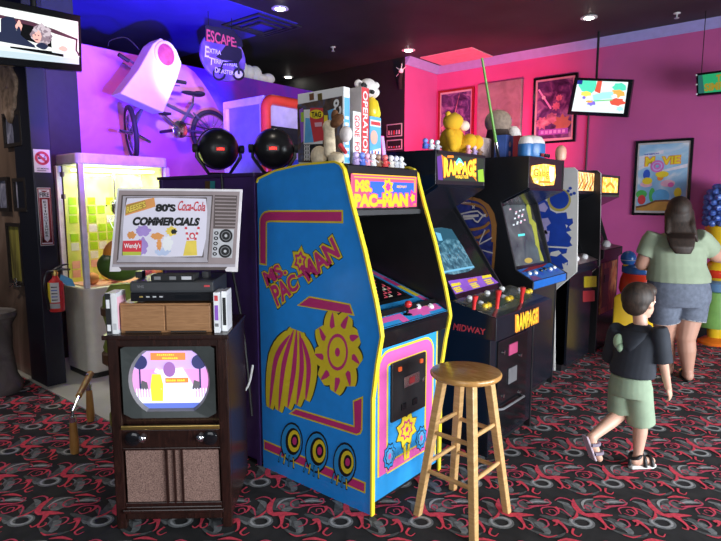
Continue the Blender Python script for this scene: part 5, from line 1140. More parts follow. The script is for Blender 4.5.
for q in (cr, zb_(235, 258)): MB().tube([q, V((-5.76, q.y, q.z))], .018, BLACK).obj('wall_bracket', bk)
# wrapped bundle on the handlebar
CLO = mat('bundle_white_cloth', (.86, .86, .82), .85, var=.03, bump=.2)
b_ = MB(); F0 = PX(-5.20); F1 = PX(-5.40)
out = [(118, 245), (285, 320), (340, 185), (356, 130), (335, 75), (275, 30), (245, 52), (190, 150)]
A = [F0(90+x/3.8625, 30+y/3.8625) for x, y in out]
bo = b_.prism(A, (-.20, 0, 0), CLO).obj('wrapped_bundle', bk, .014, seg=3)
fc2 = F0(90+292/3.8625, 30+96/3.8625)
MB().ell(fc2+V((.0, 0, 0)), (.018, .098, .106), mat('lining_rose', (.45, .06, .16), .8, var=.25, scale=18), 20, 12).obj('round_cushion', bo, smooth=True, label='rose pink round cushion in the opening of the white wrap')
ring = MB().tube([fc2+V((.008, .108*math.cos(k*PI/12), .118*math.sin(k*PI/12))) for k in range(24)], .016, CLO, 8, closed=True); ring.obj('hood_rim', bo, smooth=True)

# hanging sign by the mural
XS_ = -5.15; E0 = PX(XS_)
def ez(x, y): return E0(190+x/7.73, 20+y/7.73)
es = thing('hanging_sign', 'round purple hanging sign with white and red lettering and a black bicycle outline', 'sign', ez(250, 260))
SGP = ramp('sign_purple', [(.3, (.07, .05, .28)), (.55, (.20, .11, .42)), (.75, (.42, .28, .55))], 5, 4, .8, .5)
c = ez(262, 285); r1 = (ez(90, 285)-c).length; r2 = (ez(262, 470)-c).length
pts = [c+V((0, r1*1.02*math.cos(k*PI/20), r2*math.sin(k*PI/20))) for k in range(40)]
MB().prism(pts, (-.03, 0, 0), SGP).obj('sign_disc', es, .004)
SBL = mat('sign_black', (.012, .010, .03), .5)
MB().prism([ez(112, 38), ez(335, 78), ez(400, 165), ez(405, 210), ez(330, 205), ez(118, 160)], (.012, 0, 0), SBL).obj('sign_header', es, .003)
b_ = MB(); SRD = mat('sign_red', (.80, .10, .16), .5); SWH = mat('sign_white', (.85, .82, .85), .5); o = V((.016, 0, 0))
b_.text('ESCAPE:', zq(ez, [(122, 165), (352, 212), (348, 145), (122, 72)]), SRD, o, .02)
for big, rest, q1, qr in (('E', 'XTRA', [(108, 285), (138, 290), (140, 210), (112, 202)], [(142, 255), (232, 272), (232, 240), (142, 218)]), ('T', 'ERRESTRIAL', [(140, 345), (175, 350), (178, 300), (142, 288)], [(180, 335), (366, 368), (366, 340), (180, 300)]), ('D', 'ISASTER', [(185, 405), (212, 412), (212, 372), (188, 365)], [(216, 410), (330, 428), (330, 398), (216, 376)])):
    b_.text(big, zq(ez, q1), SWH, o, .02); b_.text(rest, zq(ez, qr), SWH, o, .02)
b_.obj('lettering', es, recalc=False)
b_ = MB(); o = V((.009, 0, 0))
b_.prism(zq(ez, [(200, 285), (245, 240), (275, 200), (330, 190), (395, 230), (400, 290), (375, 330), (300, 310), (250, 310)]), (.008, 0, 0), SBL)
for x, y, rr_ in ((372, 420, 40), (222, 418, 44)): b_.ribbon([ez(x+rr_*math.cos(k*PI/14), y+rr_*math.sin(k*PI/14))+o for k in range(28)], .022, SBL, NXp, True)
b_.poly([ez(372+30*math.cos(k*PI/10), 420+30*math.sin(k*PI/10))+o*.8 for k in range(20)], SWH); b_.tube([ez(372, 420)+o*1.5, ez(365, 330)+o*1.5], .012, SBL, 6); b_.tube([ez(365, 330)+o*1.5, ez(250, 330)+o*1.5, ez(222, 418)+o*1.5], .010, SBL, 6)
b_.obj('bicycle_outline', es)
for y in (150, 330): q = ez(y, 75 if y > 200 else 50); MB().tube([q+V((-.015, 0, -.02)), V((q.x-.015, q.y, H))], .004, BLACK, 6).obj('hanging_wire', es)
# crumpled white cloth on top of the mural wall
b_ = MB(); rr = random.Random(5)
for k in range(8):
    y = 4.32+.11*k; hh = .05+.09*rr.random()*(.9-.08*k); b_.ell((-5.825, y, 3.062+hh), (.07, .10, hh), CLO, 10, 8)
tag(b_.obj('crumpled_cloth', smooth=True), 'crumpled pale cloth lying on top of the blue mural wall', 'cloth')

# purple cabinet behind
pc = thing('purple_cabinet', 'tall plain purple cabinet behind the old television, two black stage lamps on top', 'cabinet', (-2.95, 2.4, 0))
b_ = MB().box((-3.44, 2.05, .02), (-2.475, 2.86, 1.68), PURPC).obj('body', pc, .004)
MB().box((-3.46, 2.035, 1.68), (-2.465, 2.88, 1.70), mat('purple_top', (.04, .02, .09), .4)).obj('top', pc, .004)
for x in (-3.44, -2.50): MB().box((x, 2.04, .0), (x+.03, 2.05, 1.68), mat('purple_edge', (.05, .022, .12), .4)).obj('edge_trim', pc)
Fp_ = PY(2.046); b2 = MB(); b2.poly([Fp_(x, y) for x, y in ((205, 190), (210, 190), (210, 181), (205, 181))], BROWNP); b2.poly([Fp_(x, y) for x, y in ((210, 190), (215, 190), (215, 181), (210, 181))], TEAL); b2.obj('stickers', pc, recalc=False)
MB().tube(spline([(-2.75, 2.03, 1.70), (-2.70, 2.025, 1.3), (-2.58, 2.025, .8), (-2.52, 2.025, .3)]), .008, BLACK, 6).obj('hanging_cable', pc, smooth=True)
tag(MB().tube(spline([(-2.47, 2.0, .62), (-2.46, 1.96, .52), (-2.50, 1.93, .46), (-2.60, 1.90, .43), (-2.68, 1.98, .20), (-2.7, 2.0, .01)]), .007, WHITE, 8).obj('power_cable', smooth=True), 'white power cable looping between the old television and the blue cabinet', 'cable')
# stage lamps
LED = glow('led_red', (1, .03, .02), 3.0); LEDB = glow('led_dark_red', (.35, .004, .004), 1.0)
def parlamp(c, aim, R, label, yo):
    c = V(c); ax = (V(aim)-c).normalized(); t = thing('stage_lamp', label, 'stage lamp', (c.x, c.y, 1.70), 'black stage lamps on the purple cabinet')
    bo = MB().lathe([(.02, -R*.95), (R*.45, -R*.90), (R*.75, -R*.68), (R*.93, -R*.35), (R, 0), (R, R*.5), (R*1.06, R*.52), (R*1.06, R*.62), (R*.95, R*.62), (R*.9, R*.2)], c, mat('lamp_can_black', (.014, .014, .016), .32), 32, ax).obj('can', t, smooth=True)
    MB().lathe([(R*.93, R*.55), (R*.5, R*.57), (.01, R*.58)], c, glow('lamp_face_blue', (.15, .1, 1), 4), 24, ax).obj('lens', t, smooth=True)
    u = ax.cross(V((0, 0, 1))).normalized(); w = u.cross(ax)
    for s in (-1, 1): MB().lathe([(.018, 0), (.026, .006), (.026, .03), (.014, .034)], c+u*s*R*1.0, BLACKM, 12, u*s).obj('yoke_knob', t, smooth=True)
    MB().tube([c+u*R*1.05, c+u*R*1.08+V((0, 0, -.05)), V((c.x, c.y, 1.712))+u*R*.5, V((c.x, c.y, 1.712))-u*R*.5, c-u*R*1.08+V((0, 0, -.05)), c-u*R*1.05], .011, BLACK, 8).obj('yoke', t, smooth=True)
    toeye = (V((0, 0, EYE))-c).normalized(); n = -ax; fc = c+n*R*.93+w*.0
    pb = MB(); U = -u
    d = lambda a_, b2, o: fc+U*a_*.72+w*b2*.72+n*o
    MB().hexa([d(-.05, -.022, -.03), d(.05, -.022, -.03), d(.05, .022, -.03), d(-.05, .022, -.03)], [d(-.05, -.022, .004), d(.05, -.022, .004), d(.05, .022, .004), d(-.05, .022, .004)], BLACK).obj('display_housing', bo)
    pb.poly([d(-.034, -.014, .0045), d(.034, -.014, .0045), d(.034, .014, .0045), d(-.034, .014, .0045)], LEDB)
    pb.text('r00a', [d(-.028, -.009, .0055), d(.028, -.009, .0055), d(.028, .010, .0055), d(-.028, .010, .0055)], LED, (0, 0, 0), .03); pb.obj('led_display', bo, recalc=False)
    for k in range(4): MB().lathe([(.007, 0), (.006, .004)], d(-.024+.016*k, -.045, -.012), DGREY, 8, n).obj('control_button', bo)
    return t
LA = V((-3.0, 2.2, 1.868)); LB = V((-2.63, 2.33, 1.858))
parlamp(LA, (-5.5, 3.7, 2.1), .125, 'black round stage lamp with red lit display, left of the pair on the purple cabinet', 0)
parlamp(LB, (-5.3, 4.9, 2.1), .118, 'black round stage lamp with red display, right of the pair, behind the blue cabinet', 0)

# machine with the red padded frame
rm = thing('prize_machine', 'tall machine with red tube frame and purple-lit white posts, behind the stage lamps', 'prize machine', (-3.95, 3.5, 0))
LPOST = mat('post_white_purple_lit', (.62, .56, .72), .4); x0, x1, y0, y1, zt = -4.15, -3.62, 3.10, 3.95, 2.33  # white frame with the purple light on it put into the colour
MB().box((x0, y0, 0), (x1, y1, .9), LPOST).obj('base_cabinet', rm, .01)
for (px, py) in ((x0, y0), (x1-.05, y0), (x0, y1-.05), (x1-.05, y1-.05)): MB().box((px, py, .9), (px+.05, py+.05, zt), LPOST).obj('corner_post', rm, .005)
MB().box((x0, y0, zt), (x1, y1, zt+.06), LPOST).obj('top_cap', rm, .005); MB().box((x0+.06, y0+.02, .9), (x1-.06, y0+.03, zt), mat('machine_grey_panel', (.22, .22, .27), .4)).obj('side_panel', rm)
bp = MB().box((x1-.03, y0+.06, .9), (x1-.02, y1-.06, zt), LPOST).obj('front_panel', rm); MB().box((x1-.02, y0+.07, 1.98), (x1-.012, y1-.07, 2.16), BLACKM).obj('dark_window', bp); MB().box((x1-.02, y0+.07, 1.60), (x1-.012, y1-.07, 1.90), BLUEP).obj('blue_panel', bp)
zt += .03
MB().tube([(x1+.03, y0, .3), (x1+.03, y0, zt-.08)]+[(x1+.03, y0+.08-.08*math.cos(a_), zt-.08+.08*math.sin(a_)) for a_ in (.3, .6, .9, 1.2)]+[(x1+.03, y0+.08, zt), (x1+.03, y1-.08, zt), (x1+.03, y1, zt-.08), (x1+.03, y1, .3)], .042, mat('tube_red', (.75, .06, .03), .3), 14).obj('tube_frame', rm, smooth=True)

# ------------------------------------------------------------------ old console television and what stands on it
OA = V((-2.488, 1.180, 0)); e1 = V((.393, .35, 0)).normalized(); eb = V((-e1.y, e1.x, 0))
def T(u, d, z): return OA+e1*u+eb*d+V((0, 0, z))
def tbox(u0, d0, z0, u1, d1, z1, m, b=None): return (b or MB()).hexa([T(u0, d0, z0), T(u1, d0, z0), T(u1, d1, z0), T(u0, d1, z0)], [T(u0, d0, z1), T(u1, d0, z1), T(u1, d1, z1), T(u0, d1, z1)], m)
NT = -eb; W, D, HT = .542, .46, .942
ct = thing('console_television', 'old dark wood console television with round screen and cloth speaker grille', 'television', T(W/2, D/2, 0))
tbox(0, .036, .055, W, D, HT-.02, WOODD).obj('cabinet', ct, .006)
tbox(-.020, -.008, HT-.022, W+.008, D+.005, HT, WOODD).obj('top_board', ct, .005)
b_ = MB(); tbox(0, 0, .004, .045, .036, HT-.02, WOODD, b_); tbox(W-.045, 0, .004, W, .036, HT-.02, WOODD, b_); tbox(.045, 0, HT-.055, W-.045, .036, HT-.02, WOODD, b_); tbox(.045, 0, .05, W-.045, .036, .115, WOODD, b_); b_.obj('face_frame', ct, .005)
tbox(.035, -.012, .085, W-.035, .0, .105, WOODD).obj('base_moulding', ct, .005)
sc = V((.270, .722)); R = .182
def clipc(r, n=40):
    out = []
    for k in range(n):
        a_ = 2*PI*k/n; x = r*1.02*math.cos(a_); y = r*math.sin(a_); y = max(-r*.80, min(r*.80, y)); out.append((x, y))
    return out
MASK = mat('mask_grey_green', (.045, .052, .05), .35)
inner = clipc(R); no = len(inner)
rectp = []
for k in range(no):
    a_ = 2*PI*k/no; c_, s_ = math.cos(a_), math.sin(a_); hw, hh = .212, .175
    q = min(hw/abs(c_) if abs(c_) > 1e-6 else 9, hh/abs(s_) if abs(s_) > 1e-6 else 9); rectp.append((q*c_, q*s_))
b_ = MB(); vi = [T(sc.x+x, .012, sc.y+y) for x, y in inner]; vo = [T(sc.x+x, .006, sc.y+y) for x, y in rectp]; vd = [T(sc.x+x*.93, .035, sc.y+y*.93) for x, y in inner]
b_.add(vi+vo, [(k, (k+1) % no, no+(k+1) % no, no+k) for k in range(no)], MASK); b_.add(vi+vd, [(k, (k+1) % no, no+(k+1) % no, no+k) for k in range(no)], MGREY); b_.obj('screen_mask', ct, smooth=False)
b_ = MB(); f = lambda x, y, o=0: T(sc.x+x, .034-o-.010*(1-(x*x+y*y)/(R*R)), sc.y+y)
def scr(pts, m, o): b_.poly([f(x, y, o) for x, y in pts], m)
def clipped(y0, y1, r=R*.95, n=10):
    out = []
    for k in range(n+1): y = y0+(y1-y0)*k/n; out.append((math.sqrt(max(0, r*r-y*y))*1.02, y))
    return out+[(-x, y) for x, y in reversed(out)]
T_SKY = glow('crt_lilac', (.58, .40, .90), 1.0); T_PNK = glow('crt_pink', (.82, .32, .72), 1.0); T_WHT = glow('crt_white', (.80, .80, 1), 1.0); T_BLU = glow('crt_blue', (.12, .18, .60), 1); T_ORG = glow('crt_orange', (.95, .22, .06), 1.1); T_YEL = glow('crt_yellow', (1, .68, .05), 1.15); T_TRE = glow('crt_tree', (.04, .045, .16), .8); T_VIO = glow('crt_violet', (.32, .14, .42), 1); T_OLV = glow('crt_olive', (.14, .13, .16), .8)
scr(clipped(-.145, .145), T_SKY, .001); scr(clipped(-.06, .05), T_PNK, .0015); scr(clipped(-.145, -.095), T_BLU, .002); scr(clipped(-.112, -.085), T_WHT, .0022)
scr([(-.05, .05), (.06, .06), (.12, -.05), (.10, -.09), (-.04, -.09)], T_WHT, .0024)
for k in range(26):
    x = -.16+.0128*k; scr([(x, -.095), (x+.007, -.095), (x+.007, -.045), (x+.0035, -.038), (x, -.045)], T_WHT, .003)
for s in (-1, 1):
    scr([(s*.135+.034*math.cos(k*PI/8), .085+.034*math.sin(k*PI/8)) for k in range(16)], T_TRE, .003); scr([(s*.138-.004, .06), (s*.138+.004, .06), (s*.138+.004, -.04), (s*.138-.004, -.04)], T_TRE, .003)
    scr([(s*.12-.02, -.045), (s*.12+.02, -.045), (s*.12+.015, -.01), (s*.12-.01, .0)], T_OLV, .0028)
scr([(-.085, .095), (.075, .095), (.075, .130), (-.085, .130)], T_ORG, .0035); scr([(-.02, -.012), (.085, -.012), (.085, .012), (-.02, .012)], T_ORG, .0035)
for (x0, x1, y0, y1) in ((-.055, .03, .117, .124), (-.03, .045, .101, .109), (-.015, .03, -.005, .005), (.035, .075, -.005, .005)):
    n_k = int((x1-x0)/.009)
    for k in range(n_k): scr([(x0+.009*k, y0), (x0+.009*k+.006, y0), (x0+.009*k+.006, y1-(k % 3)*.0015), (x0+.009*k, y1)], T_YEL, .004)
scr([(-.02+.028*math.cos(k*PI/8)+.02, .052+.036*math.sin(k*PI/8)) for k in range(16)], T_VIO, .0033)
scr([(-.088, -.10), (-.035, -.10), (-.03, -.02), (-.04, .03), (-.08, .03), (-.09, -.03)], T_YEL, .0042); scr([(-.07, .04), (-.05, .03), (-.045, .05), (-.06, .06)], T_WHT, .0043)
b_.obj('screen', ct, recalc=False)
tbox(.045, -.006, .495, W-.045, .01, .513, GOLD).obj('gold_strip', ct, .002)
tbox(.045, .004, .405, W-.045, .03, .49, WOODD).obj('control_strip', ct, .002)
for u, dk, sm in ((.097, .034, False), (.140, .018, True), (.407, .018, True), (.452, .034, False)):
    MB().lathe([(dk, 0), (dk, .012), (dk*.8, .016), (dk*.4, .018), (dk*.35, .03 if sm else .018), (.002, .031 if sm else .018)], T(u, .003, .452), CHROME if sm else BLACKG, 20, NT).obj('knob', ct, smooth=True)
GRL = ramp('speaker_cloth', [(.35, (.10, .055, .045)), (.5, (.22, .13, .105)), (.65, (.32, .20, .16))], 220, 2, 0, .9)
tbox(.055, .010, .135, W-.055, .02, .392, GRL).obj('speaker_grille', ct)
for u, w in ((.244, .012), (.280, .010), (.316, .010)): tbox(u-w/2, .0, .125, u+w/2, .012, .398, WOODD).obj('grille_bar', ct, .002)
for z0, z1 in ((.392, .405), (.115, .135)): tbox(.045, .0, z0, W-.045, .02, z1, WOODD).obj('grille_rail', ct, .003)
for u in (.075, W-.075):
    for d in (.07, D-.06):
        o = MB(); c = T(u, d, .024); o.lathe([(.022, -.011), (.024, -.006), (.024, .006), (.022, .011)], c, DGREY, 14, e1); o.obj('caster', ct, smooth=True); MB().tube([c+V((0, 0, .01)), T(u, d, .06)], .010, CHROME).obj('caster_stem', ct)
ZT0 = HT
b_ = thing('wooden_tape_drawer', 'oak veneer two-drawer tape box on top of the old television', 'drawer box', T(.26, .15, ZT0))
tbox(.05, .045, ZT0, .465, .27, ZT0+.138, WOODM).obj('case', b_, .003)
for u0, u1 in ((.054, .254), (.260, .461)):
    o = tbox(u0, .036, ZT0+.010, u1, .05, ZT0+.128, WOODM).obj('drawer', b_, .003); tbox(u0+.02, .034, ZT0+.004, u1-.02, .046, ZT0+.010, BLACK).obj('finger_groove', o)
ZV = ZT0+.138
vc = thing('video_recorder', 'black video cassette recorder on the oak tape box', 'video recorder', T(.30, .2, ZV))
tbox(.098, .06, ZV+.008, .476, .36, ZV+.10, mat('recorder_black', (.02, .024, .03), .35)).obj('case', vc, .006)
tbox(.098, .052, ZV+.008, .476, .06, ZV+.048, BLACKG).obj('front_lower', vc, .003); tbox(.098, .054, ZV+.054, .476, .06, ZV+.096, DGREY).obj('tape_door', vc, .003)
tbox(.30, .0505, ZV+.020, .41, .053, ZV+.040, mat('display_dark', (.005, .006, .008), .1)).obj('display', vc)
for k in range(4): tbox(.14+.03*k, .0505, ZV+.026, .155+.03*k, .053, ZV+.032, LGREY if k else GOLD).obj('button', vc)
tbox(.435, .0505, ZV+.074, .46, .0545, ZV+.082, REDP).obj('logo_mark', vc)
b_ = MB(); b_.text('VHS', [T(.13, .0535, ZV+.070), T(.16, .0535, ZV+.070), T(.16, .0535, ZV+.082), T(.13, .0535, ZV+.082)], MGREY, (0, 0, 0), .02); b_.obj('front_lettering', vc, recalc=False)
for u in (.13, .46): MB().lathe([(.015, 0), (.015, .008)], T(u, .10, ZV), BLACK, 12).obj('foot', vc)
ZR = ZV+.10
vt_ = thing('video_tape', 'black video cassette lying on the recorder in front of the printed television board', 'video tape', T(.28, .12, ZR))
tbox(.19, .065, ZR, .385, .165, ZR+.027, BLACKM).obj('shell', vt_, .003); b_ = MB()
for u0, u1 in ((.205, .235), (.275, .305), (.33, .375)): b_.poly([T(u0, .0645, ZR+.006), T(u1, .0645, ZR+.006), T(u1, .0645, ZR+.021), T(u0, .0645, ZR+.021)], LGREY if u0 > .32 else MGREY)
b_.obj('spine_label', vt_, recalc=False)
def vhs(label, u0, u1, d0, d1, face, spine, marks, group):
    t = thing('video_tape', label, 'video tape', T((u0+u1)/2, (d0+d1)/2, ZT0), group); h = .19
    tbox(u0, d0, ZT0, u1, d1, ZT0+h, face).obj('sleeve', t, .002); b = MB()
    b.poly([T(u0+.001, d0-.0008, ZT0+.002), T(u1-.001, d0-.0008, ZT0+.002), T(u1-.001, d0-.0008, ZT0+h-.002), T(u0+.001, d0-.0008, ZT0+h-.002)], spine)
    for z0, z1, m in marks: b.poly([T(u0+.005, d0-.0016, ZT0+z0), T(u1-.005, d0-.0016, ZT0+z0), T(u1-.005, d0-.0016, ZT0+z1), T(u0+.005, d0-.0016, ZT0+z1)], m)
    b.poly([T(u1+.0008, d0+.005, ZT0+.02), T(u1+.0008, d1-.005, ZT0+.02), T(u1+.0008, d1-.005, ZT0+h-.02), T(u1+.0008, d0+.005, ZT0+h-.02)], PINKL if 'left' in group else LGREY)
    b.obj('sleeve_print', t, recalc=False); return t
vhs('video tape with black spine, outermost at the left end of the old television top', -.005, .021, .02, .13, GREY_TAPE, BLACKM, ((.015, .045, WHITE), (.12, .16, WHITE)), 'video tapes at the left of the drawers')
vhs('white-spined video tape between the black-spined tape and the oak drawers', .022, .047, .02, .13, GREY_TAPE, WHITE, ((.02, .05, LGREY),), 'video tapes at the left of the drawers')
vhs('white-spined video tape closest to the right side of the oak drawers', .480, .506, .03, .14, GREY_TAPE, WHITE, ((.03, .045, MGREY), (.06, .13, PURP), (.15, .175, REDP)), 'video tapes at the right of the drawers')
vhs('video tape with dark sleeve picture, at the right edge of the old television top', .510, .535, .06, .17, GREY_TAPE, WHITE, ((.03, .16, BLACKM),), 'video tapes at the right of the drawers')
# printed cut-out board of a television
SA = T(0, .17, 0); SB = T(W, .17, 0); FS = PV(SA, SB)
def s_(x, y): return FS(100+x/4.807, 180+y/4.807)
sb = thing('printed_board', 'flat cut-out board printed as a vintage television with bold black lettering', 'sign', s_(360, 440))
BD_E = mat('board_edge', (.75, .70, .72), .5); BR1 = mat('board_taupe', (.30, .24, .24), .5, var=.06); BR2 = mat('board_dark_taupe', (.09, .065, .06), .5); BR3 = mat('board_silver', (.42, .38, .42), .5); BSC = mat('board_screen', (.72, .68, .78), .45, var=.03)
outl = [(82, 38), (684, 45), (660, 442), (605, 440), (600, 430), (100, 430), (95, 440), (45, 441)]
o = MB().prism(zq(s_, outl), eb*.010, BD_E).obj('board', sb, .001)
for x0 in (170, 490): q = s_(x0, 440); MB().hexa([q+eb*.0, q+e1*.03, q+e1*.03+eb*.05, q+eb*.05], [p+V((0, 0, ZR-q.z)) for p in (q+eb*.0, q+e1*.03, q+e1*.03+eb*.05, q+eb*.05)], BLACK).obj('foot', sb)
b_ = MB()
def sp_(l, m, o): b_.poly([p+NT*o for p in zq(s_, l)], m)
sp_([(92, 50), (672, 56), (650, 412), (60, 412)], BR1, .001); sp_([(78, 404), (625, 404), (600, 432), (105, 434)], BR2, .0012); sp_([(60, 405), (650, 405), (650, 418), (58, 418)], BR3, .0014)
sp_([(105, 72), (545, 72), (520, 398), (80, 398)], BR2, .0016); sp_([(112, 78), (538, 78), (515, 390), (88, 390)], BR3, .002); sp_([(125, 84), (515, 84), (498, 372), (105, 372)], BR2, .0024)
scrn = [(132, 88), (300, 85), (510, 90), (516, 150), (510, 280), (492, 366), (300, 370), (112, 364), (110, 250), (118, 150)]
sp_(scrn, BSC, .0028); sp_([(80, 395), (520, 395), (515, 375), (100, 362)], BR3, .0029)
sp_([(552, 72), (660, 75), (650, 232), (545, 232)], BR2, .002)
for k in range(9): sp_([(553, 80+17*k), (656, 82+17*k), (655, 88+17*k), (553, 86+17*k)], BR1, .0024)
sp_([(545, 235), (645, 237), (635, 375), (537, 372)], LGREY, .002)
for cx, cy, r in ((606, 268, 32), (602, 342, 32)):
    for q_, m, oo in ((1, BLACKM, .0024), (.72, MGREY, .0028), (.6, BLACKM, .003), (.22, LGREY, .0034)): sp_([(cx+r*q_*math.cos(k*PI/12), cy+r*q_*math.sin(k*PI/12)) for k in range(24)], m, oo)
for k in range(5): sp_([(560+11*math.cos(j*PI/6)-k*2, 255+25*k+9*math.sin(j*PI/6)) for j in range(12)], BLACKM, .0024); sp_([(560+5*math.cos(j*PI/6)-k*2, 255+25*k+4*math.sin(j*PI/6)) for j in range(12)], LGREY, .0028)
B_ORG = mat('board_orange', (.72, .30, .08), .5); B_YEL = mat('board_yellow', (.80, .60, .08), .5); B_RED = mat('board_red', (.62, .03, .05), .5); B_PUR = mat('board_violet', (.36, .24, .58), .5)
sp_([(128, 118), (262, 84), (268, 128), (122, 172)], B_ORG, .0032); sp_([(126, 122), (218, 98), (224, 132), (122, 166)], mat('board_dark_gold', (.42, .24, .03), .5), .0034)
b_.text("REESE'S", [p+NT*.004 for p in zq(s_, [(130, 158), (222, 128), (216, 102), (130, 130)])], B_YEL, (0, 0, 0), .03)
b_.text("80'S", [p+NT*.004 for p in zq(s_, [(270, 150), (362, 150), (362, 118), (274, 116)])], BLACKM, (0, 0, 0), .06)
b_.text('COMMERCIALS', [p+NT*.004 for p in zq(s_, [(158, 216), (472, 218), (480, 184), (166, 180)])], BLACKM, (0, 0, 0), .06)
b_.text('Coca-Cola', [p+NT*.004 for p in zq(s_, [(372, 146), (505, 150), (512, 106), (384, 100)])], B_RED, (0, 0, 0), .015)
b_.ribbon([p+NT*.0042 for p in spline(zq(s_, [(378, 140), (410, 146), (440, 138), (470, 146)]))], .003, B_RED, NT)
sp_([(112, 292), (202, 290), (200, 345), (110, 345)], B_RED, .0032); b_.text("Wendy's", [p+NT*.004 for p in zq(s_, [(118, 334), (196, 332), (196, 302), (118, 305)])], WHITE, (0, 0, 0), .02); sp_([(110, 345), (200, 345), (198, 362), (110, 362)], mat('board_lime', (.45, .50, .05), .5), .0033)
# plain splashes of colour where the printed figures stood
def splash(cx, cy, rx, ry, m, o, s=0, j=.2): sp_([(cx+rx*(1+j*math.sin(3*k+s))*math.cos(2*PI*k/20), cy+ry*(1+j*math.sin(2*k+s))*math.sin(2*PI*k/20)) for k in range(20)], m, o)
splash(208, 245, 34, 26, B_PUR, .0031, 1); splash(205, 318, 24, 42, B_PUR, .00312, 2); splash(152, 265, 20, 18, B_ORG, .0034, 1); splash(275, 270, 30, 16, B_ORG, .0031, 2); splash(285, 310, 12, 28, B_ORG, .00315, 0); splash(325, 305, 24, 36, WHITE, .0032, 1); splash(345, 246, 26, 22, B_YEL, .0033, 3); splash(356, 248, 14, 12, BLACKM, .0036, 1); splash(300, 345, 36, 18, mat('board_pale_blue', (.50, .58, .78), .5), .00305, 1)
sp_([(416, 292), (464, 290), (468, 362), (400, 364)], B_YEL, .0031); splash(444, 268, 14, 16, B_RED, .0034, 1, .1); splash(444, 270, 8, 10, WHITE, .0036, 1, .1)
for x0, x1, s in ((408, 420, 1), (480, 462, -1)):
    for k in range(5): y = 225+13*k; dx = (x1-x0)*k/5; sp_([(x0+dx, y), (x0+dx+11*s, y), (x0+dx+12*s, y+11), (x0+dx, y+11)], B_RED if k % 2 == 0 else WHITE, .0032)
b_.obj('board_print', o, recalc=False)

# ------------------------------------------------------------------ green padded post and wooden batons on the tiles
gp0 = atf(127, 389, 3.75); GX, GY = gp0.x, gp0.y
GRNP = mat('padding_olive_green', (.20, .24, .03), .45, var=.15, scale=5); GRND = mat('padding_dark_green', (.07, .13, .02), .35); BRN = mat('strap_brown', (.10, .045, .02), .5)
gt = thing('padded_post', 'olive green padded post with brown straps, behind the left side of the old television', 'padded post', (GX, GY, 0))
gz = lambda py: atf(127, py, 3.75).z
b_ = MB().lathe([(.10, .0), (.12, .03), (.12, .10), (.09, .14), (.10, gz(360)), (.135, gz(345)), (.10, gz(330)), (.13, gz(312)), (.12, gz(296)), (.07, gz(284))], (GX, GY, 0), GRNP, 20); b_.obj('post', gt, smooth=True)
MB().lathe([(.13, gz(362)), (.145, gz(360)), (.145, gz(351)), (.13, gz(349))], (GX, GY, 0), BRN, 20).obj('strap', gt, smooth=True); MB().lathe([(.12, gz(314)), (.138, gz(313)), (.138, gz(306)), (.12, gz(305))], (GX, GY, 0), BRN, 20).obj('strap', gt, smooth=True)
MB().ell((GX, GY, gz(265)), (.165, .14, .105), GRND, 20, 12).obj('top_cushion', gt, smooth=True, label='dark green rounded top cushion'); MB().ell((GX, GY, gz(254)), (.12, .10, .10), ORANGE, 16, 10).obj('orange_knob', gt, smooth=True, label='orange knob on top')
def baton(label, p0, p1, group, loc=None):
    t = thing('wooden_baton', label, 'baton', p0 if loc is None else loc, group); p0, p1 = V(p0), V(p1); d = (p1-p0)
    MB().tube([p0, p0+d*.2, p0+d*.7, p0+d*.86], [.024, .027, .022, .019], mat('baton_wood', (.42, .20, .05), .4, var=.2, scale=9), 12).obj('handle', t, smooth=True)
    MB().tube([p0+d*.86, p1], [.021, .021], CHROME, 12).obj('ferrule', t, smooth=True)
    return t
q0 = PZ(0)(75, 453); q1 = q0+V((0, 0, .235)); baton('upright wooden baton with chrome ferrule on the carpet edge, nearest the camera', q0, q1, 'wooden batons by the green post')
q2_ = PZ(0)(91, 422); q2_.z = .009; q3 = q2_+V((0, 0, .262)); baton('upright wooden baton on the pale tiles, beside the green post', q2_, q3, 'wooden batons by the green post')
dl = V(((q0.x+q2_.x)/2, (q0.y+q2_.y)/2, .26)); t = thing('wooden_baton', 'slanting wooden baton linked by chrome chain to the upright batons', 'baton', dl, 'wooden batons by the green post')
s0, s1, s2 = q1+V((0, 0, .03)), q1*.62+q3*.38+V((0, 0, .05)), q3*1.15-q1*.15+V((0, 0, .05))
MB().tube([s1, s2], [.020, .024], mat('baton_wood_light', (.45, .22, .06), .4), 12).obj('handle', t, smooth=True); MB().tube([q1-V((0, 0, .008)), s0, s1], .010, CHROME, 8).obj('chain', t, smooth=True)
MB().tube(spline([q3-V((0, 0, .008)), q3+V((0, 0, .03)), s2*.75+s1*.25+V((0, 0, .035))]), .009, CHROME, 8).obj('chain_loop', t, smooth=True)

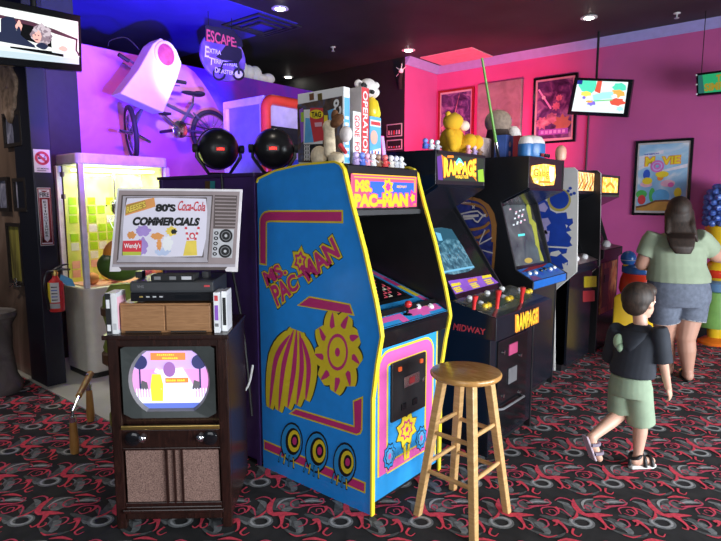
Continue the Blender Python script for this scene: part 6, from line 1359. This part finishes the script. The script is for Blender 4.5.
# ------------------------------------------------------------------ wooden bar stool
feet = [V((-1.47, 2.20, 0)), V((-1.145, 2.175, 0)), V((-1.14, 2.505, 0)), V((-1.465, 2.53, 0))]
sc_ = sum(feet, V((0, 0, 0)))/4; SH = .735
st_ = thing('bar_stool', 'round-seated pale wooden bar stool in front of the blue and black cabinets', 'stool', sc_)
MB().lathe([(.02, -.034), (.145, -.034), (.160, -.030), (.170, -.020), (.171, -.010), (.166, -.002), (.155, 0), (.01, 0)], (sc_.x, sc_.y, SH), WOODS, 40).obj('seat', st_, smooth=True)
tops = [sc_+(f-sc_)*.50+V((0, 0, SH-.032)) for f in feet]
for f, tp in zip(feet, tops):
    d = (tp-f); u = V((f.x-sc_.x, f.y-sc_.y, 0)).normalized(); w = V((-u.y, u.x, 0)); s0, s1 = .017, .020
    sq = lambda c, s: [c+u*s+w*s, c-u*s+w*s, c-u*s-w*s, c+u*s-w*s]
    uu = (u+w).normalized(); ww = (u-w).normalized(); u, w = uu, ww
    MB().hexa(sq(f, s0), sq(tp, s1), WOODL).obj('leg', st_, .004)
for z, pairs in ((.235, ((0, 1), (2, 3))), (.27, ((1, 2), (3, 0))), (.43, ((0, 1), (2, 3))), (.465, ((1, 2), (3, 0)))):
    for i, j in pairs:
        a_ = feet[i].lerp(tops[i], z/(SH-.032)); c = feet[j].lerp(tops[j], z/(SH-.032)); MB().tube([a_, a_.lerp(c, .12), a_.lerp(c, .5), a_.lerp(c, .88), c], [.008, .0105, .0115, .0105, .008], WOODL, 10).obj('rung', st_, smooth=True)

# ------------------------------------------------------------------ bright stacked play figures by the pink wall (plain shapes)
GLY = mat('gloss_yellow', (.80, .52, .02), .2, var=.05); GLR = mat('gloss_red', (.72, .05, .02), .18, var=.05); GLB = mat('gloss_blue', (.03, .13, .42), .25, var=.05); GLW = mat('gloss_white', (.8, .8, .8), .25); GLO = mat('gloss_orange', (.85, .20, .02), .2); GLG = mat('soft_green', (.20, .42, .10), .4, var=.08); GLBK = ramp('knobbly_blue', [(.2, (.05, .11, .45)), (.6, (.10, .20, .62))], 26, 2, 0, .35, kind='VORO', bump=1.0)
f0 = 5.4; p0 = atf(627, 345, f0); gx, gy = p0.x, p0.y
s1_ = thing('play_totem', 'glossy stack of yellow, red and blue rounded blocks on the floor behind the boy', 'play totem', (gx, gy, 0)); zz = lambda py: atf(627, py, f0).z
def blk(px0, px1, py0, py1, f, th): a_ = atf(px0, py1, f); c = atf(px1, py0, f); return a_, c
bx_ = MB(); a_ = atf(609.5, 340, f0); c = atf(649, 340, f0); u = (c-a_); u.z = 0; W_ = u.length; u.normalize(); n_ = V((.26, .966, 0)); A0 = V((a_.x, a_.y, 0))
bx_.hexa([A0, A0+u*W_, A0+u*W_+n_*.30, A0+n_*.30], [p+V((0, 0, zz(293))) for p in (A0, A0+u*W_, A0+u*W_+n_*.30, A0+n_*.30)], GLY).obj('yellow_block', s1_, .05, seg=5)
mid = A0+u*(W_*.36)+n_*.11
MB().lathe([(.15, zz(294)), (.165, zz(290)), (.155, zz(280)), (.13, zz(273))], (mid.x+u.x*.04, mid.y+u.y*.04, 0), GLR, 24).obj('red_dome', s1_, smooth=True)
MB().lathe([(.13, zz(275)), (.155, zz(273)), (.155, zz(267)), (.13, zz(265))], (mid.x+u.x*.05, mid.y+u.y*.05, 0), GLB, 24).obj('blue_ring', s1_, smooth=True)
for dx, h, m_ in ((-.06, 258, 1), (.09, 262, 0)):
    cx, cy = mid.x+u.x*dx, mid.y+u.y*dx; MB().lathe([(.045, zz(267)), (.045, zz(h))], (cx, cy, 0), GLY, 18).obj('yellow_peg', s1_, smooth=True)
    if m_: MB().ell((cx-.0, cy-.0, zz(259)), (.072, .072, .075), GLB, 18, 12).obj('blue_ball', s1_, smooth=True); MB().lathe([(.050, zz(262)), (.075, zz(260.5)), (.05, zz(259))], (cx, cy, 0), GLW, 18).obj('white_band', s1_, smooth=True)
f1 = 6.0; p0 = atf(714, 346, f1); gx, gy = p0.x, p0.y; zz = lambda py: atf(714, py, f1).z
s2_ = thing('play_totem', 'tall totem with knobbly blue top and green cone tier, right behind the woman', 'play totem', (gx, gy, 0))
MB().lathe([(.05, 0), (.16, .0), (.165, .03), (.10, .075), (.04, .08)], (gx, gy, 0), GLO, 20).obj('orange_foot', s2_, smooth=True)
MB().lathe([(.075, .07), (.08, .15), (.07, zz(322))], (gx, gy, 0), GLY, 18).obj('yellow_stem', s2_, smooth=True)
MB().lathe([(.195, zz(326)), (.20, zz(324)), (.15, zz(292)), (.10, zz(289))], (gx, gy, 0), GLG, 24).obj('green_cone', s2_, smooth=True)
MB().lathe([(.11, zz(293)), (.15, zz(290)), (.15, zz(283)), (.11, zz(280))], (gx, gy, 0), mat('soft_blue', (.12, .25, .45), .4), 24).obj('blue_ring', s2_, smooth=True)
MB().ell((gx, gy, zz(271)), (.15, .15, .14), GLY, 22, 14).obj('yellow_ball', s2_, smooth=True); MB().lathe([(.145, zz(277)), (.157, zz(275)), (.157, zz(270.5)), (.145, zz(269))], (gx, gy, 0), GLR, 24).obj('red_band', s2_, smooth=True)
MB().lathe([(.10, zz(260)), (.15, zz(257)), (.17, zz(240)), (.17, zz(226)), (.12, zz(222))], (gx, gy, 0), GLY, 24).obj('yellow_tier', s2_, smooth=True)
b_ = MB(); z0, z1 = zz(226), zz(185)
b_.lathe([(.12, z0), (.17, z0+.02), (.165, z1-.12), (.13, z1-.04), (.05, z1-.01)], (gx, gy, 0), GLBK, 22)
for k in range(12):
    for j in range(8):
        a_ = 2*PI*(k+.5*(j % 2))/12; r = .165 if j < 6 else (.14 if j == 6 else .09); z = z0+.03+(z1-z0-.05)*j/7; b_.ell((gx+r*math.cos(a_), gy+r*math.sin(a_), z), (.042, .042, .036), GLBK, 8, 6)
b_.obj('knobbly_top', s2_, smooth=True)

# ------------------------------------------------------------------ people
SKIN_C = mat('skin_child', (.62, .36, .26), .5, var=.06, scale=6); SKIN_W = mat('skin_woman', (.52, .28, .20), .5, var=.06, scale=6)
HAIR_C = ramp('hair_short_brown', [(.35, (.018, .011, .008)), (.65, (.05, .030, .020))], 40, 4, 1, .6, stretch=(1, 1, .3)); HAIR_W = ramp('hair_long_brown', [(.3, (.012, .007, .005)), (.7, (.045, .024, .016))], 30, 4, 1, .62, stretch=(3, 3, .15))
SHIRT_C = mat('shirt_charcoal_navy', (.022, .026, .036), .85, var=.2, scale=10); SHORT_C = mat('shorts_sage', (.27, .35, .24), .85, var=.1, scale=12); SHIRT_W = mat('shirt_sage', (.30, .36, .25), .85, var=.08, scale=10); DENIM = mat('denim_grey_blue', (.13, .15, .20), .85, var=.2, scale=30); SHOE = mat('sandal_black', (.015, .015, .017), .5); SOLE = mat('sole_white', (.70, .68, .64), .6)
def remesh(o, vox, it=6):
    r = o.modifiers.new('Remesh', 'REMESH'); r.mode = 'VOXEL'; r.voxel_size = vox; r.use_smooth_shade = True
    s = o.modifiers.new('Smooth', 'SMOOTH'); s.factor = .5; s.iterations = it
    return o
def loft(b, rings, m, u, d, n=24):
    # rings: centre, half width along u, half depth along d
    vs = []; L = len(rings)
    for c, rw, rd in rings:
        for k in range(n): a_ = 2*PI*k/n; vs.append(V(c)+u*(rw*math.cos(a_))+d*(rd*math.sin(a_)))
    fs = [(i*n+j, i*n+(j+1) % n, (i+1)*n+(j+1) % n, (i+1)*n+j) for i in range(L-1) for j in range(n)]+[tuple(range(n-1, -1, -1)), tuple(range((L-1)*n, L*n))]
    return b.add(vs, fs, m)
def hand(b, wr, d, side, up, s, m, curl=.5):
    # wr wrist, d pointing direction, side towards the thumb, up = back of the hand
    d = V(d).normalized(); side = (V(side)-d*V(side).dot(d)).normalized(); up = d.cross(side).normalized()*(1 if up > 0 else -1)
    pc = wr+d*.045*s
    R = Matrix((side, up, d)).transposed(); b.ell(pc, (.036*s, .016*s, .050*s), m, 14, 10, R)
    for k, (o, L) in enumerate(((.026, .068), (.009, .078), (-.009, .072), (-.025, .056))):
        r = .0088*s; p = wr+d*.080*s+side*o*s; q = p+(d*.8-up*curl*.6).normalized()*L*.5*s; e = q+(d*.4-up*curl*1.3).normalized()*L*.5*s
        b.cap(wr+d*.04*s+side*o*.8*s, p, r, r, m, 8).cap(p, q, r, r*.9, m, 8).cap(q, e, r*.9, r*.75, m, 8)
    t0 = wr+d*.025*s+side*.028*s; t1 = t0+(d*.7+side*.8-up*.2).normalized()*.035*s; t2 = t1+(d*.95+side*.1-up*.4).normalized()*.03*s
    b.cap(t0, t1, .012*s, .0105*s, m, 8).cap(t1, t2, .0105*s, .008*s, m, 8)
def head(b, c, fw, rt, r, m):
    # c centre; fw face direction; rt person's right; r = half width, half depth, half height
    up = V((0, 0, 1)); R = Matrix((rt, fw, up)).transposed()
    b.ell(c+up*r[2]*.18-fw*r[1]*.08, (r[0], r[1], r[2]*.84), m, 20, 14, R); b.ell(c-up*r[2]*.38+fw*r[1]*.22, (r[0]*.76, r[1]*.72, r[2]*.60), m, 18, 12, R)
    b.cap(c+fw*r[1]*.92+up*r[2]*.02, c+fw*r[1]*1.10-up*r[2]*.20, r[0]*.10, r[0]*.17, m, 8)
    b.ell(c+fw*r[1]*.88-up*r[2]*.46, (r[0]*.30, r[1]*.10, r[2]*.075), m, 12, 8, R); b.ell(c+fw*r[1]*.74-up*r[2]*.84, (r[0]*.30, r[1]*.2, r[2]*.14), m, 10, 8, R)
    for s in (-1, 1): b.ell(c+rt*s*r[0]*.98-up*r[2]*.06-fw*r[1]*.05, (r[0]*.12, r[1]*.22, r[2]*.24), m, 12, 8, R)
def eyes(par, c, fw, rt, r):
    b = MB(); R = Matrix((rt, fw, V((0, 0, 1)))).transposed(); ew = mat('eye_white', (.8, .78, .75), .3); ed = mat('eye_dark', (.03, .02, .015), .2)
    for s in (-1, 1):
        p = c+fw*r[1]*.84+rt*s*r[0]*.38; b.ell(p, (r[0]*.15, r[1]*.10, r[2]*.075), ew, 10, 8, R); b.ell(p+fw*r[1]*.085, (r[0]*.06, r[1]*.03, r[2]*.05), ed, 8, 6, R)
    b.obj('eyes', par, smooth=True); b = MB(); b.ell(c+fw*r[1]*.93-V((0, 0, r[2]*.46)), (r[0]*.24, r[1]*.07, r[2]*.035), mat('lips', (.45, .16, .14), .4), 10, 8, R); b.obj('mouth', par, smooth=True)
UP = V((0, 0, 1))
# --- the boy, mid-stride towards the right and away
hB = (ER*.78+EA*.62).normalized(); rB = (ER*.62-EA*.78).normalized()
J = lambda px, py, f: atf(px, py, f)
bo_ = thing('person', 'small boy in dark tee shirt and sage shorts, striding away across the carpet', 'person', PZ(0)(640, 465))
pel = J(630, 386, 3.16); ches = J(637, 345, 3.18); nk = J(641, 322, 3.19); hc = J(640, 302, 3.20)
rh = pel+rB*.052-UP*.01; lh = pel-rB*.052-UP*.01
rk = J(641, 423, 3.15); ra_ = J(638, 453, 3.13); lk = J(621, 413, 3.20); la_ = J(592, 437, 3.06); lt_ = J(600, 460, 3.06)
rs = J(660, 334, 3.08); re = J(663, 362, 3.07); rw_ = J(668, 387, 3.10); ls = J(616, 333, 3.27); le = J(611, 358, 3.37); lw = J(622, 368, 3.50)
b_ = MB(); S_ = SKIN_C
loft(b_, [(pel-UP*.06, .075, .06), (pel, .10, .08), (pel*.5+ches*.5, .085, .068), (ches, .10, .072), (nk*.6+ches*.4, .075, .055), (nk-UP*.02, .042, .042)], S_, rB, hB)
b_.cap(nk-UP*.03, hc-UP*.05, .038, .040, S_); head(b_, hc, (hB*.8+ER*.5).normalized(), (rB*.9-EA*.2).normalized(), (.073, .088, .102), S_)
b_.cap(rh, rk, .062, .043, S_).cap(rk, rk.lerp(ra_, .35), .041, .040, S_).cap(rk.lerp(ra_, .35), ra_, .040, .026, S_)
b_.cap(lh, lk, .062, .043, S_).cap(lk, lk.lerp(la_, .35), .041, .040, S_).cap(lk.lerp(la_, .35), la_, .040, .026, S_)
b_.cap(rs, re, .034, .028, S_).cap(re, rw_, .028, .019, S_).cap(ls, le, .034, .028, S_).cap(le, lw, .028, .019, S_)
hand(b_, rw_, J(672, 401, 3.11)-rw_, hB, 1, .72, S_); hand(b_, lw, lw-le, UP, 1, .72, S_)
fx = PZ(0)(640, 465); fwd = (ER*.95+EA*.15).normalized()
b_.cap(ra_, V((ra_.x, ra_.y, .042)), .027, .03, S_).cap(V((ra_.x, ra_.y, .048))-fwd*.02, V((ra_.x, ra_.y, .036))+fwd*.09, .027, .022, S_)
ft = (lt_-la_).normalized(); b_.cap(la_, la_+ft*.04+ER*-.012, .027, .028, S_).cap(la_+ft*.03-ER*.01, lt_-ft*.01, .027, .020, S_)
bb_ = remesh(b_.obj('body', bo_), .0055, 5)
eyes(bo_, hc, (hB*.8+ER*.5).normalized(), (rB*.9-EA*.2).normalized(), (.073, .088, .102))
fd_ = (hB*.8+ER*.5).normalized(); rt_ = (rB*.9-EA*.2).normalized()
R = Matrix((rt_, fd_, UP)).transposed(); b_ = MB()
b_.ell(hc+UP*.030-fd_*.022, (.081, .088, .090), HAIR_C, 22, 16, R).ell(hc-UP*.012-fd_*.040, (.070, .054, .066), HAIR_C, 18, 12, R).ell(hc+UP*.065+fd_*.03, (.066, .055, .048), HAIR_C, 18, 12, R); remesh(b_.obj('hair', bo_), .005, 4)
b_ = MB(); hem = J(632, 374, 3.165)
loft(b_, [(hem-UP*.004, .128, .098), (hem+UP*.03, .128, .098), (pel*.35+ches*.65, .122, .092), (ches+UP*.015, .126, .090), (ches*.55+nk*.45, .124, .082), (nk*.72+ches*.28, .085, .062), (nk-UP*.012, .052, .048)], SHIRT_C, rB, hB)
for a_, c in ((rs, re), (ls, le)): d = (c-a_); loft(b_, [(a_-d*.25, .040, .040), (a_, .050, .050), (a_+d*.55, .052, .050), (a_+d*1.02, .056, .052)], SHIRT_C, d.cross(UP).normalized(), d.cross(d.cross(UP)).normalized())
so = remesh(b_.obj('tee_shirt', bo_), .0065, 5)
b_ = MB(); R = Matrix((rB, hB, UP)).transposed(); b_.ell(ches-rB*.072-hB*.076+UP*.02, (.030, .022, .045), mat('print_mint', (.42, .60, .38), .8), 14, 10, R).ell(ches-rB*.055-hB*.080-UP*.012, (.022, .022, .03), mat('print_mint_pale', (.38, .55, .36), .8), 12, 8, R); b_.obj('shirt_print', so, smooth=True, label='mint green print on the back of the shirt')
b_ = MB(); loft(b_, [(ches*.3+nk*.7-hB*.055, .075, .022), (ches*.6+nk*.4-hB*.072, .066, .030), (ches-hB*.080, .035, .022), (ches-UP*.03-hB*.082, .010, .012)], SHIRT_C, rB, hB); remesh(b_.obj('hood', so), .006, 4)
b_ = MB(); wst = pel+UP*.05
loft(b_, [(wst+UP*.015, .108, .088), (wst, .112, .092), (pel-UP*.02, .120, .100), (pel-UP*.05, .118, .098)], SHORT_C, rB, hB)
for hp, kn, e in ((rh, rk, .98), (lh, lk, .95)):
    d = kn-hp; uu = d.cross(hB if abs(d.normalized().dot(hB)) < .9 else UP).normalized(); ww = d.cross(uu).normalized(); loft(b_, [(hp+UP*.02, .070, .072), (hp+d*.4, .073, .074), (hp+d*e, .078, .076)], SHORT_C, uu, ww)
remesh(b_.obj('shorts', bo_), .0065, 5)
c = V((ra_.x, ra_.y, 0)); b_ = MB(); sw = V((-fwd.y, fwd.x, 0))
pts = [c-fwd*.045-sw*.022, c-fwd*.055, c-fwd*.045+sw*.024, c+fwd*.03+sw*.032, c+fwd*.09+sw*.034, c+fwd*.118+sw*.012, c+fwd*.112-sw*.018, c+fwd*.08-sw*.034, c+fwd*.02-sw*.028]
so = b_.prism(pts, (0, 0, .020), SOLE).obj('sandal', bo_, .006)
b_ = MB()
for t0, hh in ((.03, .055), (.075, .045)): b_.tube(spline([c+fwd*t0-sw*.033+UP*.015, c+fwd*t0-sw*.026+UP*hh, c+fwd*t0+UP*(hh+.018), c+fwd*t0+sw*.026+UP*hh, c+fwd*t0+sw*.034+UP*.015]), .011, SHOE, 8)
b_.tube(spline([c-fwd*.05+UP*.02, c-fwd*.048+UP*.06, c-fwd*.02+sw*.034+UP*.075, c+fwd*.02+UP*.085, c-fwd*.02-sw*.034+UP*.075, c-fwd*.048+UP*.06]), .010, SHOE, 8); b_.obj('sandal_strap', so, smooth=True)
ups = ft; n_ = (la_-lk).normalized(); b_ = MB(); nb = (-ER*.9-EA*.2).normalized()
SOCK = mat('foot_sole_pale', (.45, .36, .42), .7)
lsd = la_+ft*.005+nb*.034; ww = ft.cross(nb).normalized(); b_.hexa([lsd-ft*.02+ww*.026, lsd-ft*.02-ww*.026, lsd+ft*.135-ww*.032, lsd+ft*.135+ww*.032], [p+nb*.014 for p in (lsd-ft*.02+ww*.026, lsd-ft*.02-ww*.026, lsd+ft*.135-ww*.032, lsd+ft*.135+ww*.032)], SOCK); so = b_.obj('sandal', bo_, .006)
b_ = MB()
for t0 in (.035, .09): b_.tube(spline([lsd+ft*t0-ww*.03, lsd+ft*t0-ww*.03-nb*.04, lsd+ft*t0-nb*.062, lsd+ft*t0+ww*.03-nb*.04, lsd+ft*t0+ww*.03]), .010, mat('strap_mauve_grey', (.22, .18, .24), .6), 8)
b_.obj('sandal_strap', so, smooth=True)
# --- the woman, seen from behind
fW = (EA*.97+ER*.22).normalized(); rW = (ER*.97-EA*.22).normalized(); S_ = SKIN_W
wo = thing('person', 'woman with long brown hair in sage tee and denim shorts, back to the camera', 'person', PZ(0)(680, 380))
pel = J(678, 291, 4.78); wai = J(677, 264, 4.79); ches = J(677, 246, 4.79); nk = J(677, 231, 4.81); hc = J(678, 212, 4.83)
rh = J(692, 303, 4.76); lh = J(664, 303, 4.80); rk = J(686, 337, 4.74); lk = J(665, 337, 4.84); ra_ = J(688, 371, 4.74); la_ = J(668, 369, 4.92)
rs = J(702, 241, 4.74); re = J(716, 256, 4.82); rw_ = J(731, 262, 5.02); ls = J(652, 241, 4.84); le = J(642, 264, 4.88); lw = J(654, 268, 5.08)
b_ = MB()
loft(b_, [(pel-UP*.12, .18, .15), (pel, .235, .18), (wai, .205, .15), (ches, .205, .15), (nk*.45+ches*.55, .17, .11), (nk-UP*.02, .07, .07)], S_, rW, fW)
b_.cap(nk-UP*.04, hc-UP*.06, .058, .056, S_); head(b_, hc, fW, rW, (.078, .098, .116), S_)
for h_, k_, a_ in ((rh, rk, ra_), (lh, lk, la_)): b_.cap(h_, k_, .118, .078, S_).cap(k_, k_.lerp(a_, .38), .072, .074, S_).cap(k_.lerp(a_, .38), a_, .074, .042, S_).cap(a_, V((a_.x, a_.y, .05))-fW*.02, .042, .042, S_).cap(V((a_.x, a_.y, .042))-fW*.025, V((a_.x, a_.y, .036))+fW*.145, .038, .030, S_)
for s0_, e_, w__ in ((rs, re, rw_), (ls, le, lw)): b_.cap(s0_, e_, .070, .056, S_).cap(e_, w__, .054, .034, S_)
hand(b_, rw_, rw_-re, UP, 1, 1.0, S_); hand(b_, lw, lw-le, UP, 1, 1.0, S_)
remesh(b_.obj('body', wo), .0075, 5); eyes(wo, hc, fW, rW, (.078, .098, .116))
R = Matrix((rW, fW, UP)).transposed(); b_ = MB()
b_.ell(hc+UP*.028-fW*.022, (.096, .108, .108), HAIR_W, 24, 16, R)
loft(b_, [(hc+UP*.02-fW*.05, .090, .06), (hc-UP*.08-fW*.07, .102, .055), (nk-UP*.01-fW*.095, .112, .046), (J(681, 238, 4.62), .110, .042), (J(682, 247, 4.57), .094, .034), (J(683, 254, 4.565), .06, .02)], HAIR_W, rW, fW)
b_.cap(hc+rW*.085-fW*.03, J(692, 226, 4.70), .03, .03, HAIR_W).cap(J(692, 226, 4.70), J(697, 241, 4.65), .03, .014, HAIR_W).cap(hc-rW*.08-fW*.02, J(667, 232, 4.72), .03, .02, HAIR_W)
remesh(b_.obj('hair', wo), .0075, 5)
b_ = MB(); hem = J(678, 281, 4.78)
loft(b_, [(hem, .250, .195), (hem+UP*.05, .248, .19), (wai, .222, .168), (ches, .228, .168), (ches*.5+nk*.5, .205, .13), (nk*.8+ches*.2, .12, .09), (nk-UP*.01, .085, .08)], SHIRT_W, rW, fW)
for a_, c in ((rs, re), (ls, le)): d = (c-a_); uu = d.cross(UP).normalized(); loft(b_, [(a_-d*.35, .07, .07), (a_, .088, .088), (a_+d*.62, .086, .086)], SHIRT_W, uu, d.cross(uu).normalized())
so = remesh(b_.obj('tee_shirt', wo), .009, 6)
b_ = MB(); loft(b_, [(hem+UP*.01, .236, .182), (pel, .255, .198), (pel-UP*.06, .256, .196), (pel-UP*.12, .24, .18)], DENIM, rW, fW)
for h_, k_ in ((rh, rk), (lh, lk)): d = k_-h_; uu = d.cross(fW).normalized(); loft(b_, [(h_+UP*.06, .125, .145), (h_, .128, .145), (h_+d*.5, .130, .138)], DENIM, uu, d.cross(uu).normalized())
so = remesh(b_.obj('denim_shorts', wo), .0095, 5)
for h_, k_ in ((rh, rk), (lh, lk)):
    d = k_-h_; uu = d.cross(fW).normalized(); vv = d.cross(uu).normalized(); c = h_+d*.48; MB().tube([c+uu*.124*math.cos(k*PI/10)+vv*.131*math.sin(k*PI/10) for k in range(20)], .006, mat('hem_pale', (.40, .40, .40), .8), 6, closed=True).obj('frayed_hem', so, smooth=True)
for a_ in (ra_, la_):
    c = V((a_.x, a_.y, 0)); sw = rW; pts = [c-fW*.075-sw*.02, c-fW*.075+sw*.02, c-fW*.03+sw*.042, c+fW*.08+sw*.046, c+fW*.17+sw*.02, c+fW*.17-sw*.02, c+fW*.08-sw*.046, c-fW*.03-sw*.042]
    so = MB().prism(pts, (0, 0, .014), SHOE).obj('sandal', wo, .004); MB().tube(spline([c+fW*.06-sw*.044+UP*.01, c+fW*.07-sw*.03+UP*.06, c+fW*.075+UP*.07, c+fW*.07+sw*.03+UP*.06, c+fW*.06+sw*.044+UP*.01]), .010, SHOE, 8).obj('sandal_strap', so, smooth=True)

# ------------------------------------------------------------------ light
def area(name, loc, aim, size, sy, col, p, spread=PI):
    l = bpy.data.lights.new(name, 'AREA'); l.shape = 'RECTANGLE'; l.size = size; l.size_y = sy; l.color = col; l.energy = p; l.spread = spread
    o = bpy.data.objects.new(name, l); COL.objects.link(o); o.location = loc; o.rotation_euler = (V(aim)-V(loc)).to_track_quat('-Z', 'Y').to_euler(); return o
def spot(name, loc, aim, col, p, ang, blend=.5, r=.05):
    l = bpy.data.lights.new(name, 'SPOT'); l.color = col; l.energy = p; l.spot_size = math.radians(ang); l.spot_blend = blend; l.shadow_soft_size = r
    o = bpy.data.objects.new(name, l); COL.objects.link(o); o.location = loc; o.rotation_euler = (V(aim)-V(loc)).to_track_quat('-Z', 'Y').to_euler(); return o
area('daylight_storefront', (3.4, 3.0, .95), (-1.6, 3.0, .6), 4.6, 1.3, (.88, .94, 1), 270, math.radians(140))
area('daylight_entrance', (.6, -2.2, 1.7), (-2.2, 2.5, .8), 3.0, 2.0, (.92, .95, 1), 50)
for (x, y), _ in pos: spot('ceiling_spot', (x, y, H-.03), (x, y, 0), (1, .90, .78), 24, 62, .6, .04)
spot('ceiling_spot', (-5.7, .5, H-.03), (-5.9, .9, 0), (1, .90, .78), 75, 110, .7, .04)  # added spot out of view, brightens the brown door
for x, y in ((-2.2, 4.13), (-2.2, 1.8), (.1, 4.1), (.1, 6.4), (-4.5, 1.8)): spot('ceiling_spot', (x, y, H-.03), (x, y, 0), (1, .90, .78), 24, 62, .6, .04)
ax = (V((-5.5, 3.7, 2.1))-LA).normalized()
spot('stage_lamp_blue', LA+ax*.14, (-5.6, 3.25, 2.9), (.10, .04, 1), 240, 84, .5, .05)
ax = (V((-5.3, 4.9, 2.1))-LB).normalized()
spot('stage_lamp_violet', LB+ax*.14, (-5.6, 4.9, 2.6), (.22, .06, 1), 40, 95, .5, .05)
spot('added_pink_spot', (-3.3, 1.9, 2.9), (-5.8, 3.2, 2.0), (1, .20, .50), 95, 72, .7, .06)  # added pink spot without a fixture, tints the left of the mural
spot('added_white_spot', (-3.2, 2.6, 3.2), (-5.3, 3.45, 2.75), (1, .98, .95), 150, 19, .5, .05)  # added narrow spot without a fixture, brightens the white bundle
spot('added_ceiling_wash', LA+V((-.16, .06, .09)), (-6.1, 3.35, 3.55), (.05, .015, 1), 420, 62, .6, .03)  # extra blue spot added beside the left lamp to brighten the ceiling
spot('stage_lamp_red', (-3.3, 5.4, 2.0), (-4.3, 7.4, 2.5), (1, .07, .15), 240, 112, .7, .08)
l = bpy.data.lights.new('case_light', 'AREA'); l.shape = 'RECTANGLE'; l.size = .4; l.size_y = .6; l.energy = 5.5; l.color = (1, .98, .85); o = bpy.data.objects.new('case_light', l); COL.objects.link(o); o.location = ((XC+X1)/2, (YC+Y1)/2, ZT-.06)
w = bpy.data.worlds.new('room_air'); scn.world = w; w.use_nodes = True; w.node_tree.nodes['Background'].inputs[0].default_value = (.55, .62, .8, 1); w.node_tree.nodes['Background'].inputs[1].default_value = .10

# ------------------------------------------------------------------ camera
cam = bpy.data.cameras.new('camera'); co = bpy.data.objects.new('camera', cam); COL.objects.link(co)
co.location = (0, 0, EYE); co.rotation_euler = (PI/2-PITCH, 0, YAW); cam.sensor_width = 36; cam.lens = FOC/721*36; cam.clip_start = .05
scn.camera = co
scn.view_settings.view_transform = 'Standard'; scn.view_settings.look = 'None'; scn.view_settings.exposure = 0.35; scn.view_settings.gamma = 1; scn.view_settings.use_curve_mapping = False
